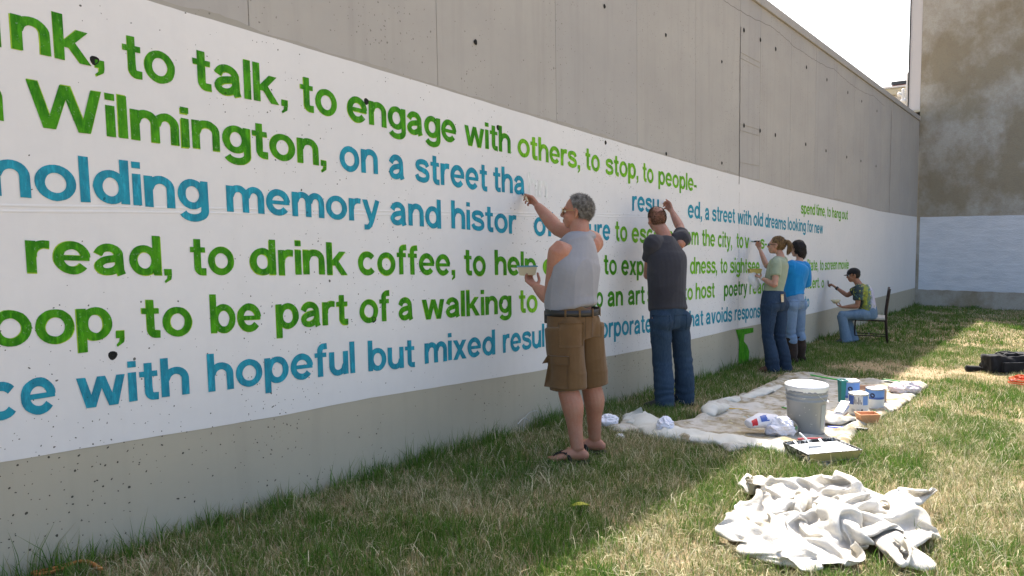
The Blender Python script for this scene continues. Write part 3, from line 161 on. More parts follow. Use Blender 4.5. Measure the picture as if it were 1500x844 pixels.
 18,28,-10,-13,-2,-10,-13,-4,-8,5,-6,-14,17,-15,2,14,-20,0,14,-25,1,-1,2,22,-6,23,-3,6,23,-7,18,6,10,26,-4,-4,27,-2,7,21,0,21,24,-6,17,26,-8,-7,26,17,-21,30,21,-14,25,13,-3,17,-5,-6,-11,-7,13,-1,-17,9,8,-17,2,2,-17,-3,6,-15,0,15,-8,-7,18,4,-13,15,7,-16,22,3,5,6,9,12,-12,4,-2,-10,6,-1,-5,11,4,8,8,4,22,6,4,11,-8,-6,9,7,-2,9,-6,8,4,6,12,16,0,-16,23,-4,-4,24,-1,-9,25,-2,-2,20,-12,5,1,-2,10,-16,7,10,-5,23,1,-12,27,9,-29,5,9,-13,1,11,4,0,6,18,-12,1,22,-26,-10,21,-24,-17,23,-13,-8,29,-4,-5,31,-3,-7,29,-10,-3,23,-3,6,13,-7,3,0,0,23,-2,-16,24,2,-14,0,6,-15,-6,6,-10,-6,11,-3,-9,15,1,-6,20,4,4,23,4,6,22,8,0,17,15,-5,14,-1,-2,15,-23,-3,21,-22,-7,20,-19,-10,24,7,6,
 0,22,-2,-15,3,-9,-11,-3,-10,10,-9,-11,16,-19,3,16,-26,1,15,-26,-3,7,-12,17,-1,18,4,3,20,-8,15,17,-2,22,3,13,27,-6,9,26,-6,15,32,-7,11,32,0,-7,19,27,-18,18,21,-22,22,7,-4,15,-9,17,-9,-15,20,-9,-13,19,5,-18,2,8,-16,-7,11,-7,-10,10,-2,-11,7,5,-13,9,6,-18,24,3,-9,19,7,4,-3,7,11,-9,4,0,-5,9,1,5,8,6,17,-5,0,9,-6,-19,15,2,-2,2,8,17,-1,7,17,24,1,-6,24,-5,-5,26,-2,-8,23,1,-13,18,-14,-3,7,0,7,-2,11,14,3,-9,13,-7,15,8,-25,7,5,-13,4,6,-2,-7,-1,13,-7,10,14,-16,-2,14,-13,-17,22,-6,-16,27,-7,-7,28,-10,-11,31,2,5,20,-10,2,6,1,14,-8,-6,21,9,-11,26,15,-17,0,10,-17,0,9,-13,4,14,-1,-1,14,11,1,18,-6,9,23,6,8,23,5,3,23,7,-4,22,10,-8,17,-8,-7,16,-10,-21,14,-16,-19,-19,-2,-24,
 3,16,0,-19,6,-6,-5,-1,-15,13,-11,-11,16,-21,4,15,-29,0,15,-26,-3,13,-18,10,5,9,14,7,15,-7,14,15,-7,19,14,10,22,-6,16,26,-11,9,32,2,6,34,7,-3,18,24,-15,14,21,-16,15,0,9,9,-9,20,-1,-14,21,-5,-15,18,5,-16,0,5,-13,-13,10,-3,-16,1,3,-14,12,4,-8,4,8,-20,21,1,-16,17,7,1,9,4,7,-4,3,3,-3,4,3,4,5,8,12,1,1,11,-3,-18,5,-2,6,3,10,4,1,5,18,19,7,-4,26,-9,-2,29,-3,-3,30,0,-12,23,-9,-8,16,-13,2,2,4,14,-10,9,19,1,-10,13,-16,7,5,-9,-6,-6,-3,-6,-2,10,-7,8,9,-9,-1,9,-4,-14,18,8,-13,26,-6,-3,24,-5,-19,27,-5,0,15,-4,10,-3,-3,18,-4,-7,25,12,-7,17,24,-19,-1,12,-23,-9,11,1,14,11,4,20,19,1,11,18,9,-5,20,1,9,22,2,6,23,5,4,25,2,-3,23,-4,-13,15,-8,-26,10,-12,-29,-21,-5,-29,
 7,15,-3,-21,9,-2,-5,-1,-15,14,-14,-5,16,-22,1,16,-27,-4,15,-25,0,15,-19,-1,14,-4,9,11,9,7,15,12,-3,16,16,4,16,-2,20,24,-3,17,34,2,3,27,8,-6,14,19,-14,12,17,-5,10,-13,8,7,-2,24,10,-6,18,2,-13,6,4,-14,-4,-4,-11,-21,5,1,-13,3,4,-8,11,6,-11,13,5,-19,17,6,-19,14,3,5,11,-1,1,4,-2,3,-3,1,8,-4,6,4,5,7,-3,10,0,-12,9,-2,5,14,1,4,2,-2,17,9,20,-7,21,-9,11,33,-1,-4,35,-3,-9,29,-7,-11,21,-13,-6,3,-6,15,-15,-3,18,-3,10,27,-13,-15,2,3,-4,-11,3,-2,-6,7,-6,3,7,-4,-4,5,7,-7,11,12,-6,17,-2,-13,21,-9,-9,22,-8,3,8,-2,9,-8,-8,15,10,-4,15,20,-6,10,16,-22,-3,19,-22,-5,22,2,20,9,15,24,14,3,18,18,-1,-5,19,4,-3,19,1,0,19,9,13,24,4,2,22,-5,-12,17,-11,-27,13,-11,-34,-22,-2,-32,
 8,13,2,-20,11,-5,-5,-2,-14,11,-16,0,13,-20,3,18,-23,-2,15,-19,-6,16,-15,-6,18,-12,-1,18,-6,6,16,4,10,14,12,9,12,10,22,19,-4,22,30,1,0,24,8,-9,15,13,-9,9,6,6,9,-1,10,12,0,13,9,-3,15,9,-14,-4,2,-12,-12,-9,-8,-16,-3,2,-9,9,7,-8,17,6,-14,20,4,-23,16,3,-9,19,1,5,5,0,5,-1,-4,1,-7,2,2,-6,9,0,0,7,-5,15,-1,-8,14,-5,2,14,-10,5,7,2,16,7,24,-6,17,-3,15,30,-4,-9,37,1,-7,34,-5,-7,23,-13,-8,1,-5,17,-16,-13,18,0,4,29,-13,-19,2,9,2,-8,5,5,-7,9,-3,-3,7,-5,-1,4,2,-4,6,12,-4,10,11,-12,11,-11,-11,12,-13,6,10,4,5,7,-7,7,19,-8,5,15,-12,6,7,-21,-1,19,-14,0,31,2,22,16,12,27,7,7,18,12,-3,-8,14,2,-7,19,3,1,20,7,11,21,4,4,20,-7,-14,16,-11,-30,20,2,-32,-8,-11,-31,
 7,15,9,-11,6,-18,-5,-1,-13,8,-15,-2,13,-16,-2,14,-19,9,12,-15,-2,15,-13,-9,19,-12,-2,21,-12,-1,21,-8,7,13,6,18,7,15,19,15,1,22,24,-2,6,20,4,0,18,7,1,14,0,8,13,11,8,13,6,-4,10,-11,6,9,-17,2,0,-8,-20,-15,-6,-8,-10,2,-8,11,9,-13,26,6,-12,20,6,-30,23,-4,5,17,3,3,-1,2,11,-7,-2,-1,-10,1,-4,-8,4,-4,4,6,-3,24,1,-2,21,-8,-6,13,-17,1,10,4,15,4,27,1,13,7,13,27,-8,-13,37,2,-11,36,-2,-1,25,-11,-3,-7,-6,11,-16,-12,21,10,-9,30,-13,-21,6,10,1,-8,7,5,-3,7,5,3,10,0,3,9,-7,-1,8,0,-6,7,12,-14,6,15,-16,2,-3,-8,12,-6,-3,18,-13,-1,15,-14,2,11,-15,7,8,-14,6,14,-9,16,29,3,25,23,14,16,4,8,17,12,-4,-1,7,2,-13,16,2,-2,18,4,6,20,2,0,14,-9,-17,17,-8,-31,24,8,-33,25,-17,-13,
 7,18,0,-10,2,-17,7,-4,-13,11,-14,-5,14,-17,-2,14,-17,9,8,-17,3,7,-3,-9,16,-10,-4,20,-13,0,24,-12,0,15,-1,16,2,16,19,10,6,23,16,1,17,21,1,9,19,3,3,16,3,3,15,7,5,16,-3,0,13,-14,-3,12,-13,-7,-8,-3,-15,-16,-3,0,-7,-2,-10,9,7,-14,22,10,-15,19,5,-27,20,-7,-2,16,-1,1,2,5,11,-7,-1,5,-16,-5,-1,-6,2,-4,11,9,2,29,1,0,27,-12,-9,20,-7,-10,11,-2,15,-2,26,5,11,16,9,27,-8,-8,35,0,-11,36,1,-4,25,-9,2,-11,-9,7,-23,-11,16,15,-11,31,-4,-23,14,3,-12,-1,13,1,1,12,6,5,13,9,10,14,-3,6,9,-8,-3,5,-1,-18,6,9,-21,2,12,-21,10,3,-5,16,-11,-3,15,-12,-4,7,-12,7,5,-9,18,9,-6,25,26,2,24,20,18,3,14,6,6,8,-4,4,3,2,-14,12,1,-4,15,0,0,17,-1,-11,25,-4,-15,26,3,-30,27,0,-31,31,-15,-3,
 11,17,-5,-3,-13,-11,4,-19,5,14,-16,-3,22,-5,4,13,-9,7,8,-12,-1,5,0,-15,6,0,-17,16,-13,2,22,-13,-5,20,-10,7,4,12,23,3,16,20,11,8,21,16,2,7,20,-5,-1,18,-2,2,16,1,7,20,-3,11,11,-16,-9,8,-10,-8,-13,-2,-7,-3,-2,-6,-2,0,-9,9,-2,-7,18,7,-11,11,5,-21,9,10,-15,5,-8,-8,13,4,5,5,-3,13,-13,-12,10,-10,7,1,14,4,1,27,2,-3,27,-6,-15,21,-5,-3,19,-1,1,2,22,10,6,13,9,26,-12,3,36,-1,-10,34,8,-9,23,-3,0,-7,-11,10,-29,-7,5,0,-18,31,3,-20,23,10,-10,6,16,-1,5,15,-3,14,19,0,15,19,2,7,14,0,-2,6,-1,-12,6,-6,-22,-7,14,-19,9,-9,-14,14,-4,-9,18,-2,-4,15,-13,2,8,-9,17,8,10,23,8,16,21,14,7,9,14,6,-2,10,-2,-1,5,1,-10,5,1,-10,14,-4,-4,22,0,-14,31,0,-25,39,3,-20,29,-2,-26,4,-20,3,
 17,-9,-11,6,-11,17,14,-20,-1,7,1,21,19,-9,10,13,-6,1,9,-1,-12,-3,2,-19,-4,2,-24,15,-13,-4,19,-12,-12,24,-14,3,12,0,18,-2,24,16,8,14,22,11,3,18,19,-9,1,19,-9,-7,17,-1,10,9,-16,3,11,-7,-11,11,-5,-4,8,-5,-2,5,-1,-2,-3,12,-7,5,-1,-7,11,-16,-5,3,7,-14,-4,14,-10,-10,-4,-9,7,2,-13,21,1,3,6,-12,20,-7,0,11,10,8,-8,21,1,-11,26,-4,-15,26,-6,-1,12,9,8,14,16,1,11,3,17,14,-6,10,32,2,-13,36,2,-4,24,1,-4,-2,-8,8,-28,-7,5,-19,-20,23,14,-14,25,16,-11,8,12,-1,19,20,-4,14,25,0,7,17,5,10,14,5,4,13,-1,-6,9,-7,-14,4,-8,-23,-4,6,-20,7,-18,-3,18,-7,-5,22,-9,0,13,4,12,-5,24,14,9,12,10,11,5,11,4,-4,-12,11,3,5,8,5,2,5,-1,-10,11,-7,-9,31,-6,-9,32,2,-30,33,4,-29,33,0,-12,1,-22,4,
 26,8,12,17,-24,2,0,4,35,19,-6,22,9,-3,6,10,0,-9,7,-4,-12,-7,2,-23,-13,4,-28,17,-13,-9,16,-10,-16,26,-18,-1,20,-10,11,-4,25,22,-1,21,11,13,2,22,21,-12,12,17,-10,-11,13,-19,-3,9,0,16,8,0,-6,4,2,-8,7,-2,6,1,-2,12,11,-2,7,13,-7,-8,8,-17,-15,4,1,-22,-19,9,-14,-15,8,-11,2,5,-14,20,2,-9,21,-7,10,8,-6,17,11,1,-6,13,6,-15,24,2,1,24,0,-6,7,9,13,16,12,4,12,-1,16,12,-7,7,31,1,-18,33,2,-10,24,1,-1,6,-7,13,-22,-7,6,-29,-17,14,23,-17,20,16,-8,13,12,-4,17,21,-10,5,26,1,7,12,10,11,13,9,8,17,3,4,15,-6,-4,0,-6,-24,10,-15,-25,-3,-11,-14,19,-4,10,24,-5,-2,7,13,6,0,18,13,-1,15,16,9,0,-1,5,-5,-12,10,-3,-1,-2,6,10,8,2,1,17,-7,-7,27,-8,-14,35,-1,-22,25,5,-27,25,-1,-11,16,-12,9,
 30,-5,-7,1,-1,39,3,1,35,15,-6,15,13,-1,-5,2,1,-14,3,-1,-16,-3,2,-24,-13,5,-28,9,-12,-19,21,-14,3,26,-17,-5,24,-12,-1,6,12,18,-4,16,5,11,-5,24,21,1,19,16,-9,4,10,-10,-15,7,1,9,4,6,10,11,3,4,10,6,-4,7,1,2,5,-1,12,9,-10,-1,5,-18,-15,9,-24,-12,-17,5,-19,-20,11,-14,-4,8,-13,14,4,-14,23,-4,-3,16,-6,11,17,-2,5,15,5,-7,20,8,-12,25,2,-5,4,11,17,2,5,18,11,-3,15,17,-3,2,26,-2,-18,31,-1,-13,23,3,-3,6,-8,7,-13,-7,15,-14,-25,12,-2,-11,27,23,-2,-2,17,-12,7,19,-8,6,19,-4,2,14,11,10,15,13,9,20,3,9,18,-1,1,8,-12,-20,-1,-14,-29,7,-17,-15,19,-5,10,24,3,-1,7,13,8,-10,20,12,2,14,9,10,4,4,8,-2,-7,9,-4,-2,0,2,9,2,5,6,14,-7,-4,25,-10,-9,24,-4,-17,23,4,-18,23,4,-6,19,-3,7,
 12,14,19,-6,3,37,9,-2,26,9,-7,2,4,-1,-13,12,5,-14,6,3,-18,-7,3,-21,-7,0,-22,6,-11,-17,18,-18,-4,28,-13,-2,26,-18,8,16,0,4,-3,11,11,12,-4,24,21,6,13,11,0,10,7,-3,-4,13,-4,-3,4,6,7,-2,13,5,2,10,3,12,3,1,6,-1,7,7,-7,10,10,-18,-5,10,-24,-6,3,-18,-25,-14,-1,-21,-8,8,-13,6,10,-11,17,0,-11,17,-4,-1,15,4,10,18,2,4,19,12,-7,23,8,-10,13,1,14,-1,7,15,3,-1,17,9,-8,11,19,-14,-8,22,-3,-18,21,7,-8,10,-1,7,-13,-13,0,-14,-17,18,3,-8,28,25,-7,4,21,-6,1,15,-9,8,10,-8,-3,17,0,-6,20,6,5,17,-1,12,18,6,-2,18,1,-14,8,-23,-16,5,-19,-14,14,-13,6,22,8,-5,5,20,2,-3,23,12,5,4,11,6,9,1,4,9,-1,6,3,4,6,-1,2,2,6,7,10,-3,7,17,-12,1,22,-10,-9,21,-2,-11,22,4,-3,19,9,5,
 1,18,15,1,1,30,11,-5,13,5,-4,-12,-3,0,-17,4,4,-16,11,7,-13,4,1,-14,-1,-3,-15,11,-13,-9,17,-20,4,24,-10,-8,23,-15,-6,19,-9,5,8,12,21,12,7,22,18,-10,3,8,1,3,3,9,7,8,4,-2,10,-2,1,4,7,6,-4,12,-1,1,10,1,9,1,10,8,-8,12,9,-15,12,11,-14,5,6,-13,-20,7,-14,-22,-1,-8,-20,1,3,-14,7,6,-15,11,3,-11,14,3,2,12,9,13,21,10,0,23,9,-8,21,-2,4,3,-2,17,0,-4,15,2,-6,15,7,-10,5,8,-6,-18,13,1,-16,15,3,4,-3,-11,3,-18,-15,8,8,-6,28,26,-13,7,23,-6,9,16,-7,9,7,-5,-5,8,-1,-18,16,-10,-6,22,-2,1,22,0,-2,20,7,-10,20,-15,-3,8,-25,-3,8,-19,1,18,5,7,14,19,-4,-3,25,1,3,17,6,6,8,6,6,10,3,4,10,-3,-1,9,3,1,6,6,3,-1,9,11,-10,4,20,-10,3,24,-3,-2,24,0,1,20,6,7,
 8,18,9,3,-2,23,10,-8,-3,3,-2,-16,-2,6,-13,1,2,-10,9,-1,-10,9,3,-11,11,-5,-10,13,-14,-2,17,-18,-2,19,-17,-1,20,-4,-11,22,-8,-2,17,1,15,11,17,22,9,-5,1,14,-9,-1,5,7,5,0,11,-2,5,6,4,9,-1,3,4,4,3,-1,12,0,2,4,4,6,-8,8,9,-6,17,0,-3,25,16,-12,1,10,-8,-16,7,-13,-21,4,-8,-23,-3,0,-22,3,4,-14,12,6,-7,11,10,9,20,7,-1,26,6,-1,24,2,3,8,-1,18,0,-2,16,-1,-9,12,2,-13,6,-1,-10,-10,3,-3,-17,15,-2,-4,3,-9,4,-12,-10,12,12,-10,29,21,-23,15,27,-8,11,18,-5,5,6,-4,-10,7,6,-20,11,-7,-18,16,-14,-10,23,-2,-9,24,2,-6,23,-12,5,15,-17,7,7,-22,2,11,-2,13,11,17,4,6,25,-1,8,30,-7,-11,17,2,1,16,4,7,11,-5,7,9,-2,-1,9,6,-4,2,10,10,-6,8,20,-11,12,26,-9,9,25,-1,-1,19,10,6,
 14,13,3,5,-5,16,7,-9,-11,0,5,-12,-1,3,-14,8,-3,-5,15,-6,1,11,4,-8,9,-7,-5,11,-10,-6,12,-12,-11,13,-14,-10,20,-7,5,22,1,-5,21,0,-1,12,13,19,7,0,7,16,-12,-6,16,-2,5,-3,10,1,1,9,0,9,0,5,8,-2,4,1,12,4,-1,8,4,0,1,8,-8,0,10,-3,2,24,22,-6,14,21,-10,1,8,-13,-16,-9,-10,-27,-7,-5,-30,5,-2,-13,10,5,-9,11,9,-4,20,5,-6,27,5,2,29,2,11,22,-5,13,6,1,18,-3,-12,9,-9,-12,3,-10,-10,-5,2,-7,-7,7,-9,-1,9,-6,6,-1,-17,3,15,-12,31,16,-22,29,27,-17,14,16,-9,3,5,-3,-14,7,12,-23,11,3,-25,13,-9,-25,14,-14,-17,25,-5,0,21,-10,11,22,-9,4,14,-15,4,11,-8,14,9,11,11,9,27,0,7,35,-13,-13,29,-4,-7,19,0,3,14,1,6,11,1,6,10,0,-1,6,5,0,-3,13,21,-11,14,28,-10,15,26,-2,6,7,-6,14,
 13,10,8,12,-12,1,0,-4,-15,-5,14,-8,3,-2,-14,15,-5,-5,17,-5,13,14,-2,0,5,-6,-11,3,-3,-17,1,-9,-20,17,-7,-4,20,-5,15,21,-1,-3,18,3,-8,17,0,7,11,-7,7,18,-2,2,22,-4,1,2,11,5,0,9,3,2,1,4,-6,0,4,-3,7,5,6,8,1,5,7,5,-8,4,11,-13,5,18,22,-2,17,24,-7,8,10,-14,-10,-19,-13,-20,-2,-9,-36,9,-5,-15,11,1,-7,4,6,-13,16,5,-3,28,6,3,33,1,10,33,-9,9,15,-4,18,-1,-11,5,-14,-9,-2,-11,-12,1,-3,-7,7,3,-10,-1,11,-14,3,6,-19,13,20,-19,29,15,-16,38,19,-23,20,17,-11,-1,3,6,-16,-1,13,-27,15,6,-29,17,-5,-34,5,-13,-30,22,-15,0,18,-13,14,20,-12,6,18,-8,5,16,-2,8,12,5,12,10,26,12,8,39,-15,-11,33,-11,-4,19,2,-2,15,-2,-5,12,0,5,14,-4,4,12,3,5,2,14,12,-4,20,19,-11,22,21,-10,21,15,-7,14,
 16,-3,7,2,4,-13,6,-11,-6,-4,10,-12,2,2,-7,16,-2,-7,18,1,8,11,-4,-1,-4,-4,-16,-10,-4,-21,15,1,-14,23,-4,0,19,-8,10,18,-1,5,19,-5,-11,17,-4,5,13,-9,1,22,-7,2,4,5,11,4,15,4,2,8,4,-6,2,3,-16,-1,1,-10,5,6,9,9,2,14,3,-5,4,6,8,-9,11,16,20,0,15,23,-5,11,9,-14,-7,-19,-12,-10,1,-10,-32,7,-8,-19,16,-2,-2,-2,6,-10,11,2,-8,23,-5,11,36,-2,9,41,-2,4,26,-4,8,6,-11,5,-11,-9,-5,-10,-14,4,-9,-7,12,-7,-12,10,18,-16,0,15,-26,21,19,-16,36,19,-22,30,13,-16,24,8,-7,-5,-2,12,-22,-2,14,-30,12,6,-35,15,-7,-38,16,-10,-30,23,-15,-3,15,-20,5,14,-19,7,15,-9,7,16,2,10,16,9,14,17,24,20,4,42,1,-4,27,-24,-7,17,-6,-1,16,-3,-1,14,6,4,16,-8,3,15,-1,7,9,12,9,1,22,12,-6,26,18,-10,24,24,-10,6,
 -6,2,13,11,10,-14,10,-7,-12,7,-3,-9,-1,7,-10,7,6,-6,15,4,-2,4,-3,-9,-17,-3,-16,6,5,-22,24,4,-3,22,-5,0,18,-15,1,15,-10,5,19,0,1,20,-9,-6,16,-7,5,18,-11,-1,-5,5,12,-4,14,6,6,9,2,-11,2,4,-9,-1,0,-3,-2,-3,-10,9,5,10,6,-3,7,7,8,14,6,6,16,7,10,18,5,12,0,-20,4,4,-12,-5,-6,-5,-18,5,-16,-10,6,-14,-4,5,7,-4,3,12,-13,26,-5,-10,30,-1,18,43,-9,14,37,-4,5,18,-5,-5,-4,-10,-7,-9,-15,3,-11,-9,13,-16,-8,19,14,-24,10,31,-29,16,18,-20,38,18,-15,33,14,-16,10,1,-4,-15,-4,19,-22,-2,16,-32,16,-2,-31,5,-1,-40,22,-6,-26,21,-15,9,17,-19,3,12,-17,-4,7,-17,-3,16,-7,10,17,14,18,17,28,20,12,36,12,-7,25,-9,2,14,-15,-5,16,3,3,21,-1,0,14,-5,10,6,-8,8,15,8,9,4,20,13,-2,26,16,-1,27,22,-12,12,
 -2,-17,-1,19,17,-3,10,14,-8,11,0,-10,-3,6,-10,0,5,-10,5,5,-12,-9,-4,-16,-2,9,-22,20,8,-10,21,0,8,18,-12,4,15,-19,0,10,-12,-4,21,4,-9,24,-6,-1,19,-9,2,15,-9,3,12,-11,5,-3,4,12,-11,8,-6,-11,11,0,-9,1,3,-11,-10,5,-12,8,0,3,15,-2,19,10,2,22,7,1,21,6,2,2,-14,10,14,-5,3,7,3,10,-2,-18,1,-1,-15,4,7,-10,-9,11,-4,-9,-4,15,-7,8,9,-25,37,-7,2,42,-6,23,37,-4,14,27,-4,-7,8,-14,-1,-10,-15,4,-11,-13,10,-18,0,18,11,-23,19,29,-30,20,31,-26,23,17,-20,27,15,-11,5,-3,3,-16,-5,24,-23,-2,15,-35,16,-7,-29,-1,5,-34,24,-7,-19,19,-15,11,7,-20,-11,15,-15,-4,11,-15,6,13,-15,6,14,10,7,11,28,18,20,25,12,15,18,13,-12,18,4,-14,16,4,3,24,-3,7,16,-7,10,6,-6,13,6,1,15,-5,16,12,-4,27,23,7,16,23,13,8,
 -13,-2,11,25,17,0,17,21,-5,10,11,-12,6,2,-13,-8,4,-17,-10,4,-19,-6,6,-24,9,15,-16,19,0,7,14,-12,7,16,-18,3,20,-14,4,15,-14,-3,18,8,-15,19,4,-11,21,-4,-1,16,-5,1,14,-6,2,13,-11,-1,4,-4,12,-14,6,8,-16,7,-9,-20,-1,-2,-12,4,0,-1,17,4,16,8,16,26,10,7,24,6,12,19,1,-10,15,-12,-4,2,-15,6,-9,-9,14,-3,-19,6,-3,-18,-1,7,-5,-9,9,12,-18,-4,23,-22,32,-9,4,46,-8,2,34,-6,15,21,2,13,14,-10,5,-4,-14,6,-15,-10,3,0,-14,10,2,-9,28,22,-25,21,29,-26,23,24,-21,14,11,-12,-6,10,7,-10,-1,15,-29,-2,13,-33,14,-3,-25,-6,7,-27,21,-9,-15,15,-21,-7,13,-15,9,11,-11,-9,9,-13,9,11,-14,2,23,-11,-3,13,3,19,5,12,20,9,16,17,5,20,15,0,28,0,-1,24,-10,0,22,6,12,12,4,23,-10,-6,19,-9,12,20,4,21,23,14,3,15,18,-7,
 -16,4,-2,27,17,5,18,25,-5,18,11,0,7,3,-17,-6,7,-24,-9,11,-26,-13,5,-24,10,11,-3,17,-4,7,10,-22,5,21,-14,11,15,-20,1,22,-6,0,15,8,-16,18,14,-16,24,9,-8,16,1,3,14,-3,-3,14,-8,-1,15,-13,2,7,-11,12,-15,3,9,-23,3,-6,-16,7,-6,-3,13,4,12,12,21,30,9,13,27,8,-14,25,9,0,10,-9,-1,-8,-18,-4,-4,-21,16,-5,-23,9,-4,-20,4,-5,-4,-6,4,12,-15,6,21,-22,31,-8,-11,38,-6,18,30,-8,3,10,-2,22,15,-4,10,2,-6,7,-1,-12,6,8,-14,-1,4,-6,16,16,-20,16,28,-29,13,21,-26,11,19,0,13,11,4,-3,-1,10,-24,4,0,-27,11,4,-27,-6,9,-28,12,-18,-6,15,-9,-16,13,-17,-6,10,-10,9,7,-12,9,15,-10,-2,13,-7,-9,15,-3,-6,13,0,8,14,3,13,12,7,18,6,16,22,-6,24,17,1,22,11,16,2,-5,21,-7,1,25,1,11,24,9,3,14,16,-8,-7,14,-12,
 -8,9,0,24,8,-6,16,23,9,14,16,-1,7,5,-16,-1,6,-24,-6,10,-25,-12,9,-22,9,11,-2,13,-5,7,15,-20,11,17,-20,11,15,-16,-1,24,-1,-1,19,14,-11,21,26,-16,19,19,-17,16,2,0,18,-6,3,12,-8,-4,16,-16,-6,17,-19,3,4,-8,11,-22,5,0,-16,5,1,-2,12,10,10,19,18,32,12,4,29,8,-19,19,6,-12,10,-7,2,-8,-21,-2,-10,-24,11,-6,-23,14,-5,-22,9,-3,-10,-5,0,13,-9,7,20,-18,29,-5,-13,31,-4,19,26,-10,-3,7,-5,18,12,-1,14,12,-4,13,11,-11,6,6,-9,-4,6,-16,-1,0,-25,4,27,-24,12,30,-11,19,12,0,18,6,6,8,16,-1,-10,15,-7,-22,3,10,-26,2,-1,-30,-4,-5,-30,21,-13,4,11,-10,-5,4,-10,11,11,-10,-2,10,-7,-6,12,-4,2,5,2,-5,8,4,-5,14,0,1,21,-1,4,20,-1,15,8,9,18,0,9,19,14,-11,9,27,2,2,22,10,3,16,10,7,-4,14,-2,12,12,8,
 2,13,4,15,0,-18,17,12,3,6,16,1,4,9,-13,8,0,-25,-3,5,-19,-11,17,-6,5,15,-3,12,1,0,15,-12,14,14,-24,10,18,-12,4,23,5,-8,22,20,-15,19,36,-17,14,20,-7,20,-3,-1,20,-12,-4,14,-2,3,18,-18,-10,18,-23,2,14,-13,3,-12,2,10,-14,7,3,2,7,10,16,23,6,32,16,-2,29,7,-10,11,12,-17,7,-12,0,-6,-22,5,-12,-27,6,-10,-23,7,-3,-20,7,3,-12,1,1,6,-10,6,21,-11,24,-3,-12,24,-3,21,23,-13,-3,9,-16,2,12,-5,9,12,-2,12,14,-6,9,13,-5,5,4,-16,0,1,-21,-7,21,-12,17,24,-16,12,9,-1,15,13,0,5,17,4,1,19,-2,-6,11,-1,-23,-4,5,-30,-7,-5,-24,14,-12,-15,16,-11,8,8,-11,7,5,-4,6,6,-3,-4,7,-2,2,8,2,3,3,3,-4,12,-2,-1,17,2,-8,24,0,0,18,-6,9,0,-2,18,26,-2,7,26,0,4,22,-1,9,10,8,9,6,14,18,9,7,16,
 -12,8,-10,17,-3,-10,17,4,-8,9,12,-6,2,8,-17,6,2,-21,0,9,-8,-9,19,3,5,16,0,10,11,1,13,-4,9,16,-18,13,16,-14,2,18,0,-17,21,22,-20,14,42,-3,16,13,3,22,-8,3,23,-15,0,20,-4,-6,22,-4,-11,18,-25,1,17,-15,-7,-1,-1,12,-17,11,7,10,10,4,25,16,-3,28,17,-7,22,16,5,14,6,-10,4,-13,4,-13,-20,6,-6,-28,5,-4,-23,-1,-1,-16,-2,5,-9,3,8,-1,-5,4,12,-10,11,3,-13,21,-6,15,21,-13,4,12,-17,-9,9,-14,4,9,-6,5,12,-6,6,12,-8,6,9,-13,0,16,-11,4,11,3,21,18,-17,2,16,-12,3,12,-7,3,13,11,5,15,12,8,17,1,-14,-4,-3,-27,-2,-17,-21,15,-6,-4,14,-16,-4,7,-8,-5,5,3,10,5,-1,7,7,-5,1,6,-3,4,5,-3,7,7,1,4,17,3,-4,21,10,-10,19,-6,9,9,-6,14,25,-1,-3,24,1,5,20,-3,11,18,-4,15,10,0,22,11,9,16,
 -6,7,-1,15,-5,-12,11,2,-17,12,6,-18,6,8,-21,4,10,-16,4,12,-3,-8,16,3,5,14,1,-1,13,7,19,-1,1,18,-7,8,11,-3,5,13,-5,-20,20,23,2,13,33,4,17,3,-13,26,-1,0,26,-13,6,24,-16,6,25,2,0,20,-13,-12,11,-18,-13,12,-3,9,-11,13,11,10,12,9,27,13,-6,23,17,-15,16,17,8,12,-1,7,8,-9,3,-7,-21,1,-5,-28,-2,0,-22,-1,0,-11,-7,3,-6,-3,7,-3,6,9,4,-4,6,4,-11,17,-3,0,20,-14,5,13,-19,1,13,-13,-8,12,-10,0,11,-9,5,3,-10,14,15,-6,-3,19,-4,4,12,-1,11,10,-11,6,9,-8,8,7,-7,10,12,6,4,14,11,-3,21,4,-12,-3,-14,-17,5,-8,-22,16,-16,2,17,-10,5,14,-8,-8,13,-1,1,4,0,11,2,-4,4,5,-5,-3,7,-2,2,4,3,11,12,3,9,20,4,-8,19,-5,9,13,-8,12,24,0,-9,24,2,1,18,-2,15,18,0,18,19,-7,22,14,-4,23,
 1,6,8,10,0,-24,11,2,-22,6,4,-23,7,7,-19,2,6,-13,5,12,-6,-1,16,-2,1,18,4,3,17,-1,2,3,10,14,-2,7,14,0,-7,19,5,-7,19,20,14,9,11,-1,18,-5,-18,31,-1,-3,29,-8,5,27,-6,8,19,-4,18,22,-1,-12,12,-15,-20,27,-9,6,3,8,10,6,14,11,28,9,5,4,18,-15,13,16,6,13,0,11,9,-8,4,-3,-23,0,4,-28,-5,5,-19,-7,1,-8,-11,4,-6,-6,1,-1,8,5,4,8,9,-6,2,13,-7,-4,16,-13,0,24,-7,-4,18,-15,-15,14,-11,-2,-1,-9,9,7,-5,10,18,-3,4,13,-4,7,10,-5,10,7,-4,10,0,-9,12,7,-8,11,18,-1,3,18,4,-10,7,7,-19,3,-12,-21,19,-12,-3,15,-9,-17,22,-9,5,17,-9,5,18,-3,-1,4,0,13,-2,-1,11,4,-6,-2,8,-1,-7,8,-3,3,6,3,14,17,-4,4,17,-5,3,16,-5,-2,22,1,5,25,1,-2,22,-2,7,20,-3,20,20,-3,25,11,-2,27,
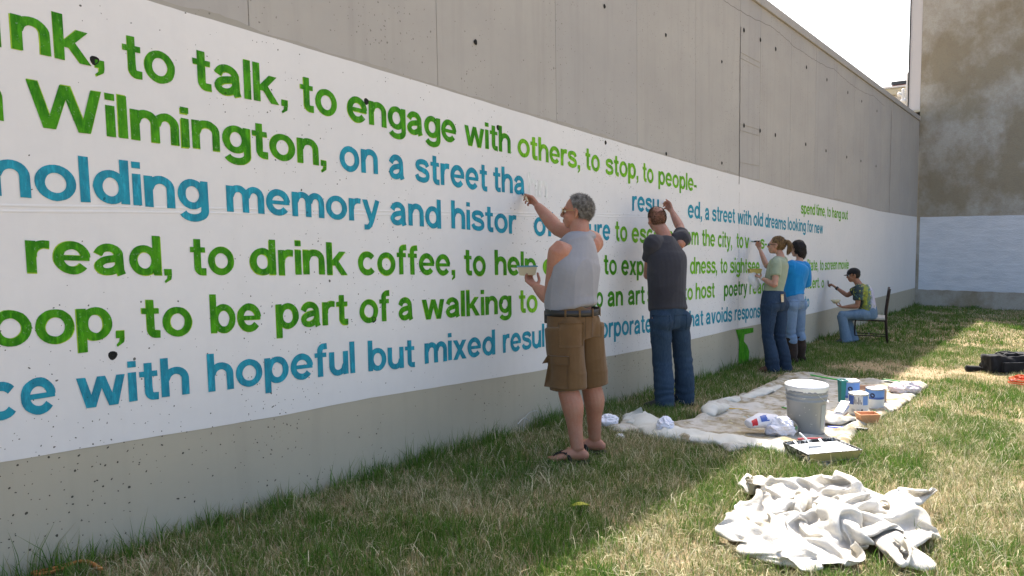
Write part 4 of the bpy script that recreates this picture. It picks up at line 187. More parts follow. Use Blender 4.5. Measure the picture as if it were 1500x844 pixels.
 11,-3,-1,3,14,-24,-1,2,-25,4,3,-21,7,5,-15,4,3,-9,6,11,-6,-7,14,-10,0,23,-2,5,23,0,8,13,7,7,1,15,17,-1,-3,17,8,-11,16,12,15,8,4,-1,19,-5,-19,31,-4,-3,31,-3,0,26,-3,9,9,-8,23,20,-2,3,21,-1,-20,33,-9,-5,22,1,-3,12,9,9,10,3,20,-4,17,-7,12,15,6,15,3,11,13,-5,5,8,-20,0,7,-26,-9,6,-19,-14,6,-10,-7,9,-7,-5,5,-9,4,0,2,14,2,-4,14,0,-13,3,13,-17,-5,25,-13,-11,22,-7,-11,17,2,0,0,-8,8,4,-11,7,15,0,6,9,-2,10,5,-5,9,5,-9,7,12,1,10,15,-11,11,18,-3,4,16,9,-12,11,-6,-20,1,2,-25,16,-12,-15,23,-5,-8,20,-13,7,20,-7,0,18,-5,11,10,-4,13,-1,-7,10,1,-10,1,4,5,-8,7,3,-9,11,-8,4,15,2,9,18,-4,-2,18,-5,-6,21,-1,11,18,-2,14,22,-4,9,24,4,9,21,-5,21,9,-4,29,
 9,11,-8,6,3,-25,-5,12,-20,-4,7,-19,-3,1,-16,4,1,-10,7,11,3,2,15,-6,-11,20,-4,1,24,-2,12,15,6,13,6,-2,11,2,13,19,4,-6,8,6,3,12,6,6,23,1,-14,29,-3,-8,26,-10,6,26,0,11,20,3,-6,8,3,22,16,-3,4,27,-6,-21,32,-3,0,16,-7,7,6,-6,16,0,15,0,11,17,5,16,-6,6,15,-4,3,9,-10,7,8,-25,-9,14,-20,-8,10,-14,-5,15,-3,-1,13,-4,0,7,-12,5,-2,-10,11,-5,-2,13,6,-20,-2,19,-17,-9,18,-2,-6,15,6,1,12,-4,7,6,-11,7,-4,-10,0,5,-7,3,8,-5,9,11,4,12,17,-4,10,19,-5,9,21,10,1,18,0,-8,14,1,-19,7,3,-27,2,-2,-28,19,-17,3,21,-9,-6,16,-12,11,15,-11,15,12,-6,15,5,-5,10,5,-11,0,9,-1,-10,7,8,-17,14,-5,-15,20,-3,3,15,10,4,17,-5,11,21,-6,8,21,-6,9,13,-4,20,19,7,12,24,-2,15,15,-13,19,
 -1,14,-7,10,1,-21,4,1,-20,-3,7,-17,-8,6,-12,-9,9,-9,3,11,-4,12,14,5,-5,18,-4,-13,18,1,7,15,-12,16,13,-1,16,6,11,12,4,4,12,3,-3,17,0,17,20,2,-4,21,-12,-10,26,-1,5,23,4,-16,22,16,-1,10,6,16,18,-11,8,17,-13,16,26,-12,-2,19,-7,3,9,-8,8,9,11,6,12,14,4,15,8,2,14,-7,3,8,-20,5,19,-20,-2,20,-13,-14,19,-10,-9,8,-12,11,5,-13,8,13,-5,4,12,1,-7,-1,-21,8,2,-20,8,10,-18,-2,10,-5,-4,8,0,-4,7,-6,0,6,-5,7,2,-3,11,4,-8,4,11,-7,5,19,-3,8,16,8,9,17,14,5,22,-1,3,13,7,-10,2,9,-21,4,2,-28,21,-4,-20,21,-20,-2,22,-11,-8,18,-9,-1,9,-12,23,6,-9,21,12,-6,10,9,-7,-5,13,-4,-12,15,5,-22,20,-5,-20,15,-7,-10,17,2,10,13,0,17,9,0,21,14,-6,16,16,-1,20,20,-8,10,17,6,18,21,-4,12,
 -16,3,0,10,7,-14,13,3,-12,3,3,-19,0,6,-14,-13,12,-9,-4,13,-6,6,10,7,1,16,-2,-1,21,-5,-9,18,-12,15,17,-5,18,10,10,19,3,5,19,-5,-9,15,-1,3,16,3,19,20,-11,3,13,1,-19,24,9,-12,23,16,-2,25,-1,1,20,-5,9,17,-11,23,7,-16,24,10,-12,10,12,3,5,11,10,2,12,10,0,16,1,2,20,-6,3,21,-12,1,22,-19,-4,17,-23,-7,22,-18,-6,21,-12,-12,9,-3,11,3,2,15,9,-17,6,7,-26,-5,7,-19,-10,11,-7,9,3,-4,9,5,-9,3,5,-1,-3,10,1,-3,6,-7,2,-5,-4,16,11,-11,7,11,-9,15,13,15,5,19,5,2,23,2,-1,6,16,-14,-1,15,-21,10,4,-23,24,-8,-18,23,-20,-10,12,-12,-19,19,-8,6,10,-14,23,14,-12,14,14,-8,5,6,-8,-10,16,2,-13,26,1,-19,18,-1,-22,10,7,15,11,-5,9,20,-12,8,9,-6,27,3,-9,24,10,-10,16,20,-7,11,17,5,16,15,11,14,
 -6,2,19,8,7,-10,12,7,-13,13,3,-19,3,-1,-18,-7,16,-16,-7,10,-3,-7,14,4,0,19,-2,-2,22,-6,0,26,-11,8,21,-11,20,9,2,23,0,-9,23,0,-1,21,-4,2,14,2,11,12,-3,20,20,-9,1,23,-4,-6,17,15,-4,21,7,-1,14,-2,4,8,-12,16,11,-3,17,12,-1,7,11,3,-5,8,4,-9,13,3,-3,18,-1,8,22,-5,7,26,-13,3,25,-15,-2,20,-26,-10,27,-22,-2,31,-14,-4,19,-8,10,1,-16,5,9,-3,21,2,-30,-17,9,-18,17,14,-7,-4,6,-7,4,-1,-1,10,1,-2,6,6,-4,0,9,-3,-5,-2,-7,10,-13,-14,13,17,-4,18,19,9,4,17,8,0,19,8,-5,12,16,-16,1,18,-21,4,7,-21,23,-8,-16,20,-17,-20,12,-14,-17,17,-10,8,15,-12,17,14,-11,12,12,-13,-7,16,-8,-17,19,-6,-20,28,6,-19,20,21,12,12,-1,6,-1,-10,17,8,-20,17,21,-7,26,-1,-15,24,4,-19,4,11,-7,16,14,9,16,15,5,13,
 4,-27,8,6,11,-1,11,15,-10,13,12,-18,11,7,-22,0,19,-22,-10,15,-1,-4,11,-3,-2,20,-6,-3,27,-4,-2,30,-5,2,26,-16,21,8,-14,27,4,1,22,0,3,17,-3,2,20,-5,-3,11,-3,15,19,-10,14,15,-9,13,20,-2,2,16,9,4,13,7,2,9,-3,3,11,2,-3,6,-4,-7,5,-2,-16,6,-5,-14,13,-1,-1,20,2,11,21,5,16,26,-8,9,31,-10,1,26,-24,-5,32,-31,-9,39,-18,8,24,-20,4,7,-17,3,8,6,22,6,-37,-2,4,-16,24,10,-4,3,10,-7,1,1,-5,4,-5,4,6,-1,0,5,6,-7,0,7,-14,-3,-23,-6,13,8,-5,22,23,7,3,17,7,-2,16,11,-9,13,18,-15,9,16,-18,4,10,-19,11,-3,-21,20,-17,-17,18,-13,-12,10,-16,10,18,-8,8,16,-12,-2,17,-14,-13,18,-10,-25,26,-3,-12,28,20,0,25,17,7,3,-5,16,0,-20,15,-9,-18,15,22,-12,27,2,-22,27,-2,-24,3,6,-10,11,15,-2,13,17,1,9,
 2,-25,7,6,10,-2,12,17,-10,16,22,-14,13,25,-17,-1,24,-22,-7,20,-9,-4,10,-12,3,15,-11,0,29,1,-1,34,-2,-1,28,-17,11,17,-12,27,4,-1,23,-1,1,19,-5,2,17,-6,4,19,-12,4,21,-12,10,10,-3,20,8,-3,17,17,6,7,14,4,-1,6,3,-8,4,-1,-14,6,-10,-14,-2,2,-18,10,4,-10,15,-3,-2,13,-4,14,25,1,13,23,3,9,28,-19,-1,36,-19,-1,43,-23,-4,42,-25,-4,27,-25,6,17,-11,11,12,-4,20,9,-35,12,4,-21,21,6,-3,13,7,-4,8,2,-6,3,-5,-1,4,-6,7,5,-3,-7,2,5,-14,-6,-21,-8,3,1,1,25,23,6,1,20,6,0,12,8,-12,8,15,-18,12,18,-14,8,13,-13,11,3,-15,18,-11,-11,18,-11,-10,14,-12,-1,14,-13,-4,11,-19,-9,25,-15,-10,25,-8,-27,25,-4,7,23,22,0,21,14,4,10,-9,14,-8,-20,17,-11,-17,11,17,-20,22,-1,-27,24,-2,-25,10,5,-17,10,12,-6,14,14,4,3,
 -6,-5,14,8,8,-9,18,18,-7,17,28,-13,11,33,-18,-3,32,-20,-6,20,-15,2,9,-10,11,11,-9,5,23,-8,2,34,-5,-4,29,-14,0,21,2,26,-2,-6,23,1,1,22,-1,1,21,-1,6,21,-9,5,11,-14,10,15,-8,9,5,-6,7,10,9,9,6,5,3,3,1,-10,3,-3,-15,19,-5,-16,-5,9,-15,7,4,-7,16,-3,1,6,-10,18,25,0,2,24,-6,-4,24,-15,4,38,-19,-8,53,-15,-1,48,-22,5,29,-22,18,12,-14,16,13,-16,16,13,-28,22,8,-23,19,5,-7,11,5,1,7,3,-3,7,1,-5,4,-3,-3,1,-8,-7,3,-11,-11,-2,-24,-1,-10,5,1,26,24,7,2,21,5,-1,11,5,-13,2,11,-20,8,14,-19,11,12,-11,10,11,-8,16,-3,-11,18,-7,-8,17,-7,-10,11,-16,-9,6,-26,-7,31,-14,-5,32,-7,-25,21,-10,12,24,10,5,13,12,8,10,-10,9,-5,-9,18,-10,-16,12,17,-22,16,0,-27,14,-5,-25,17,4,-17,18,10,-8,15,14,2,1,
 10,13,9,-2,15,-7,13,18,-15,13,29,-17,11,34,-16,-1,32,-19,3,17,-13,15,4,-7,13,6,-11,10,18,-14,0,27,-12,-9,32,8,-6,23,5,18,3,-14,24,5,6,22,1,6,27,-1,6,22,-9,5,9,-13,-2,7,-13,-6,11,-12,-2,1,11,12,3,10,12,9,2,-4,8,-9,-12,20,-6,-15,-5,13,-13,4,9,-8,13,-8,7,14,-2,-3,24,-3,-4,26,-7,1,27,-9,5,38,-19,-9,53,-16,6,43,-21,23,16,-26,25,-3,-21,8,10,-17,14,16,-23,19,20,-8,17,10,-7,11,2,-2,10,-1,-7,8,6,-8,4,5,-10,1,-6,-10,0,-19,-3,-3,-25,-3,-12,9,3,27,26,9,1,21,6,-3,12,5,-14,5,8,-18,4,10,-22,0,3,-16,6,4,-13,14,-3,-13,13,2,-10,17,-7,-7,17,-4,-10,9,-23,-7,26,-22,-4,39,0,-12,30,-11,1,7,-4,17,9,-4,11,9,-3,11,2,2,18,5,-4,14,19,-13,11,-3,-24,10,-6,-26,17,9,-20,21,13,-11,10,14,-8,-1,
 19,33,-14,1,19,2,-1,24,-14,2,26,-17,5,29,-19,5,23,-21,16,9,-15,18,5,0,15,2,0,14,11,-15,1,23,-18,-12,35,12,-7,28,7,10,10,-23,23,-2,-2,23,2,8,27,0,13,23,-9,3,3,-15,-10,7,-17,-11,13,-10,-1,2,1,14,-3,12,13,10,8,4,11,-10,-3,17,-13,-8,1,11,-11,2,14,-4,17,2,-6,23,-4,-1,24,3,-9,27,-6,-4,29,-12,-1,41,-15,4,39,-22,24,32,-26,32,-2,-28,19,-13,-18,-4,8,-18,10,16,-17,18,21,-2,15,11,-11,4,2,-6,4,4,-8,6,11,-11,-2,6,-10,4,-4,-10,5,-15,11,5,-25,-7,-3,19,6,23,26,12,-5,18,8,-8,7,2,-18,3,5,-19,5,10,-18,3,2,-17,7,-4,-16,0,-14,-9,13,-7,-10,15,1,-10,18,-4,-11,19,-6,-12,22,-19,7,36,-9,10,38,-5,-3,21,2,-1,-1,-8,16,2,-2,16,14,2,10,18,-6,-2,11,-3,9,-4,-9,24,5,-25,22,8,-30,6,14,-14,7,12,-11,-2,
 26,47,-16,-3,17,-14,3,24,-5,-3,23,-11,3,19,-16,6,15,-21,11,5,-14,16,-1,-1,4,8,12,16,12,-6,12,16,-20,-11,34,11,-8,30,4,7,13,-23,22,-3,-12,22,-8,-2,25,3,13,20,-7,4,11,-17,2,3,-12,-15,13,-11,3,0,-4,11,-11,6,7,10,6,7,12,-5,2,14,-10,4,11,1,-10,7,8,-5,16,16,0,27,2,-8,26,-6,2,28,-1,-7,32,-7,-5,33,-16,13,28,-27,35,26,-27,32,-15,-18,-1,-14,-17,2,1,-21,5,16,-10,16,11,-11,13,5,-11,0,2,-6,-2,5,-9,4,15,-10,-9,9,-12,0,3,0,13,-15,-7,3,-8,15,20,27,11,15,22,12,-14,9,3,-20,4,5,-17,3,8,-18,0,3,-19,4,-5,-16,8,-12,-14,11,-12,-15,-1,-20,0,15,-9,-6,14,-1,-15,21,-7,-11,31,-4,-1,37,5,16,37,-5,-5,15,-3,18,12,10,14,19,-7,-1,20,-10,-6,22,8,3,10,8,17,1,-5,26,4,-27,14,8,-33,2,8,-22,-2,-1,-18,-4,
 20,31,-36,0,23,-7,-5,16,-11,5,17,-1,1,18,-4,2,10,-14,10,4,-16,12,0,0,-8,8,6,11,15,0,26,11,3,-5,34,1,-9,32,-3,3,15,-25,19,-1,-14,23,-7,-2,22,-18,0,3,-19,10,15,2,0,17,-4,4,9,-11,1,-10,-8,4,-7,2,15,4,-7,6,12,-3,-3,17,-7,-2,16,8,1,12,-6,0,18,12,-4,25,16,0,30,1,-7,30,-6,5,35,-2,-6,35,-14,8,27,-24,32,23,-32,17,-10,-25,15,-16,-13,12,-13,-13,6,-8,-15,4,2,-12,2,-1,-6,-5,-2,-3,-6,-1,-10,7,12,-7,-3,12,-11,0,9,-4,11,7,8,14,16,16,18,22,10,10,14,4,-23,6,2,-21,1,7,-16,-7,3,-21,-2,-1,-19,7,-5,-16,10,-18,-14,15,-22,-15,13,-20,-11,6,-21,3,14,-12,7,23,0,6,32,-6,-6,37,5,-15,26,30,9,31,9,0,27,-8,-3,24,-8,-3,23,14,9,10,19,18,8,9,18,12,-13,13,6,-32,0,-3,-32,-1,-2,-24,-3,-2,-20,-3,
]


# ------------------------------------------------------------------ camera, sky, sun
cam_data = bpy.data.cameras.new('camera')
cam = bpy.data.objects.new('camera', cam_data)
COL.objects.link(cam)
SC.camera = cam
_r, _u, _f, _lens = SPOTS['CAM']
cam_data.sensor_width = 36.0
cam_data.lens = _lens
cam_data.clip_start = 0.05
cam_data.clip_end = 2000
cam.matrix_world = Matrix(((_r[0], _u[0], -_f[0], 0.0), (_r[1], _u[1], -_f[1], -3.25), (_r[2], _u[2], -_f[2], 1.5), (0, 0, 0, 1)))

TO_SUN = Vector((0.69, 0.355, 1.0)).normalized()
world = bpy.data.worlds.new('World')
SC.world = world
world.use_nodes = True
wn = world.node_tree
bg = wn.nodes['Background']
sky = wn.nodes.new('ShaderNodeTexSky')
sky.sky_type = 'NISHITA'
sky.sun_disc = False
sky.sun_elevation = math.asin(TO_SUN.z)
sky.sun_rotation = math.atan2(TO_SUN.x, TO_SUN.y)
sky.air_density = 1.0
sky.dust_density = 5.0
sky.ozone_density = 0.5
wn.links.new(sky.outputs[0], bg.inputs[0])
bg.inputs[1].default_value = 0.15
sun_data = bpy.data.lights.new('sun', 'SUN')
sun_data.energy = 4.3
sun_data.angle = math.radians(0.6)
sun_data.color = (1.0, 0.955, 0.88)
sun = bpy.data.objects.new('sun', sun_data)
sun.rotation_euler = TO_SUN.to_track_quat('Z', 'Y').to_euler()
sun.location = (10, -2, 20)
COL.objects.link(sun)
SC.view_settings.view_transform = 'Standard'
SC.view_settings.look = 'None'
SC.view_settings.exposure = 1.40
SC.view_settings.gamma = 1.0
SC.cycles.max_bounces = 8
SC.cycles.diffuse_bounces = 5
SC.cycles.use_denoising = True


# ------------------------------------------------------------------ helpers
def ground_z(x):
    return float(np.interp(x, GROUND_S, GROUND_Z))


def ground_z_arr(x):
    return np.interp(x, GROUND_S, GROUND_Z)


def _hash(ix, iy, iz, seed):
    h = (ix.astype(np.int64) * 374761393 + iy.astype(np.int64) * 668265263 + iz.astype(np.int64) * 2147483647 + seed * 974634777) & 0xffffffff
    h = ((h ^ (h >> 13)) * 1274126177) & 0xffffffff
    h = (h ^ (h >> 16)) & 0xffffffff
    return h.astype(np.float64) / 4294967295.0


def vnoise(P, seed=0):
    """smooth value noise in -1..1 for an (n,3) array"""
    P = np.asarray(P, float)
    I = np.floor(P)
    F = P - I
    F = F * F * (3 - 2 * F)
    x, y, z = I[:, 0], I[:, 1], I[:, 2]
    out = 0
    for dx in (0, 1):
        wx = F[:, 0] if dx else 1 - F[:, 0]
        for dy in (0, 1):
            wy = F[:, 1] if dy else 1 - F[:, 1]
            for dz in (0, 1):
                wz = F[:, 2] if dz else 1 - F[:, 2]
                out = out + wx * wy * wz * _hash(x + dx, y + dy, z + dz, seed)
    return out * 2 - 1


def n2(x, y, s, seed):
    x = np.asarray(x, float)
    y = np.asarray(y, float)
    return vnoise(np.stack([x * s, y * s, np.full_like(x, 0.37)], 1), seed)


def props(o, label=None, cat=None, group=None, kind=None):
    if label:
        o['label'] = label
    if cat:
        o['category'] = cat
    if group:
        o['group'] = group
    if kind:
        o['kind'] = kind
    return o


def root(name, loc, label, cat, group=None):
    o = bpy.data.objects.new(name, None)
    o.empty_display_size = 0.1
    o.location = loc
    COL.objects.link(o)
    return props(o, label, cat, group)


def world_loc(o):
    v = Vector((0, 0, 0))
    while o:
        v = v + Vector(o.location)
        o = o.parent
    return v


def add(name, V, F, mat, parent=None, smooth=False, origin=None, bevel=0.0):
    """one mesh object from world-space vertices"""
    V = np.asarray(V, float).reshape(-1, 3)
    if parent is not None:
        off = np.array(world_loc(parent))
        loc = (0, 0, 0)
    else:
        if origin is None:
            origin = (V[:, 0].mean(), V[:, 1].mean(), V[:, 2].min())
        off = np.array(origin, float)
        loc = tuple(off)
    me = bpy.data.meshes.new(name)
    me.from_pydata((V - off).tolist(), [], [tuple(int(i) for i in f) for f in F])
    if mat:
        me.materials.append(mat)
    if smooth:
        me.polygons.foreach_set('use_smooth', [True] * len(me.polygons))
    me.update()
    o = bpy.data.objects.new(name, me)
    o.location = loc
    if parent is not None:
        o.parent = parent
    COL.objects.link(o)
    if bevel:
        m = o.modifiers.new('bevel', 'BEVEL')
        m.width = bevel
        m.segments = 2
        m.limit_method = 'ANGLE'
    return o


def join(parts):
    V = []
    F = []
    k = 0
    for v, f in parts:
        v = np.asarray(v, float).reshape(-1, 3)
        V.append(v)
        F += [tuple(int(i) + k for i in q) for q in f]
        k += len(v)
    return np.concatenate(V), F


BOXF = [(0, 3, 2, 1), (4, 5, 6, 7), (0, 1, 5, 4), (1, 2, 6, 5), (2, 3, 7, 6), (3, 0, 4, 7)]


def box(x0, x1, y0, y1, z0, z1):
    return ([(x0, y0, z0), (x1, y0, z0), (x1, y1, z0), (x0, y1, z0), (x0, y0, z1), (x1, y0, z1), (x1, y1, z1), (x0, y1, z1)], BOXF)


def bar(a, b, w, t, up=(0, 0, 1)):
    """rectangular bar from a to b, w across, t along 'up'"""
    a = Vector(a)
    b = Vector(b)
    d = (b - a).normalized()
    s = d.cross(Vector(up))
    if s.length < 1e-4:
        s = d.cross(Vector((1, 0, 0)))
    s.normalize()
    u = s.cross(d)
    V = []
    for p in (a, b):
        for i, j in ((-1, -1), (1, -1), (1, 1), (-1, 1)):
            V.append(p + s * (i * w / 2) + u * (j * t / 2))
    return ([tuple(v) for v in V], BOXF)


def catmull(P, sub):
    P = np.asarray(P, float)
    if sub <= 1 or len(P) < 3:
        if len(P) == 2 and sub > 1:
            t = np.linspace(0, 1, sub + 1)[:, None]
            return P[0] * (1 - t) + P[1] * t
        return P
    Q = np.concatenate([[2 * P[0] - P[1]], P, [2 * P[-1] - P[-2]]])
    out = []
    for i in range(1, len(Q) - 2):
        p0, p1, p2, p3 = Q[i - 1], Q[i], Q[i + 1], Q[i + 2]
        for k in range(sub):
            t = k / sub
            out.append(0.5 * ((2 * p1) + (-p0 + p2) * t + (2 * p0 - 5 * p1 + 4 * p2 - p3) * t * t + (-p0 + 3 * p1 - 3 * p2 + p3) * t ** 3))
    out.append(P[-1])
    return np.array(out)


def tube(pts, ra, rb=None, side=(1, 0, 0), n=14, sub=3, cap=0.6):
    """lofted closed tube: ra half width along 'side', rb half depth across it"""
    pts = np.asarray([tuple(p) for p in pts], float)
    ra = np.atleast_1d(np.asarray(ra, float))
    if len(ra) == 1:
        ra = np.repeat(ra, len(pts))
    rb = ra if rb is None else np.atleast_1d(np.asarray(rb, float))
    if len(rb) == 1:
        rb = np.repeat(rb, len(pts))
    side = np.asarray(side, float)
    if side.ndim == 1:
        side = np.repeat(side[None], len(pts), 0)
    C = catmull(np.concatenate([pts, ra[:, None], rb[:, None], side], 1), sub)
    P, A, B, S = C[:, :3], np.maximum(C[:, 3], 1e-4), np.maximum(C[:, 4], 1e-4), C[:, 5:8]
    T = np.gradient(P, axis=0)
    T /= np.linalg.norm(T, axis=1)[:, None] + 1e-12
    S = S - (S * T).sum(1)[:, None] * T
    S /= np.linalg.norm(S, axis=1)[:, None] + 1e-12
    U = np.cross(T, S)
    rings = []
    m = len(P)

    def ring(c, a, b, s, u):
        an = np.linspace(0, 2 * math.pi, n, endpoint=False)
        return c + np.cos(an)[:, None] * s * a + np.sin(an)[:, None] * u * b
    if cap > 0:
        for k in (0.35, 0.75, 0.95):
            h = math.sqrt(1 - k * k) * cap
            rings.append(ring(P[0] - T[0] * h * min(A[0], B[0]), A[0] * k, B[0] * k, S[0], U[0]))
    for i in range(m):
        rings.append(ring(P[i], A[i], B[i], S[i], U[i]))
    if cap > 0:
        for k in (0.95, 0.75, 0.35):
            h = math.sqrt(1 - k * k) * cap
            rings.append(ring(P[-1] + T[-1] * h * min(A[-1], B[-1]), A[-1] * k, B[-1] * k, S[-1], U[-1]))
    V = np.concatenate(rings)
    F = []
    R = len(rings)
    for i in range(R - 1):
        for j in range(n):
            a, b = i * n + j, i * n + (j + 1) % n
            F.append((a, b, b + n, a + n))
    F.append(tuple(range(n - 1, -1, -1)))
    F.append(tuple((R - 1) * n + j for j in range(n)))
    return V, F


def ellipsoid(c, r, axes=None, nu=18, nv=12):
    V = []
    F = []
    ax = np.array(axes if axes is not None else np.eye(3), float)
    for i in range(1, nv):
        th = math.pi * i / nv
        for j in range(nu):
            ph = 2 * math.pi * j / nu
            V.append((math.sin(th) * math.cos(ph) * r[0], math.sin(th) * math.sin(ph) * r[1], math.cos(th) * r[2]))
    V.append((0, 0, r[2]))
    V.append((0, 0, -r[2]))
    for i in range(nv - 2):
        for j in range(nu):
            a, b = i * nu + j, i * nu + (j + 1) % nu
            F.append((a, a + nu, b + nu, b))
    t = len(V) - 2
    for j in range(nu):
        F.append((t, j, (j + 1) % nu))
        F.append((t + 1, (nv - 2) * nu + (j + 1) % nu, (nv - 2) * nu + j))
    V = np.array(V) @ ax + np.array(tuple(c))
    return V, F


def lathe(profile, c, n=28, axis=None):
    """profile: (r, z) list; open ends stay open when r > 0"""
    V = []
    F = []
    for r, z in profile:
        for j in range(n):
            a = 2 * math.pi * j / n
            V.append((r * math.cos(a), r * math.sin(a), z))
    for i in range(len(profile) - 1):
        for j in range(n):
            a, b = i * n + j, i * n + (j + 1) % n
            F.append((a, b, b + n, a + n))
    V = np.array(V)
    if axis is not None:
        q = Vector((0, 0, 1)).rotation_difference(Vector(axis).normalized()).to_matrix()
        V = V @ np.array(q).T
    return V + np.array(tuple(c)), F


def fuse(parts, voxel=0.006, smooth=4, disp=None, factor=0.5):
    """union of closed shapes as one continuous skin; returns vertices, faces"""
    V, F = join(parts)
    me = bpy.data.meshes.new('tmp')
    me.from_pydata(V.tolist(), [], F)
    bm = bmesh.new()
    bm.from_mesh(me)
    bmesh.ops.recalc_face_normals(bm, faces=bm.faces)
    bm.to_mesh(me)
    bm.free()
    o = bpy.data.objects.new('tmp', me)
    COL.objects.link(o)
    m = o.modifiers.new('r', 'REMESH')
    m.mode = 'VOXEL'
    m.voxel_size = voxel
    m.use_smooth_shade = True
    if smooth:
        m = o.modifiers.new('s', 'SMOOTH')
        m.factor = factor
        m.iterations = smooth
    dg = bpy.context.evaluated_depsgraph_get()
    ev = o.evaluated_get(dg)
    e = ev.to_mesh()
    nv = len(e.vertices)
    co = np.empty(nv * 3, np.float32)
    no = np.empty(nv * 3, np.float32)
    e.vertices.foreach_get('co', co)
    e.vertex_normals.foreach_get('vector', no)
    co = co.reshape(-1, 3).astype(float)
    no = no.reshape(-1, 3).astype(float)
    nl = len(e.loops)
    vi = np.empty(nl, np.int32)
    e.loops.foreach_get('vertex_index', vi)
    ls = np.empty(len(e.polygons), np.int32)
    e.polygons.foreach_get('loop_start', ls)
    lt = np.empty(len(e.polygons), np.int32)
    e.polygons.foreach_get('loop_total', lt)
    F = [tuple(vi[a:a + b].tolist()) for a, b in zip(ls, lt)]
    ev.to_mesh_clear()
    bpy.data.objects.remove(o)
    bpy.data.meshes.remove(me)
    if disp is not None:
        co = co + no * disp(co, no)[:, None]
    return co, F


# ------------------------------------------------------------------ materials
def mat_new(name, color=(0.5, 0.5, 0.5), rough=0.7, metal=0.0, spec=0.3):
    m = bpy.data.materials.new(name)
    m.use_nodes = True
    b = m.node_tree.nodes['Principled BSDF']
    b.inputs['Base Color'].default_value = (*color, 1)
    b.inputs['Roughness'].default_value = rough
    b.inputs['Metallic'].default_value = metal
    b.inputs['Specular IOR Level'].default_value = spec
    return m


class NT:
    def __init__(s, m):
        s.m = m
        s.t = m.node_tree
        s.b = s.t.nodes['Principled BSDF']
        s.pos = None

    def n(s, typ, **kw):
        x = s.t.nodes.new(typ)
        for k, v in kw.items():
            setattr(x, k, v)
        return x

    def lk(s, a, b):
        s.t.links.new(a, b)

    def coord(s, scale=(1, 1, 1), obj=False):
        if obj:
            g = s.n('ShaderNodeTexCoord').outputs['Object']
        else:
            g = s.n('ShaderNodeNewGeometry').outputs['Position']
        mp = s.n('ShaderNodeMapping')
        mp.inputs['Scale'].default_value = scale
        s.lk(g, mp.inputs[0])
        return mp.outputs[0]

    def noise(s, vec, scale, detail=3, rough=0.55):
        x = s.n('ShaderNodeTexNoise')
        x.inputs['Scale'].default_value = scale
        x.inputs['Detail'].default_value = detail
        x.inputs['Roughness'].default_value = rough
        s.lk(vec, x.inputs['Vector'])
        return x.outputs['Fac']

    def ramp(s, fac, stops):
        r = s.n('ShaderNodeValToRGB')
        e = r.color_ramp.elements
        while len(e) < len(stops):
            e.new(0.5)
        for i, (p, c) in enumerate(stops):
            e[i].position = p
            e[i].color = (*c, 1) if len(c) == 3 else c
        s.lk(fac, r.inputs[0])
        return r.outputs[0]

    def fr(s, fac, a, b):
        """map a..b to 0..1, clamped"""
        r = s.n('ShaderNodeMapRange')
        r.inputs['From Min'].default_value = a
        r.inputs['From Max'].default_value = b
        s.lk(fac, r.inputs['Value'])
        return r.outputs[0]

    def mix(s, fac, a, b, blend='MIX'):
        x = s.n('ShaderNodeMix', data_type='RGBA', blend_type=blend)
        if isinstance(fac, (int, float)):
            x.inputs['Factor'].default_value = fac
        else:
            s.lk(fac, x.inputs['Factor'])
        for v, i in ((a, 6), (b, 7)):
            if isinstance(v, tuple):
                x.inputs[i].default_value = (*v, 1)
            else:
                s.lk(v, x.inputs[i])
        return x.outputs[2]

    def math(s, op, a, b=None):
        x = s.n('ShaderNodeMath', operation=op)
        for v, i in ((a, 0), (b, 1)):
            if v is None:
                continue
            if isinstance(v, (int, float)):
                x.inputs[i].default_value = v
            else:
                s.lk(v, x.inputs[i])
        return x.outputs[0]

    def bump(s, h, strength=0.3, dist=0.01, normal=None):
        x = s.n('ShaderNodeBump')
        x.inputs['Strength'].default_value = strength
        x.inputs['Distance'].default_value = dist
        s.lk(h, x.inputs['Height'])
        if normal is not None:
            s.lk(normal, x.inputs['Normal'])
        s.lk(x.outputs[0], s.b.inputs['Normal'])
        return x.outputs[0]

    def color(s, c):
        s.lk(c, s.b.inputs['Base Color'])


def pocks(t, scales=((6.5, 0.050), (17.0, 0.12), (40.0, 0.20)), dens=0.5):
    """bug holes cast into the concrete: 0..1 mask, shared by bare and painted areas (same world positions)"""
    pos = t.coord()
    wob = t.n('ShaderNodeMixRGB', blend_type='ADD')
    wob.inputs[0].default_value = 0.03
    nz = t.n('ShaderNodeTexNoise')
    nz.inputs['Scale'].default_value = 22
    t.lk(pos, nz.inputs['Vector'])
    t.lk(pos, wob.inputs[1])
    t.lk(nz.outputs['Color'], wob.inputs[2])
    cluster = t.fr(t.noise(t.coord((1.1, 1, 0.6)), 1.3, 3), 0.46, 0.62)
    total = None
    for k, (sc_, rad) in enumerate(scales):
        v = t.n('ShaderNodeTexVoronoi')
        v.inputs['Scale'].default_value = sc_
        t.lk(wob.outputs[0], v.inputs['Vector'])
        sep = t.n('ShaderNodeSeparateColor')
        t.lk(v.outputs['Color'], sep.inputs[0])
        keep = t.math('LESS_THAN', sep.outputs[0], t.math('MULTIPLY_ADD', cluster, dens) if False else t.math('ADD', t.math('MULTIPLY', cluster, dens), 0.05))
        size = t.math('ADD', t.math('MULTIPLY', t.math('POWER', sep.outputs[1], 2.2), rad * 1.4), rad * 0.22)
        hit = t.math('LESS_THAN', v.outputs['Distance'], size)
        both = t.math('MULTIPLY', keep, hit)
        total = both if total is None else t.math('MAXIMUM', total, both)
    return total


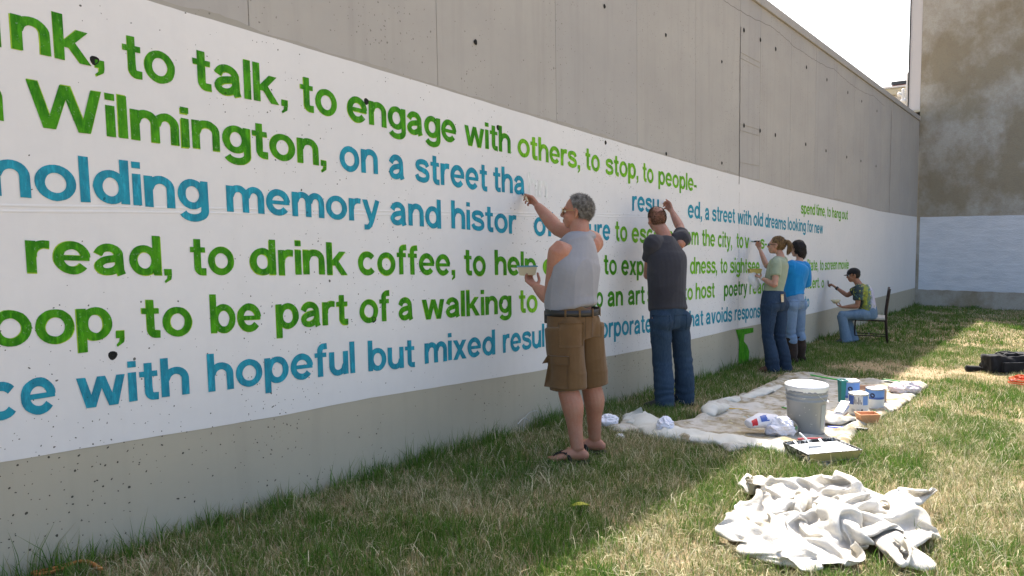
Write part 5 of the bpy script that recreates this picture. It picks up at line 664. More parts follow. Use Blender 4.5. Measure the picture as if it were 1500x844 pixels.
def mat_wall(name, base, var, rough, spec, pock_col, bump_s=0.25, dens=0.5, streak=0.0, pd=0.85):
    m = mat_new(name, base, rough, 0, spec)
    t = NT(m)
    a = t.noise(t.coord((0.6, 1, 0.9)), 1.4, 4, 0.6)
    b = t.noise(t.coord(), 14, 5, 0.65)
    c = t.mix(t.fr(a, 0.35, 0.68), base, var)
    c = t.mix(t.math('MULTIPLY', t.fr(b, 0.3, 0.8), 0.25), c, tuple(v * 0.82 for v in base))
    if streak:
        st = t.noise(t.coord((3.0, 1, 0.18)), 3.0, 4, 0.6)
        c = t.mix(t.math('MULTIPLY', t.fr(st, 0.5, 0.8), streak), c, tuple(v * 0.7 for v in base))
    pk = pocks(t, dens=dens)
    c = t.mix(t.math('MULTIPLY', pk, pd), c, pock_col)
    t.color(c)
    h = t.math('SUBTRACT', t.math('MULTIPLY', t.noise(t.coord((1, 1, 3.0)), 40, 4, 0.7), 0.12), pk)
    t.bump(h, bump_s, 0.006)
    return m


def mat_cloth(name, col, col2=None, rough=0.9, scale=30, bump_s=0.25, weave=700):
    m = mat_new(name, col, rough, 0, 0.15)
    t = NT(m)
    col2 = col2 or tuple(c * 0.75 for c in col)
    a = t.noise(t.coord(), scale * 0.3, 4, 0.6)
    t.color(t.mix(t.fr(a, 0.35, 0.7), col, col2))
    h = t.math('ADD', t.noise(t.coord(), scale, 3, 0.6), t.math('MULTIPLY', t.noise(t.coord(), weave, 1), 0.12))
    t.bump(h, bump_s, 0.008)
    t.b.inputs['Sheen Weight'].default_value = 0.15
    return m


def mat_skin(name, col, red):
    m = mat_new(name, col, 0.55, 0, 0.35)
    t = NT(m)
    a = t.noise(t.coord(), 16, 5, 0.65)
    c = t.mix(t.fr(a, 0.35, 0.7), col, red)
    fine = t.noise(t.coord(), 90, 3, 0.6)
    c = t.mix(t.math('MULTIPLY', t.fr(fine, 0.5, 0.75), 0.3), c, tuple(v * 0.6 for v in col))
    t.color(c)
    t.b.inputs['Subsurface Weight'].default_value = 0.12
    t.b.inputs['Subsurface Radius'].default_value = (0.012, 0.005, 0.003)
    t.bump(fine, 0.15, 0.003)
    return m


def mat_attr(name, rough=0.8, spec=0.2, trans=0.0):
    m = mat_new(name, (0.1, 0.1, 0.05), rough, 0, spec)
    t = NT(m)
    at = t.n('ShaderNodeAttribute', attribute_name='blade')
    t.color(at.outputs['Color'])
    if trans:
        tr = t.n('ShaderNodeBsdfTranslucent')
        t.lk(at.outputs['Color'], tr.inputs[0])
        mx = t.n('ShaderNodeMixShader')
        mx.inputs[0].default_value = trans
        out = t.t.nodes['Material Output']
        t.lk(t.b.outputs[0], mx.inputs[1])
        t.lk(tr.outputs[0], mx.inputs[2])
        t.lk(mx.outputs[0], out.inputs[0])
    return m


M = {}
M['concrete'] = mat_wall('bare_concrete', (0.405, 0.393, 0.362), (0.36, 0.348, 0.325), 0.85, 0.2, (0.17, 0.16, 0.145), 0.35, 0.95, 0.45, 0.8)
M['concrete2'] = mat_wall('bare_concrete_cooler', (0.39, 0.38, 0.357), (0.35, 0.342, 0.325), 0.85, 0.2, (0.17, 0.16, 0.145), 0.35, 0.8, 0.45, 0.8)
M['base_grey'] = mat_wall('grey_base_paint', (0.44, 0.41, 0.32), (0.405, 0.38, 0.305), 0.7, 0.2, (0.07, 0.065, 0.05), 0.5, 0.85, 0.3, 1.0)
M['white'] = mat_wall('white_wall_paint', (0.715, 0.715, 0.705), (0.675, 0.68, 0.675), 0.6, 0.25, (0.09, 0.09, 0.08), 0.35, 0.95, 0.12, 0.95)
M['overspill'] = mat_wall('thin_grey_primer', (0.33, 0.32, 0.28), (0.37, 0.355, 0.32), 0.8, 0.2, (0.16, 0.15, 0.13), 0.3, 0.5)


def mat_letter(name, col, col2, edge):
    m = mat_new(name, col, 0.6, 0, 0.15)
    t = NT(m)
    a = t.noise(t.coord((1, 1, 0.45)), 20, 4, 0.65)
    c = t.mix(t.fr(a, 0.40, 0.60), col, col2)
    c = t.mix(t.math('MULTIPLY', t.fr(t.noise(t.coord((1, 1, 0.2)), 60, 3, 0.7), 0.52, 0.68), 0.5), c, tuple(min(1, v * 1.7) for v in col))
    b = t.noise(t.coord(), 75, 3, 0.7)
    c = t.mix(t.math('MULTIPLY', t.fr(b, 0.62, 0.72), edge), c, (0.7, 0.72, 0.66))
    pk = pocks(t, dens=0.4)
    c = t.mix(t.math('MULTIPLY', pk, 0.7), c, tuple(v * 0.25 for v in col))
    t.color(c)
    t.bump(t.math('SUBTRACT', a, pk), 0.3, 0.003)
    return m


M['g'] = mat_letter('green_letter_paint', (0.060, 0.27, 0.006), (0.022, 0.165, 0.003), 0.22)
M['l'] = mat_letter('lime_letter_paint', (0.165, 0.42, 0.016), (0.075, 0.27, 0.008), 0.25)
M['b'] = mat_letter('blue_letter_paint', (0.020, 0.27, 0.37), (0.018, 0.20, 0.29), 0.05)
M['f'] = mat_letter('faint_grey_letter', (0.60, 0.63, 0.60), (0.68, 0.70, 0.68), 0.2)
M['gedge'] = mat_letter('yellow_green_edge_paint', (0.36, 0.52, 0.05), (0.25, 0.45, 0.03), 0.2)
M['hole'] = mat_new('dark_hole', (0.012, 0.012, 0.011), 0.9)
M['crack'] = mat_new('crack_shadow_grout', (0.13, 0.12, 0.11), 0.95)

M['ground'] = mat_new('soil_and_thatch', (0.2, 0.15, 0.09), 0.95, 0, 0.1)
t = NT(M['ground'])
a = t.noise(t.coord(), 1.6, 4, 0.6)
b = t.noise(t.coord(), 60, 5, 0.75)
c = t.mix(t.fr(a, 0.4, 0.62), (0.44, 0.33, 0.205), (0.33, 0.26, 0.14))
c = t.mix(t.math('MULTIPLY', t.fr(b, 0.35, 0.7), 0.5), c, (0.16, 0.12, 0.07))
t.color(c)
t.bump(b, 0.8, 0.02)

M['stucco'] = mat_new('weathered_stucco', (0.2, 0.18, 0.14), 0.95, 0, 0.1)
t = NT(M['stucco'])
a = t.noise(t.coord((1, 1.0, 0.85)), 0.62, 7, 0.66)
b = t.noise(t.coord((1, 1, 0.8)), 3.0, 7, 0.72)
f = t.noise(t.coord((1, 1, 1.3)), 34, 4, 0.75)
c = t.mix(t.fr(a, 0.44, 0.58), (0.29, 0.255, 0.185), (0.42, 0.40, 0.35))
c = t.mix(t.math('MULTIPLY', t.fr(b, 0.45, 0.7), 0.45), c, (0.23, 0.19, 0.135))
c = t.mix(t.math('MULTIPLY', t.fr(f, 0.5, 0.8), 0.35), c, (0.12, 0.10, 0.075))
t.color(c)
t.bump(t.math('ADD', t.math('MULTIPLY', b, 1.5), f), 0.5, 0.02)

M['white_rough'] = mat_new('white_paint_on_stucco', (0.66, 0.68, 0.72), 0.6, 0, 0.3)
t = NT(M['white_rough'])
a = t.noise(t.coord((1, 0.8, 3.0)), 3.0, 5, 0.6)
f = t.noise(t.coord((1, 1, 2)), 22, 4, 0.7)
t.color(t.mix(t.fr(a, 0.4, 0.65), (0.66, 0.69, 0.73), (0.58, 0.615, 0.66)))
t.bump(t.math('ADD', a, t.math('MULTIPLY', f, 0.6)), 0.8, 0.03)
M['trim_white'] = mat_new('painted_metal_siding', (0.55, 0.53, 0.52), 0.5, 0, 0.4)
M['far_wall'] = mat_new('pale_render', (0.60, 0.60, 0.60), 0.8)
M['far_fascia'] = mat_new('cream_fascia', (0.50, 0.47, 0.36), 0.7)
M['dark_gap'] = mat_new('dark_steel', (0.03, 0.028, 0.025), 0.6)

M['grass'] = mat_attr('grass_blades', 0.6, 0.25, 0.3)
M['sheet'] = mat_new('canvas_drop_cloth', (0.62, 0.59, 0.52), 0.9, 0, 0.15)
t = NT(M['sheet'])
a = t.noise(t.coord(), 2.2, 4, 0.6)
b = t.noise(t.coord(), 9, 4, 0.65)
sep = t.n('ShaderNodeSeparateXYZ')
t.lk(t.n('ShaderNodeNewGeometry').outputs['Position'], sep.inputs[0])
c = t.mix(t.fr(a, 0.42, 0.6), (0.52, 0.50, 0.455), (0.36, 0.33, 0.27))
stain = t.math('MULTIPLY', t.fr(b, 0.44, 0.6), t.fr(a, 0.33, 0.48))
c = t.mix(t.math('MULTIPLY', stain, 0.85), c, (0.22, 0.175, 0.09))
c = t.mix(t.math('MULTIPLY', t.fr(t.noise(t.coord(), 13, 3), 0.62, 0.70), 0.7), c, (0.55, 0.50, 0.30))
sp = t.n('ShaderNodeTexVoronoi')
sp.inputs['Scale'].default_value = 11
t.lk(t.coord(), sp.inputs['Vector'])
ss = t.n('ShaderNodeSeparateColor')
t.lk(sp.outputs['Color'], ss.inputs[0])
drop = t.math('MULTIPLY', t.math('LESS_THAN', sp.outputs['Distance'], 0.16), t.math('LESS_THAN', ss.outputs[0], 0.18))
c = t.mix(t.math('MULTIPLY', drop, 0.8), c, t.mix(ss.outputs[1], (0.10, 0.30, 0.05), (0.25, 0.42, 0.52)))
t.color(c)
t.bump(t.math('ADD', b, t.math('MULTIPLY', t.noise(t.coord(), 400, 1), 0.1)), 0.35, 0.012)

M['hemband'] = mat_cloth('pale_folded_canvas', (0.58, 0.58, 0.53), (0.50, 0.49, 0.43), 0.9, 25, 0.3)
M['canvas'] = mat_cloth('bleached_canvas', (0.60, 0.585, 0.55), (0.53, 0.51, 0.46), 0.9, 18, 0.22)
M['canvas'].node_tree.nodes['Principled BSDF'].inputs['Sheen Weight'].default_value = 0.0
t = NT(M['canvas'])
t.b.inputs['Specular IOR Level'].default_value = 0.05
a = t.noise(t.coord(), 4, 4, 0.6)
t.color(t.mix(t.fr(a, 0.45, 0.6), (0.66, 0.635, 0.585), (0.56, 0.52, 0.44)))
w1 = t.noise(t.coord(), 30, 6, 0.72)
t.bump(t.math('ABSOLUTE', t.math('SUBTRACT', w1, 0.5)), 0.9, 0.02)

PSK = {
    'm1': mat_skin('ruddy_tanned_skin', (0.42, 0.215, 0.145), (0.40, 0.165, 0.105)),
    'm2': mat_skin('pink_tanned_skin', (0.40, 0.21, 0.15), (0.36, 0.155, 0.105)),
    'w1': mat_skin('light_tanned_skin', (0.46, 0.27, 0.19), (0.42, 0.20, 0.135)),
    'w2': mat_skin('fair_skin', (0.46, 0.28, 0.2), (0.42, 0.21, 0.145)),
    'm3': mat_skin('dark_tanned_skin', (0.33, 0.175, 0.11), (0.29, 0.13, 0.08)),
}
# ------------------------------------------------------------------ ground and lawn
gx = np.concatenate([[-150, -40, -10, -4], np.linspace(-2, 26, 113), [40, 160]])
gy = np.concatenate([[-150, -40, -20], np.linspace(-10, 1, 45), [6, 30, 150]])
GV = []
for x in gx:
    for y in gy:
        GV.append((x, y, 0))
GV = np.array(GV, float)


def lawn_z(x, y):
    x = np.asarray(x, float)
    y = np.asarray(y, float)
    return ground_z_arr(x) + 0.014 * n2(x, y, 1.6, 3) + 0.008 * n2(x, y, 5, 4)


GV[:, 2] = lawn_z(GV[:, 0], GV[:, 1])
ny = len(gy)
GF = [(i * ny + j, (i + 1) * ny + j, (i + 1) * ny + j + 1, i * ny + j + 1) for i in range(len(gx) - 1) for j in range(ny - 1)]
props(add('ground', GV, GF, M['ground'], smooth=True, origin=(0, 0, 0)), kind='structure')


def to_cam(P):
    v = P - np.array([0, -3.25, 1.5])
    r, u, f = (np.array(q) for q in (_r, _u, _f))
    d = v @ f
    k = _lens / 36.0
    return v @ r / np.maximum(d, 1e-3) * k, v @ u / np.maximum(d, 1e-3) * k, d


def pip(x, y, poly):
    inside = np.zeros(len(x), bool)
    n = len(poly)
    for i in range(n):
        x0, y0 = poly[i]
        x1, y1 = poly[(i + 1) % n]
        c = ((y0 > y) != (y1 > y)) & (x < (x1 - x0) * (y - y0) / (y1 - y0 + 1e-12) + x0)
        inside ^= c
    return inside


SHEET_OUT = SPOTS['OUT']


def sheet_keep(x, y):
    return ~pip(x, y, SHEET_OUT)


NC = 76
cl = np.array(CLOTH, float).reshape(NC, NC, 3)
cl[:, 0] = np.cumsum(cl[:, 0], 0)
cl = np.cumsum(cl, 1) * 0.001
cl[:, :, 0] -= cl[:, :, 0].mean()
cl[:, :, 1] -= cl[:, :, 1].mean()
IMR = np.array([0.6, -0.8])      # across the view
IMF = np.array([0.8, 0.6])       # away from the viewer
HEAP = (3.79, -2.37, 1.04, 1.36, 0.80, 0.0)
_hx = HEAP[0] + cl[:, :, 0] * HEAP[2] * IMR[0] + cl[:, :, 1] * HEAP[3] * IMF[0]
_hy = HEAP[1] + cl[:, :, 0] * HEAP[2] * IMR[1] + cl[:, :, 1] * HEAP[3] * IMF[1]
_occ = set(zip(np.round(_hx.ravel() / 0.04).astype(int).tolist(), np.round(_hy.ravel() / 0.04).astype(int).tolist()))
_occ = {(a, b) for a, b in _occ if sum((a + i, b + j) in _occ for i in (-1, 0, 1) for j in (-1, 0, 1)) >= 7}


def heap_keep(x, y):
    k = np.stack([np.round(x / 0.04), np.round(y / 0.04)], 1).astype(int)
    return np.array([(a, b) not in _occ for a, b in k.tolist()])


def blades(name, n, xr, yr, dmin, dmax, hgt, wid, seed, mode):
    rg = np.random.default_rng(seed)
    x = rg.uniform(*xr, n)
    y = rg.uniform(*yr, n)
    nc_ = max(1, n // 26)
    ci = rg.integers(0, nc_, n)
    cxs, cys = rg.uniform(*xr, nc_), rg.uniform(*yr, nc_)
    inc = rg.uniform(0, 1, n) < (0.72 if mode == 'green' else 0.5)
    sp_ = 0.020 if dmax < 7 else 0.035
    ofx, ofy = rg.normal(0, sp_, n), rg.normal(0, sp_, n)
    x = np.where(inc, cxs[ci] + ofx, x)
    y = np.where(inc, cys[ci] + ofy, y)
    P = np.stack([x, y, lawn_z(x, y)], 1)
    cx_, cy_, d = to_cam(P)
    keep = (d > dmin) & (d < dmax) & (abs(cx_) < 0.60) & (cy_ > -0.40) & (y < -0.004) & sheet_keep(x, y)
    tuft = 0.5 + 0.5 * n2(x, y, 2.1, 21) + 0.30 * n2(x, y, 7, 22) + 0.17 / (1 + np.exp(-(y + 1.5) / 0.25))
    bare = 0.5 + 0.5 * n2(x, y, 1.5, 31) + 0.28 * n2(x, y, 4.2, 32) + 0.3 * np.exp(-((y + 0.1) / 0.3) ** 2)
    strip = np.exp(-((y + 0.04) / 0.10) ** 2)
    if mode == 'green':
        dens = np.clip((tuft - 0.34) * 3.4, 0.12, 1) + strip * 1.2
        dens *= np.clip((bare - 0.14) / 0.2, 0.06, 1)
    else:
        dens = np.clip(1.15 - tuft * 0.55, 0.25, 1) * np.clip((bare - 0.10) / 0.2, 0.16, 1)
        dens *= 1 - 0.6 * strip
    keep &= rg.uniform(0, 1, n) < dens
    keep[keep] = heap_keep(x[keep], y[keep])
    P = P[keep]
    tuft = tuft[keep]
    strip = strip[keep]
    bare = bare[keep]
    d = d[keep]
    inc, ofx, ofy = inc[keep], ofx[keep], ofy[keep]
    hc = _hash(ci[keep], ci[keep] * 0 + 3, ci[keep] * 0, seed)
    m = len(P)
    if mode == 'litter':
        h = hgt * rg.uniform(0.4, 1.3, m)
        lean = rg.uniform(1.2, 1.5, m)
        P[:, 2] += rg.uniform(0.01, 0.045, m)
    elif mode == 'green':
        h = hgt * rg.uniform(0.5, 1.35, m) * (0.7 + 0.6 * np.clip(tuft, 0, 1)) * (1 + 1.1 * strip * rg.uniform(0, 1, m))
        lean = rg.uniform(0.1, 0.9, m)
    else:
        h = hgt * rg.uniform(0.5, 1.5, m)
        lean = rg.uniform(0.35, 1.5, m)
    h *= np.where(bare < 0.25, 0.6, 1)
    w = wid * rg.uniform(0.6, 1.3, m)
    az = rg.uniform(0, 2 * math.pi, m)
    if mode == 'litter':
        inc = inc & False
    # bend with neighbours so that patches lie one way
    if mode != 'litter':
        az = az * 0.8 + 2.2 * n2(P[:, 0], P[:, 1], 4.0, 41) + 1.0
    az = np.where(inc, np.arctan2(ofy, ofx) + rg.normal(0, 0.5, m), az)
    h = h * np.where(inc, 0.7 + 0.7 * hc, 0.9)
    dx, dy = np.cos(az), np.sin(az)
    fa = rg.uniform(0, 2 * math.pi, m)
    sx, sy = np.cos(fa) * w / 2, np.sin(fa) * w / 2
    V = np.zeros((m, 5, 3))
    V[:, 0] = P + np.stack([-sx, -sy, -0.006 + 0 * w], 1)
    V[:, 1] = P + np.stack([sx, sy, -0.006 + 0 * w], 1)
    mid = P + np.stack([dx * h * np.sin(lean * 0.5) * 0.55, dy * h * np.sin(lean * 0.5) * 0.55, h * np.cos(lean * 0.5) * 0.55], 1)
    V[:, 2] = mid + np.stack([sx * 0.8, sy * 0.8, 0 * w], 1)
    V[:, 3] = mid - np.stack([sx * 0.8, sy * 0.8, 0 * w], 1)
    l2 = np.minimum(lean * 1.35, 1.62)
    V[:, 4] = mid + np.stack([dx * h * np.sin(l2) * 0.5, dy * h * np.sin(l2) * 0.5, h * np.cos(l2) * 0.5], 1)
    V[:, :, 1] = np.minimum(V[:, :, 1], -0.002)
    base = np.arange(m)[:, None] * 5
    quads = (base + np.array([0, 1, 2, 3])).ravel()
    tris = (base + np.array([3, 2, 4])).ravel()
    loops = np.concatenate([quads, tris])
    starts = np.concatenate([np.arange(m) * 4, m * 4 + np.arange(m) * 3])
    me = bpy.data.meshes.new(name)
    off = np.array([P[:, 0].mean(), P[:, 1].mean(), 0.0])
    me.vertices.add(m * 5)
    me.vertices.foreach_set('co', (V - off).reshape(-1).astype(np.float32))
    me.loops.add(len(loops))
    me.loops.foreach_set('vertex_index', loops.astype(np.int32))
    me.polygons.add(2 * m)
    me.polygons.foreach_set('loop_start', starts.astype(np.int32))
    me.update()
    me.validate()
    rnd = rg.uniform(0, 1, m)
    if mode == 'litter':
        rnd = rnd * 0.5 + 0.5
    if mode == 'green':
        c0 = np.array([0.045, 0.12, 0.015])
        c1 = np.array([0.13, 0.25, 0.035])
        c2 = np.array([0.24, 0.25, 0.09])
        col = c0 + (c1 - c0) * rnd[:, None]
        k = (rg.uniform(0, 1, m) < 0.18)[:, None]
        col = np.where(k, c2, col)
    else:
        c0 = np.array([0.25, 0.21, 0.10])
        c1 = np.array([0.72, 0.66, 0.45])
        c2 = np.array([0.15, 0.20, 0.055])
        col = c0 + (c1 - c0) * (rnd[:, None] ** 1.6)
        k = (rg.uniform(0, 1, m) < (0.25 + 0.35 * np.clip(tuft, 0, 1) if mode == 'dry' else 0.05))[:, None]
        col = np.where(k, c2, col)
    col4 = np.concatenate([col, np.ones((m, 1))], 1)
    at = me.color_attributes.new('blade', 'FLOAT_COLOR', 'POINT')
    at.data.foreach_set('color', np.repeat(col4, 5, 0).reshape(-1).astype(np.float32))
    me.materials.append(M['grass'])
    o = bpy.data.objects.new(name, me)
    o.location = off
    COL.objects.link(o)
    return o


GRASS_ON = True
if GRASS_ON:
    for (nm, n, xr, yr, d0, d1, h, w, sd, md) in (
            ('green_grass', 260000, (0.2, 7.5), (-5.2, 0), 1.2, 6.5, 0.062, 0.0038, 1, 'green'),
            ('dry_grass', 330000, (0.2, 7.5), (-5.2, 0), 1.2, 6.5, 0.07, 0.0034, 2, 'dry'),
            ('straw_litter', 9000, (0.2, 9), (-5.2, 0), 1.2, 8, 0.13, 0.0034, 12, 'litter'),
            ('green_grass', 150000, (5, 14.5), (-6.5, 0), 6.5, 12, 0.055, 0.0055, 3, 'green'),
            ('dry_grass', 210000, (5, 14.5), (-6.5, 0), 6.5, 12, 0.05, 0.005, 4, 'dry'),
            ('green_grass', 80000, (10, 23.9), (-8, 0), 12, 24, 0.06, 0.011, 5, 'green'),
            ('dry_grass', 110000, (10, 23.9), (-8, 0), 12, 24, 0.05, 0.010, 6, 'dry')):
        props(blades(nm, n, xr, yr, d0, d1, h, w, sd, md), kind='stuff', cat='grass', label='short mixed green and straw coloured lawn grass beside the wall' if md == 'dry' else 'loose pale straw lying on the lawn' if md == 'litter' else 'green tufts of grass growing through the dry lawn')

# ------------------------------------------------------------------ long mural wall
WALL_TOP = 4.39
WX0, WX1 = -3.0, 23.88
wall = root('mural_wall', (10.0, 0, -0.6), 'long grey concrete wall with a white band of green and blue painted words', 'wall')
joints_x = [3.577, 4.975, 6.379, 9.177, 9.96, 19.5]
xs = [WX0, -1.7, -0.35, 0.9, 2.2] + joints_x[:4] + [9.96, 11.35, 12.75, 14.15, 15.55, 16.95, 18.3, 19.5, 20.9, 22.3, WX1]
xs.insert(8, 7.78)
for i in range(len(xs) - 1):
    a_, b_ = xs[i], xs[i + 1]
    g = 0.0035 if a_ != 9.177 else 0.009
    y_in = 0.0
    add('panel', *box(a_ + g * 0.5, b_ - g * 0.5, y_in, 0.3, -2.2, WALL_TOP), M['concrete'] if i % 3 else M['concrete2'], wall, bevel=0.003)
add('wall_core', *box(WX0, WX1, 0.012, 0.29, -2.2, WALL_TOP - 0.02), M['crack'], wall)
cx_l = [WX0, 1.0, 4.6, 8.6, 12.2, 15.8, 19.5, WX1]
for i in range(len(cx_l) - 1):
    add('coping', *box(cx_l[i] + 0.008, cx_l[i + 1] - 0.008, -0.03, 0.33, WALL_TOP + 0.002, WALL_TOP + 0.12), M['concrete2'], wall, bevel=0.006)


def interp_line(L, x):
    return np.interp(x, [p[0] for p in L], [p[1] for p in L])


def extrap(L):
    (x0, y0), (x1, y1) = L[0], L[1]
    s = (y1 - y0) / (x1 - x0)
    return [(WX0, y0 + s * (WX0 - x0))] + list(L) + [(WX1, L[-1][1])]


PT = extrap(PAINT_TOP)
PB = extrap(PAINT_BOTTOM)


def band(name, lo, hi, y, mat, wob_lo=0.0, wob_hi=0.0, seed=0, step=0.05, x0=WX0, x1=WX1, parent=None):
    X = np.arange(x0, x1 + 1e-6, step)
    X[-1] = x1
    Z0 = lo(X) + wob_lo * (n2(X, X * 0, 9, seed) + 0.5 * n2(X, X * 0, 30, seed + 1))
    Z1 = hi(X) + wob_hi * (n2(X, X * 0, 7, seed + 2) + 0.5 * n2(X, X * 0, 25, seed + 3))
    rows = [Z0, Z0 * 0.5 + Z1 * 0.5, Z1]
    V = []
    for Z in rows:
        V += [(x, y, z) for x, z in zip(X, Z)]
    n = len(X)
    # thin returned edge so the coat has a thickness
    V += [(x, -0.0005, z) for x, z in zip(X, Z0)]
    V += [(x, -0.0005, z) for x, z in zip(X, Z1)]
    F = []
    for r_ in (0, 1):
        F += [(r_ * n + i, r_ * n + i + 1, (r_ + 1) * n + i + 1, (r_ + 1) * n + i) for i in range(n - 1)]
    F += [(3 * n + i, 3 * n + i + 1, i + 1, i) for i in range(n - 1)]
    F += [(2 * n + i, 2 * n + i + 1, 4 * n + i + 1, 4 * n + i) for i in range(n - 1)]
    return add(name, V, F, mat, parent or wall)


band('base_paint', lambda x: x * 0 - 2.2, lambda x: interp_line(PB, x) - 0.0005, -0.0015, M['base_grey'], 0, 0.0, 5)
band('white_paint', lambda x: interp_line(PB, x), lambda x: interp_line(PT, x), -0.0035, M['white'], 0.0016, 0.0018, 9)
band('overspill_paint', lambda x: interp_line(PT, x) - 0.01, lambda x: interp_line(PT, x) + 0.02 + 0.035 * np.clip(n2(x, x * 0, 1.6, 77), 0, 1), -0.001, M['overspill'], 0, 0.014, 55, 0.03)
# the raised formwork line that runs through the white paint
X = np.arange(WX0, 12.0, 0.04)
V = []
F = []
for k, (dz, yy) in enumerate(((-0.006, -0.0036), (-0.003, -0.0048), (0.003, -0.0048), (0.006, -0.0036))):
    wv = 0.003 * n2(X, X * 0, 6, 61 + (k > 1))
    V += [(x, yy, 1.622 + dz + w_) for x, w_ in zip(X, wv)]
n = len(X)
for k in range(3):
    F += [(k * n + i, k * n + i + 1, (k + 1) * n + i + 1, (k + 1) * n + i) for i in range(n - 1)]
add('formwork_ridge', V, F, M['white'], wall, True)
V2 = [(x, y - 0.0, z - 0.022) for x, y, z in V]
add('formwork_ridge', V2, F, M['white'], wall, True)


def crack_line(x, z0, z1, w, seed, mat='crack', name='crack'):
    Z = np.arange(z0, z1, 0.03)
    off = 0.012 * n2(Z, Z * 0, 3, seed) + 0.010 * n2(Z, Z * 0, 14, seed + 1)
    ww = w * (0.6 + 0.5 * n2(Z, Z * 0, 20, seed + 2) + 0.4)
    V = []
    for z, o_, w_ in zip(Z, off, ww):
        V += [(x + o_ - w_, -0.0046, z), (x + o_ + w_, -0.0046, z)]
    F = [(2 * i, 2 * i + 1, 2 * i + 3, 2 * i + 2) for i in range(len(Z) - 1)]
    add(name, V, F, M[mat], wall)


crack_line(9.177, 2.02, 4.0, 0.009, 5)
crack_line(9.177, -0.3, 1.95, 0.0035, 8, 'overspill')
crack_line(19.5, 1.75, 4.2, 0.010, 15)
# horizontal crazing under the coping
X = np.arange(8.6, 18.6, 0.05)
zz = 4.22 - 0.012 * n2(X, X * 0, 2.0, 91) - 0.07 * np.abs(np.sin(X * 0.9)) + 0.012 * n2(X, X * 0, 12, 92)
V = []
for x, z in zip(X, zz):
    V += [(x, -0.0012, z - 0.003), (x, -0.0012, z + 0.003)]
add('crack', V, [(2 * i, 2 * i + 1, 2 * i + 3, 2 * i + 2) for i in range(len(X) - 1)], M['crack'], wall)
# infill patch between two tie rows
for zc in (3.59, 3.66, 2.78, 2.70, 2.30):
    add('formwork_line', *box(9.2, 9.95, -0.0035, 0.001, zc - 0.0035, zc + 0.0035), M['overspill'], wall)


def tie_hole(x, z, r=0.014):
    V = []
    n = 12
    for k, (rr, yy) in enumerate(((r * 1.35, -0.0042), (r, -0.0065), (r * 0.82, -0.0052), (0.0004, -0.0048))):
        for j in range(n):
            an = 2 * math.pi * j / n
            q = 1 + 0.08 * math.sin(3 * an + x * 9)
            V.append((x + rr * q * math.cos(an), yy, z + rr * q * math.sin(an)))
    Fr = [(j, (j + 1) % n, n + (j + 1) % n, n + j) for j in range(n)]
    Fi = [(k * n + j, k * n + (j + 1) % n, (k + 1) * n + (j + 1) % n, (k + 1) * n + j) for k in (1, 2) for j in range(n)]
    o = add('tie_hole', V, Fr + Fi, M['hole'], wall)
    return o


for i, (x, z) in enumerate(TIE_HOLES):
    tie_hole(x, z, 0.0145 if x < 9 else 0.022)

# painted green test patch at the foot of the joint
gp = GREEN_PATCH
add('green_patch', [(x, -0.0062, z) for x, z in gp], [tuple(range(len(gp)))], M['g'], wall)

# ------------------------------------------------------------------ painted words
SW = 0.252


def stroke(P, w=SW, sub=1):
    P = catmull(P, sub) if sub > 1 else np.asarray(P, float)
    T = np.gradient(P, axis=0)
    # mitred normals
    N = np.zeros_like(P)
    seg = np.diff(P, axis=0)
    seg /= np.linalg.norm(seg, axis=1)[:, None] + 1e-9
    sn = np.stack([-seg[:, 1], seg[:, 0]], 1)
    N[0] = sn[0]
    N[-1] = sn[-1]
    for i in range(1, len(P) - 1):
        q = sn[i - 1] + sn[i]
        q /= np.linalg.norm(q) + 1e-9
        N[i] = q / max(0.5, q @ sn[i])
    L = P + N * w / 2
    R = P - N * w / 2
    V = np.concatenate([L, R])
    n = len(P)
    return V, [(i, i + 1, n + i + 1, n + i) for i in range(n - 1)]


def arc(cx, cy, rx, ry, a0, a1, n=14):
    a = np.radians(np.linspace(a0, a1, n))
    return np.stack([cx + rx * np.cos(a), cy + ry * np.sin(a)], 1)


def para(x0, y0, x1, y1, w):
    return np.array([(x0 - w / 2, y0), (x0 + w / 2, y0), (x1 + w / 2, y1), (x1 - w / 2, y1)]), [(0, 1, 2, 3)]


def rect(x0, y0, x1, y1):
    return np.array([(x0, y0), (x1, y0), (x1, y1), (x0, y1)]), [(0, 1, 2, 3)]


def ring_o(cx, cy, rx, ry, w=SW, n=28):
    a = np.linspace(0, 2 * math.pi, n, endpoint=False)
    o = np.stack([cx + (rx + w / 2) * np.cos(a), cy + (ry + w * 0.46) * np.sin(a)], 1)
    i_ = np.stack([cx + (rx - w / 2) * np.cos(a), cy + (ry - w * 0.46) * np.sin(a)], 1)
    return np.concatenate([o, i_]), [(k, (k + 1) % n, n + (k + 1) % n, n + k) for k in range(n)]


ASC = 1.36
DESC = -0.36


def arch(x0, x1, h=1.0):
    c = (x0 + x1) / 2
    r = (x1 - x0) / 2
    P = np.concatenate([[(x0 + 0.02, 0.60)], arc(c + 0.02, 0.60, r - 0.02, h - 0.60 - 0.105, 150, 0, 12), [(x1, 0.3), (x1, 0.0)]])
    return stroke(P)


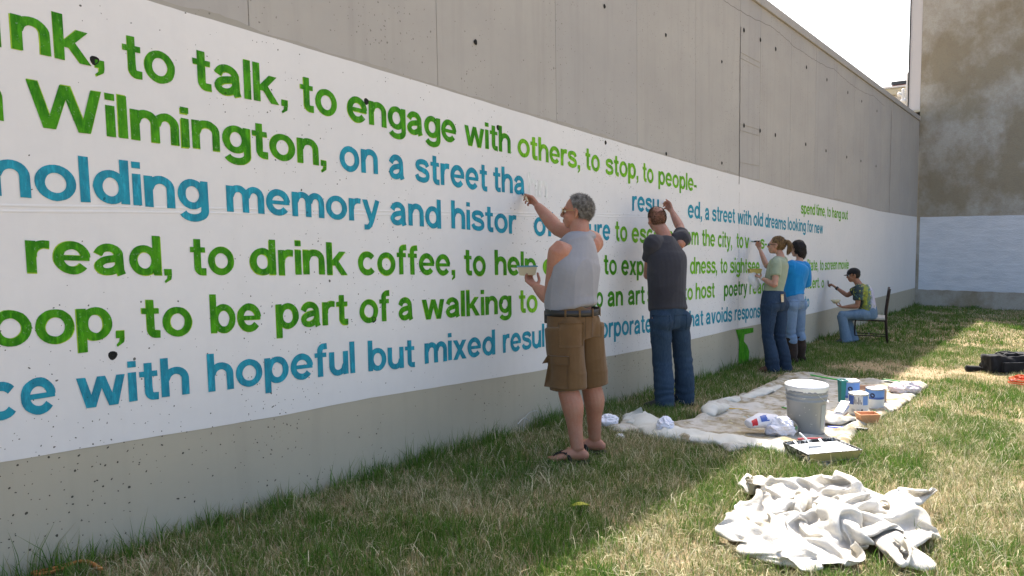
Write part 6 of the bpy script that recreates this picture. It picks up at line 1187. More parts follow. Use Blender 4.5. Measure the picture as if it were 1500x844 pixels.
def glyph(ch):
    h = SW / 2
    if ch == 'o':
        return 1.02, [ring_o(0.51, 0.5, 0.385, 0.405)]
    if ch == 'n':
        return 0.92, [rect(0.0, 0, SW, 0.985), arch(0.13, 0.79)]
    if ch == 'h':
        return 0.92, [rect(0.0, 0, SW, ASC), arch(0.13, 0.79)]
    if ch == 'm':
        return 1.42, [rect(0.0, 0, SW, 0.985), arch(0.13, 0.71), arch(0.73, 1.30)]
    if ch == 'u':
        return 0.92, [rect(0.92 - SW, 0, 0.92, 0.985), stroke(np.concatenate([[(h, 0.985), (h, 0.6)], arc(0.43, 0.38, 0.43 - h, 0.29, 180, 330, 12), [(0.76, 0.42)]]))]
    if ch == 'r':
        return 0.60, [rect(0.0, 0, SW, 0.985), stroke(np.concatenate([[(0.15, 0.52)], arc(0.47, 0.56, 0.32, 0.34, 165, 95, 8), [(0.60, 0.885)]]), SW * 0.95)]
    if ch == 'i':
        return SW, [rect(0, 0, SW, 0.985), rect(0, ASC - 0.21, SW, ASC)]
    if ch == 'l':
        return SW, [rect(0, 0, SW, ASC)]
    if ch == 't':
        return 0.58, [stroke(np.concatenate([[(0.27, 1.27), (0.27, 0.45)], arc(0.43, 0.27, 0.16, 0.165, 180, 262, 7), [(0.58, 0.105)]])), rect(0, 0.80, 0.56, 0.985)]
    if ch == 'f':
        return 0.58, [stroke(np.concatenate([[(0.25, 0), (0.25, 0.95)], arc(0.42, 1.07, 0.17, 0.175, 180, 98, 7), [(0.58, 1.255)]])), rect(0, 0.80, 0.54, 0.985)]
    if ch == 'e':
        return 0.98, [stroke(arc(0.49, 0.5, 0.37, 0.405, 2, 322, 26)), rect(0.20, 0.42, 0.955, 0.575)]
    if ch == 'c':
        return 0.94, [stroke(arc(0.49, 0.5, 0.37, 0.405, 40, 320, 24))]
    if ch == 's':
        P = [(0.80, 0.70), (0.70, 0.85), (0.47, 0.905), (0.22, 0.85), (0.15, 0.72), (0.25, 0.60), (0.48, 0.535), (0.70, 0.465), (0.80, 0.33), (0.74, 0.17), (0.49, 0.095), (0.20, 0.15), (0.09, 0.31)]
        return 0.90, [stroke(P, SW * 0.93, 3)]
    if ch == 'a':
        return 0.94, [stroke(np.concatenate([[(0.13, 0.67)], arc(0.44, 0.66, 0.29, 0.245, 150, 10, 12), [(0.74, 0.45), (0.745, 0.15), (0.80, 0.0)]])),
                      stroke([(0.72, 0.555), (0.50, 0.53), (0.26, 0.46), (0.135, 0.30), (0.22, 0.14), (0.42, 0.10), (0.62, 0.18), (0.74, 0.33)], SW * 0.92, 3)]
    if ch == 'd':
        return 0.99, [rect(0.99 - SW, 0, 0.99, ASC), ring_o(0.47, 0.5, 0.345, 0.405)]
    if ch == 'b':
        return 0.99, [rect(0, 0, SW, ASC), ring_o(0.52, 0.5, 0.345, 0.405)]
    if ch == 'p':
        return 0.99, [rect(0, DESC, SW, 0.985), ring_o(0.52, 0.5, 0.345, 0.405)]
    if ch == 'g':
        return 0.99, [stroke(np.concatenate([[(0.87, 0.985), (0.87, 0.0)], arc(0.50, -0.02, 0.37, 0.25, -5, -160, 12)])), ring_o(0.47, 0.52, 0.345, 0.385)]
    if ch == 'y':
        return 0.92, [para(0.13, 0.985, 0.46, 0.02, 0.26), stroke([(0.80, 0.985), (0.50, 0.10), (0.40, -0.14), (0.28, -0.25), (0.08, -0.255)], 0.235, 1)]
    if ch == 'v':
        return 0.90, [para(0.13, 0.985, 0.43, 0.0, 0.27), para(0.77, 0.985, 0.47, 0.0, 0.27)]
    if ch == 'w':
        return 1.36, [para(0.13, 0.985, 0.36, 0.0, 0.25), para(0.68, 0.985, 0.38, 0.0, 0.24), para(0.68, 0.985, 0.98, 0.0, 0.24), para(1.23, 0.985, 1.0, 0.0, 0.25)]
    if ch == 'x':
        return 0.92, [para(0.14, 0.985, 0.77, 0.0, 0.30), para(0.77, 0.985, 0.14, 0.0, 0.30)]
    if ch == 'k':
        return 0.95, [rect(0, 0, SW, ASC), para(0.73, 0.985, 0.22, 0.40, 0.30), para(0.38, 0.60, 0.79, 0.0, 0.30)]
    if ch == 'W':
        return 1.85, [para(0.14, 1.34, 0.48, 0.0, 0.27), para(0.92, 1.34, 0.52, 0.0, 0.25), para(0.92, 1.34, 1.33, 0.0, 0.25), para(1.70, 1.34, 1.37, 0.0, 0.27)]
    if ch == ',':
        return SW, [rect(0, 0, SW, 0.235), (np.array([(0.10, 0.0), (SW, 0.0), (SW * 0.9, -0.14), (0.03, -0.27), (0.0, -0.20), (0.09, -0.11)]), [(0, 1, 2, 3, 4, 5)])]
    if ch == '.':
        return SW, [rect(0, 0, SW, 0.235)]
    if ch == '-':
        return 0.48, [rect(0, 0.36, 0.46, 0.56)]
    return 0.5, []


def letter_word(idx, text, colr, x0, z0, x1, z1, xh):
    xh = 0.5 * xh + 0.5 * 0.137
    adv = 0
    lay = []
    for ch in text:
        w_, parts = glyph(ch)
        lay.append((adv, parts))
        adv += w_ + 0.085
    adv -= 0.085
    k = (x1 - x0) / adv
    rt = root('painted_word', (x0, -0.004, z0), None, None)
    for key in ('label', 'category'):
        if key in rt:
            del rt[key]
    rt.parent = wall
    rt.location = Vector(rt.location) - Vector(wall.location)
    word_name = {'g': 'green', 'l': 'light green', 'b': 'blue', 'f': 'faint grey'}[colr]
    rt['label'] = '%s painted word reading %s' % (word_name, text.strip(',.-'))
    layer = 0
    for li, (a0, parts) in enumerate(lay):
        dz = random.uniform(-0.0022, 0.0022)
        letter_off = (random.uniform(-0.0045, 0.0045), random.uniform(-0.005, 0.004))
        V3 = []
        F3 = []
        E3 = []
        EF = []
        for pi_, (V, F) in enumerate(parts):
            V = np.array(V, float)
            X = x0 + (a0 + V[:, 0]) * k
            Z = z0 + (z1 - z0) * (a0 + V[:, 0]) / adv + V[:, 1] * xh + dz
            X = X + 0.0016 * n2(X, Z, 45, 7 + pi_)
            Z = Z + 0.0016 * n2(X, Z, 45, 17 + pi_)
            yy = -0.0054 - 0.0003 * pi_ - 0.00015 * (li % 2)
            base = len(V3)
            V3 += [(x, yy, z) for x, z in zip(X, Z)]
            F3 += [tuple(i + base for i in f) for f in F]
            if colr in 'gl':
                c_ = np.array([X.mean(), Z.mean()])
                base = len(E3)
                ox, oz = letter_off[0] + random.uniform(-0.001, 0.001), letter_off[1] + random.uniform(-0.001, 0.001)
                E3 += [(x + ox, -0.0040 - 0.00008 * pi_, z + oz) for x, z in zip(X, Z)]
                EF += [tuple(i + base for i in f) for f in F]
        o = add('letter', V3, F3, M[colr], rt)
        if E3 and x0 < 6.5:
            # first thin coat showing at the edge: same letter object, second material
            me = o.data
            me.materials.append(M['gedge'])
            bm = bmesh.new()
            bm.from_mesh(me)
            off = np.array(world_loc(o))
            vs_ = [bm.verts.new(tuple(np.array(v) - off)) for v in E3]
            for f in EF:
                try:
                    q = bm.faces.new([vs_[i] for i in f])
                    q.material_index = 1
                except ValueError:
                    pass
            bm.to_mesh(me)
            bm.free()
    return rt


for i, w_ in enumerate(WORDS):
    letter_word(i, *w_)

# ------------------------------------------------------------------ end building
XE = 23.9
eb = root('stucco_building', (XE, -6, ground_z(23.9)), 'tall weathered brown and grey stucco building closing the far end', 'building')
gz = ground_z(23.9) - 0.6
add('wall', *box(XE, XE + 8, -14, 0.0, gz, 13.5), M['stucco'], eb)
zt_, zb_ = PT[-1][1], PB[-1][1]
Y = np.arange(-14, 0.0, 0.12)
V = []
for y in Y:
    V += [(XE - 0.004, y, zb_ - 0.03 * (-y) * 0.15 + 0.012 * vnoise(np.array([[y * 6, 0, 0]]), 3)[0] - 0.04), (XE - 0.004, y, zt_ + 0.006 * vnoise(np.array([[y * 5, 3, 0]]), 5)[0] - 0.004)]
add('white_paint', V, [(2 * i, 2 * i + 1, 2 * i + 3, 2 * i + 2) for i in range(len(Y) - 1)], M['white_rough'], eb)
add('side_panel', *box(XE + 0.02, XE + 8, 0.004, 0.30, 4.72, 13.5), M['trim_white'], eb, bevel=0.004)
add('corner_trim', *box(XE - 0.01, XE + 0.06, 0.296, 0.325, 4.74, 13.5), M['dark_gap'], eb)
add('drip_edge', *box(XE + 0.0, XE + 8, -0.004, 0.32, 4.66, 4.715), M['far_fascia'], eb)
add('gap_infill', *box(XE + 0.1, XE + 7.9, 0.01, 0.28, 4.2, 4.65), M['dark_gap'], eb)
# conduit and fittings on the left face
cd = []
cd.append(tube([(XE + 0.1, 0.37, 4.9), (XE + 0.1, 0.37, 5.35), (XE + 0.1, 0.35, 5.6), (XE + 0.1, 0.35, 5.8)], 0.03, n=10, sub=4))
cd.append(tube([(XE + 0.1, 0.46, 5.0), (XE + 0.1, 0.46, 5.35)], 0.045, n=10))
cd.append(tube([(XE + 0.1, 0.56, 5.2), (XE + 0.1, 0.46, 5.15)], 0.03, n=10))
cd.append(ellipsoid((XE + 0.1, 0.56, 5.22), (0.06, 0.06, 0.07), nu=12, nv=8))
cd.append(ellipsoid((XE + 0.1, 0.44, 5.02), (0.07, 0.09, 0.08), nu=12, nv=8))
M['conduit'] = mat_new('white_plastic_conduit', (0.75, 0.75, 0.73), 0.4, 0, 0.5)
add('conduit', *join(cd), M['conduit'], eb, True)

fb = root('low_building', (30, 4, -2), 'low pale building with a cream fascia seen over the wall', 'building')
add('wall', *box(27.5, 36, 0.6, 16, -2, 5.74), M['far_wall'], fb)
add('fascia', *box(27.3, 36.2, 0.45, 16.2, 5.742, 5.96), M['far_fascia'], fb, bevel=0.02)
add('roof', *box(27.25, 36.25, 0.4, 16.25, 5.962, 6.02), M['far_wall'], fb)
M['red_paint'] = mat_new('faded_red_metal', (0.28, 0.09, 0.08), 0.6)
M['dark_metal'] = mat_new('dark_grey_metal', (0.05, 0.055, 0.06), 0.5, 0.4)
ac = root('rooftop_unit', (28.0, 1.1, 6.02), 'small dark and red ventilation unit on the low roof', 'vent unit')
add('base', *box(27.6, 28.4, 0.62, 1.35, 6.022, 6.10), M['red_paint'], ac, bevel=0.01)
add('cover', *box(27.55, 28.45, 0.58, 1.38, 6.102, 6.22), M['dark_metal'], ac, bevel=0.02)
add('cap', *box(27.5, 28.0, 0.56, 0.82, 6.022, 6.25), M['dark_gap'], ac, bevel=0.02)

# ------------------------------------------------------------------ canvas heap and spread drop cloth
def place_heap(cx_, cy_, sx, sy, sz, rot):
    x = cl[:, :, 0] * math.cos(rot) - cl[:, :, 1] * math.sin(rot)
    y = cl[:, :, 0] * math.sin(rot) + cl[:, :, 1] * math.cos(rot)
    X = cx_ + x * sx * IMR[0] + y * sy * IMF[0]
    Y = cy_ + x * sx * IMR[1] + y * sy * IMF[1]
    Z = lawn_z(X.ravel(), Y.ravel()).reshape(X.shape) + 0.022 + cl[:, :, 2] * sz
    V = np.stack([X, Y, Z], 2).reshape(-1, 3)
    F = [(j * NC + i, j * NC + i + 1, j * NC + NC + i + 1, j * NC + NC + i) for j in range(NC - 1) for i in range(NC - 1)]
    return V, F


V, F = place_heap(*HEAP)
V[:, 2] += 0.007 * (1 - np.abs(vnoise(V * np.array([11, 11, 5]), 12))) ** 5
heap = add('canvas_cloth', V, F, M['canvas'], smooth=True)
m = heap.modifiers.new('s', 'SUBSURF')
m.levels = m.render_levels = 1
m = heap.modifiers.new('t', 'SOLIDIFY')
m.thickness = 0.0025
props(heap, 'crumpled heap of white canvas cloth lying on the sunny grass in front', 'cloth')


def fold_h(x, y):
    h = 0.016 * np.clip(n2(x, y, 3.2, 101), -0.2, 1) + 0.012 * n2(x * 1.0 + y * 0.6, y * 0.4, 7, 102)
    r = 1 - np.abs(n2(x, y * 0.6, 3.6, 103))
    h += 0.022 * np.clip(r - 0.80, 0, 1) * 5
    h += 0.003 * n2(x, y, 26, 104)
    return np.clip(h, -0.004, 0.06)


def poly_sheet(poly, step, zfun, jitter=0.0):
    P = np.array(poly)
    xs_ = np.arange(P[:, 0].min() - step, P[:, 0].max() + step, step)
    ys_ = np.arange(P[:, 1].min() - step, P[:, 1].max() + step, step)
    XX, YY = np.meshgrid(xs_, ys_, indexing='ij')
    ins = pip((XX.ravel()), (YY.ravel()), poly).reshape(XX.shape)
    # snap outside neighbours of the inside cells onto the outline
    px_, py_ = XX.copy(), YY.copy()
    A = P
    B = np.roll(P, -1, 0)
    need = ~ins
    q = np.stack([XX[need], YY[need]], 1)
    best = np.full(len(q), 1e9)
    bx_ = q.copy()
    for a, b in zip(A, B):
        ab = b - a
        t_ = np.clip(((q - a) @ ab) / (ab @ ab + 1e-9), 0, 1)
        c_ = a + t_[:, None] * ab
        dd = np.linalg.norm(q - c_, axis=1)
        u_ = dd < best
        best[u_] = dd[u_]
        bx_[u_] = c_[u_]
    near = best < step * 1.6
    px_[need] = np.where(near, bx_[:, 0], q[:, 0])
    py_[need] = np.where(near, bx_[:, 1], q[:, 1])
    idx = -np.ones(XX.shape, int)
    V = []
    F = []
    nx_, ny_ = XX.shape

    def vid(i, j):
        if idx[i, j] < 0:
            idx[i, j] = len(V)
            V.append((px_[i, j], py_[i, j]))
        return idx[i, j]
    for i in range(nx_ - 1):
        for j in range(ny_ - 1):
            c_ = ins[i, j] + ins[i + 1, j] + ins[i, j + 1] + ins[i + 1, j + 1]
            if c_ >= 1:
                F.append((vid(i, j), vid(i + 1, j), vid(i + 1, j + 1), vid(i, j + 1)))
    V = np.array(V)
    Z = zfun(V[:, 0], V[:, 1])
    return np.concatenate([V, Z[:, None]], 1), F


def sheet_z(x, y):
    return lawn_z(x, y) + 0.022 + fold_h(x, y)


def edge_dist(x, y, poly):
    q = np.stack([x, y], 1)
    P = np.array(poly)
    best = np.full(len(q), 1e9)
    for a, b in zip(P, np.roll(P, -1, 0)):
        ab = b - a
        t_ = np.clip(((q - a) @ ab) / (ab @ ab + 1e-9), 0, 1)
        best = np.minimum(best, np.linalg.norm(q - a - t_[:, None] * ab, axis=1))
    return best


def full_z(x, y):
    e = edge_dist(x, y, SHEET_OUT)
    return sheet_z(x, y) + 0.018 * np.exp(-((e - 0.06) / 0.05) ** 2) * (1 + 0.8 * n2(x, y, 4, 111)) - 0.016 * np.exp(-e / 0.012)


drop = root('drop_cloth', (6.6, -1.5, ground_z(6.6)), 'long stained canvas drop cloth spread on the lawn under the paint cans', 'drop cloth')
V, F = poly_sheet(SHEET_OUT, 0.022, full_z)
o = add('sheet', V, F, M['sheet'], drop, True)
m = o.modifiers.new('t', 'SOLIDIFY')
m.thickness = 0.003


def lumpy_roll(P, R, seed, flat=0.55, n=20, sub=10):
    P = np.array(P, float)
    V, F = tube(P, R, np.array(R) * flat, side=(P[-1] - P[0])[[1, 0, 2]] * np.array([1, -1, 0]), n=n, sub=sub, cap=0.8)
    c = vnoise(V * 9, seed) * 0.018 + vnoise(V * 22, seed + 1) * 0.008 + (1 - np.abs(vnoise(V * np.array([13, 13, 20]), seed + 2))) ** 3 * 0.014
    ctr = V.mean(0)
    d_ = V - ctr
    d_[:, :2] = 0
    d_ /= np.linalg.norm(d_, axis=1)[:, None] + 1e-6
    V = V + np.array([0, 0, 1.0]) * c[:, None]
    gz_ = lawn_z(V[:, 0], V[:, 1]) + 0.006
    V[:, 2] = np.maximum(V[:, 2], gz_)
    return V, F


def gpt(x, y, h=0.03):
    return (x, y, float(lawn_z([x], [y])[0]) + h)


pts_front = [SHEET_OUT[i] for i in (2, 3, 37, 35, 33, 31, 30, 29, 28)]
cen = np.array([6.3, -1.5])
pl = []
for (x, y) in pts_front:
    v_ = cen - np.array([x, y])
    v_ /= np.linalg.norm(v_)
    pl.append(gpt(x + v_[0] * 0.10, y + v_[1] * 0.10, 0.035))
V, F = lumpy_roll(pl, [0.05, 0.11, 0.13, 0.10, 0.12, 0.09, 0.12, 0.10, 0.06], 201, 0.34)
add('rolled_edge', V, F, M['hemband'], drop, True)
pl = [gpt(*p_, 0.03) for p_ in ((5.95, -0.93), (6.3, -0.80), (6.75, -0.86), (7.3, -0.92), (7.9, -0.93))]
V, F = lumpy_roll(pl, [0.04, 0.06, 0.05, 0.06, 0.03], 211, 0.5)
add('rolled_edge', V, F, M['hemband'], drop, True)
V, F = lumpy_roll([gpt(5.75, -0.98, 0.05), gpt(5.95, -0.92, 0.06), gpt(6.2, -0.95, 0.05)], [0.05, 0.08, 0.04], 215, 0.6)
add('rolled_edge', V, F, M['hemband'], drop, True)


# ------------------------------------------------------------------ things on the drop cloth
def sz(x, y, extra=0.0):
    return float(sheet_z(np.array([x]), np.array([y]))[0]) + extra


M['bucket'] = mat_new('grey_bucket_plastic', (0.23, 0.245, 0.26), 0.35, 0, 0.5)
t = NT(M['bucket'])
a = t.noise(t.coord(), 9, 4, 0.6)
c = t.mix(t.fr(a, 0.4, 0.7), (0.31, 0.325, 0.335), (0.295, 0.31, 0.32))
c = t.mix(t.math('MULTIPLY', t.fr(t.noise(t.coord(), 38, 2), 0.68, 0.70), 0.8), c, (0.7, 0.7, 0.68))
t.color(c)
M['white_gloss'] = mat_new('wet_white_paint', (0.80, 0.80, 0.79), 0.25, 0, 0.5)
M['label_pale'] = mat_new('pale_paper_label', (0.42, 0.43, 0.40), 0.7)
M['tin'] = mat_new('tin_rim', (0.55, 0.56, 0.57), 0.35, 0.8)
M['can_white'] = mat_new('white_can_label', (0.66, 0.65, 0.63), 0.5)
M['can_blue'] = mat_new('blue_can_label', (0.06, 0.12, 0.38), 0.45)
M['can_light'] = mat_new('light_blue_can_label', (0.16, 0.30, 0.62), 0.45)
M['can_dark'] = mat_new('navy_can_print', (0.015, 0.02, 0.06), 0.5)
M['teal'] = mat_new('teal_plastic', (0.03, 0.22, 0.21), 0.4)
M['orange'] = mat_new('orange_plastic_tub', (0.58, 0.30, 0.155), 0.45)
M['black'] = mat_new('black_plastic', (0.015, 0.015, 0.017), 0.45)
M['card'] = mat_new('brown_cardboard', (0.42, 0.29, 0.20), 0.85)
M['yellow'] = mat_new('yellow_pencil_paint', (0.62, 0.40, 0.02), 0.5)
M['green_pl'] = mat_new('green_plastic', (0.02, 0.30, 0.03), 0.4)
M['blue_pl'] = mat_new('blue_plastic', (0.02, 0.06, 0.65), 0.4)
M['red_pl'] = mat_new('dark_red_plastic', (0.30, 0.015, 0.03), 0.45)
M['wood'] = mat_new('pale_wood', (0.60, 0.48, 0.30), 0.6)
M['paper'] = mat_cloth('crumpled_white_paper', (0.80, 0.79, 0.84), (0.74, 0.73, 0.80), 0.8, 40, 0.15)
M['tray_side'] = mat_new('yellowed_tray_side', (0.40, 0.33, 0.14), 0.45)
M['plastic_clear'] = mat_new('thin_white_plastic_bag', (0.8, 0.82, 0.84), 0.35, 0, 0.5)
t = NT(M['plastic_clear'])
mx = t.n('ShaderNodeMixShader')
mx.inputs[0].default_value = 0.45
tp = t.n('ShaderNodeBsdfTransparent')
out = t.t.nodes['Material Output']
t.lk(t.b.outputs[0], mx.inputs[1])
t.lk(tp.outputs[0], mx.inputs[2])
t.lk(mx.outputs[0], out.inputs[0])

# bucket
bx, by = SPOTS['bucket']
bx, by = bx + 0.10, by + 0.08
bz = sz(bx, by, -0.004)
bk = root('paint_bucket', (bx, by, bz), 'large grey plastic bucket with white paint round its lidded rim', 'bucket')
H = 0.372
prof = [(0.0, 0.002), (0.128, 0.0), (0.133, 0.006), (0.147, H - 0.115), (0.152, H - 0.112), (0.152, H - 0.105), (0.1475, H - 0.103), (0.149, H - 0.082), (0.156, H - 0.079), (0.156, H - 0.072), (0.150, H - 0.070), (0.151, H - 0.048), (0.158, H - 0.045), (0.158, H - 0.038), (0.152, H - 0.035), (0.153, H - 0.006), (0.148, H - 0.006), (0.142, H - 0.03), (0.14, H - 0.05)]
add('body', *lathe(prof, (bx, by, bz), 48), M['bucket'], bk, True)
prof = [(0.0, H - 0.004), (0.135, H - 0.006), (0.140, H + 0.004), (0.150, H + 0.008), (0.160, H + 0.004), (0.162, H - 0.010), (0.157, H - 0.016)]
add('lid', *lathe(prof, (bx, by, bz), 48), M['white_gloss'], bk, True)
# paint that ran down the rim
V = []
F = []
n = 90
for j in range(n + 1):
    an = 2 * math.pi * j / n
    L_ = 0.018 + 0.022 * max(0, vnoise(np.array([[math.cos(an) * 4, math.sin(an) * 4, 2]]), 5)[0]) + 0.012 * max(0, vnoise(np.array([[math.cos(an) * 14, math.sin(an) * 14, 2]]), 6)[0])
    for z_, r_ in ((H - 0.010, 0.1625), (H - 0.010 - L_ * 0.5, 0.1610), (H - 0.012 - L_, 0.1565)):
        V.append((bx + r_ * math.cos(an), by + r_ * math.sin(an), bz + z_))
for j in range(n):
    for k in range(2):
        a_ = j * 3 + k
        F.append((a_, a_ + 3, a_ + 4, a_ + 1))
add('paint_drips', V, F, M['white_gloss'], bk, True)


def wrap(name, cx_, cy_, z0, z1, r0, r1, a0, a1, mat, parent, off=0.0012, n=10):
    V = []
    F = []
    for j in range(n + 1):
        an = a0 + (a1 - a0) * j / n
        V += [(cx_ + (r0 + off) * math.cos(an), cy_ + (r0 + off) * math.sin(an), z0), (cx_ + (r1 + off) * math.cos(an), cy_ + (r1 + off) * math.sin(an), z1)]
    F = [(2 * i, 2 * i + 2, 2 * i + 3, 2 * i + 1) for i in range(n)]
    return add(name, V, F, mat, parent, True)


VA = math.atan2(-3.25 - by, 0 - bx)     # angle from the bucket towards the viewer's place
wrap('paper_label', bx, by, bz + 0.045, bz + 0.235, 0.1355, 0.1455, VA + 0.85, VA + 1.22, M['label_pale'], bk, 0.0015)
hn = [(bx + 0.158 * math.cos(VA + 0.55 + a_), by + 0.158 * math.sin(VA + 0.55 + a_), bz + H - 0.05 - 0.085 * math.sin(a_ / 1.9 * math.pi)) for a_ in np.linspace(0, 1.9, 10)]
add('handle', *tube(hn, 0.0022, n=6, sub=2), M['tin'], bk, True)


def paint_can(pos, h, r, label, kind, yaw=0.0):
    x, y = pos
    z = sz(x, y, -0.003)
    k = root('paint_can', (x, y, z), label, 'paint can', 'paint cans on the drop cloth')
    va = math.atan2(-3.25 - y, -x) + yaw
    prof = [(0, 0.003), (r - 0.002, 0.003), (r, 0.0), (r, 0.006), (r - 0.002, 0.009), (r - 0.002, h - 0.008), (r, h - 0.005), (r, h), (r - 0.005, h + 0.001), (r - 0.009, h - 0.006)]
    add('body', *lathe(prof, (x, y, z), 32), M['tin'], k, True)
    add('lid', *lathe([(0, h - 0.005), (r - 0.022, h - 0.006), (r - 0.018, h - 0.002), (r - 0.009, h - 0.004)], (x, y, z), 32), M['white_gloss'] if kind != 2 else M['tin'], k, True)
    split = {0: 0.50, 1: 0.52, 2: 0.30}[kind]
    wrap('lower_label', x, y, z + 0.012, z + h * split, r - 0.002, r - 0.002, va - 3.1, va + 3.1, M['can_white'], k, 0.0008, 40)
    wrap('upper_label', x, y, z + h * split, z + h - 0.012, r - 0.002, r - 0.002, va - 3.1, va + 3.1, M['can_light'] if kind != 0 else M['can_white'], k, 0.0008, 40)
    if kind == 0:
        wrap('blue_panel', x, y, z + h * 0.52, z + h - 0.014, r - 0.002, r - 0.002, va - 1.15, va - 0.35, M['can_blue'], k, 0.0014)
        wrap('blue_panel', x, y, z + h * 0.52, z + h - 0.014, r - 0.002, r - 0.002, va + 0.55, va + 1.2, M['can_light'], k, 0.0014)
        for j in range(7):
            a0 = va - 0.42 + j * 0.13
            wrap('print_mark', x, y, z + h * (0.55 + 0.02 * (j % 2)), z + h * (0.66 + 0.11 * ((j * 5) % 3)), r - 0.002, r - 0.002, a0, a0 + 0.055, M['can_dark'], k, 0.0018, 2)
        for j in range(6):
            wrap('print_mark', x, y, z + h * (0.20 + 0.05 * (j % 3)), z + h * (0.215 + 0.05 * (j % 3)), r - 0.002, r - 0.002, va - 0.6 + 0.55 * (j // 3), va - 0.25 + 0.5 * (j // 3), M['can_dark'], k, 0.0018, 3)
        wrap('print_mark', x, y, z + h * 0.18, z + h * 0.34, r - 0.002, r - 0.002, va + 0.38, va + 0.55, M['can_dark'], k, 0.0018, 2)
    else:
        V = []
        n_ = 16
        for j in range(n_):
            a_ = 2 * math.pi * j / n_
            ang = va - 0.1 + 0.26 * math.cos(a_)
            V.append((x + (r + 0.0004) * math.cos(ang), y + (r + 0.0004) * math.sin(ang), z + h * 0.70 + 0.022 * math.sin(a_)))
        add('round_mark', V, [tuple(range(n_))], M['can_dark'], k)
        wrap('blue_panel', x, y, z + h * (split - 0.0), z + h * (split + 0.10), r - 0.002, r - 0.002, va - 1.4, va + 1.4, M['can_blue'], k, 0.0014, 16)
    return k


paint_can(SPOTS['can1'], 0.195, 0.084, 'white labelled paint can with dark lettering standing in front of the other cans', 0, -0.1)
paint_can(SPOTS['can2'], 0.195, 0.080, 'blue and white paint can behind the right side of the front can', 1, -0.15)
paint_can(SPOTS['can3'], 0.225, 0.082, 'blue topped paint can beside the tall teal container', 2, 0.1)

# teal container behind
tx, ty = SPOTS['teal']
tz = sz(tx, ty)
tc = root('teal_container', (tx, ty, tz), 'tall teal plastic container at the left of the paint cans', 'container')
Vt = []
for z_, s_ in ((0, 0.034), (0.215, 0.044)):
    for a_, b_ in ((-1, -1), (1, -1), (1, 1), (-1, 1)):
        q = IMR * a_ * s_ * 0.8 + IMF * b_ * s_
        Vt.append((tx + q[0], ty + q[1], tz + z_))
add('body', Vt, BOXF[:1] + [BOXF[i] for i in (2, 3, 4, 5)], M['teal'], tc, bevel=0.006)
Vt = [(x + 0.0, y, z + 0.0) for x, y, z in Vt]
add('rim', *join([bar(Vt[4 + i], Vt[4 + (i + 1) % 4], 0.012, 0.010) for i in range(4)]), M['teal'], tc, bevel=0.002)

# cardboard box behind the cans
qx, qy = SPOTS['box']
qz = sz(qx, qy)
bxr = root('cardboard_box', (qx, qy, qz), 'flat open cardboard box behind the paint cans', 'box')


def obox(c, u, v, hu, hv, z0, z1):
    V = []
    for z in (z0, z1):
        for a_, b_ in ((-1, -1), (1, -1), (1, 1), (-1, 1)):
            q = np.array(u) * a_ * hu + np.array(v) * b_ * hv
            V.append((c[0] + q[0], c[1] + q[1], z))
    return V, BOXF


for u_, v_, du, dv, hu, hv in ((IMR, IMF, 0, -0.10, 0.15, 0.003), (IMR, IMF, 0, 0.10, 0.15, 0.003), (IMR, IMF, -0.147, 0, 0.003, 0.097), (IMR, IMF, 0.147, 0, 0.003, 0.097)):
    c_ = (qx + IMR[0] * du + IMF[0] * dv, qy + IMR[1] * du + IMF[1] * dv)
    add('side_panel', *obox(c_, u_, v_, hu, hv, qz, qz + 0.12), M['card'], bxr)
add('bottom_panel', *obox((qx, qy), IMR, IMF, 0.144, 0.094, qz + 0.002, qz + 0.006), M['card'], bxr)


def tub(name, x, y, z, hw, hd, h, wall_t, mat, label, cat, flare=1.22, u=IMR, v=IMF, fill=None):
    """open tapered tub with real walls"""
    r_ = root(name, (x, y, z), label, cat)
    V = []
    lv = [(0, 1.0, 0), (h, flare, 0), (h, flare, -wall_t), (wall_t, 1.0, -wall_t)]
    for z_, f_, ins in lv:
        for a_, b_ in ((-1, -1), (1, -1), (1, 1), (-1, 1)):
            q = np.array(u) * a_ * (hw * f_ + ins) + np.array(v) * b_ * (hd * f_ + ins)
            V.append((x + q[0], y + q[1], z + z_))
    F = [(0, 3, 2, 1)]
    for k in range(3):
        for j in range(4):
            F.append((k * 4 + j, k * 4 + (j + 1) % 4, k * 4 + 4 + (j + 1) % 4, k * 4 + 4 + j))
    F.append((12, 13, 14, 15))
    add('tub', V, F, mat, r_, bevel=0.002)
    rim = [V[4 + j] for j in range(4)]
    add('rim', *join([bar(rim[i], rim[(i + 1) % 4], 0.009, 0.004) for i in range(4)]), mat, r_)
    if fill:
        f_ = 1 + (flare - 1) * 0.4
        W_ = []
        for a_, b_ in ((-1, -1), (1, -1), (1, 1), (-1, 1)):
            q = np.array(u) * a_ * (hw * f_ - wall_t) + np.array(v) * b_ * (hd * f_ - wall_t)
            W_.append((x + q[0], y + q[1], z + h * 0.4))
        add('paint', W_, [(0, 1, 2, 3)], fill, r_)
    return r_


ox_, oy_ = SPOTS['orange']
tub('orange_tub', ox_, oy_ + 0.02, sz(ox_, oy_), 0.066, 0.045, 0.072, 0.004, M['orange'], 'small open orange plastic tub near the edge of the drop cloth', 'tub', 1.25)

M['tray_dark'] = mat_new('paint_smeared_dark_plastic', (0.05, 0.05, 0.05), 0.5)
t = NT(M['tray_dark'])
t.color(t.mix(t.fr(t.noise(t.coord(), 30, 4, 0.7), 0.5, 0.6), (0.035, 0.035, 0.035), (0.62, 0.62, 0.60)))
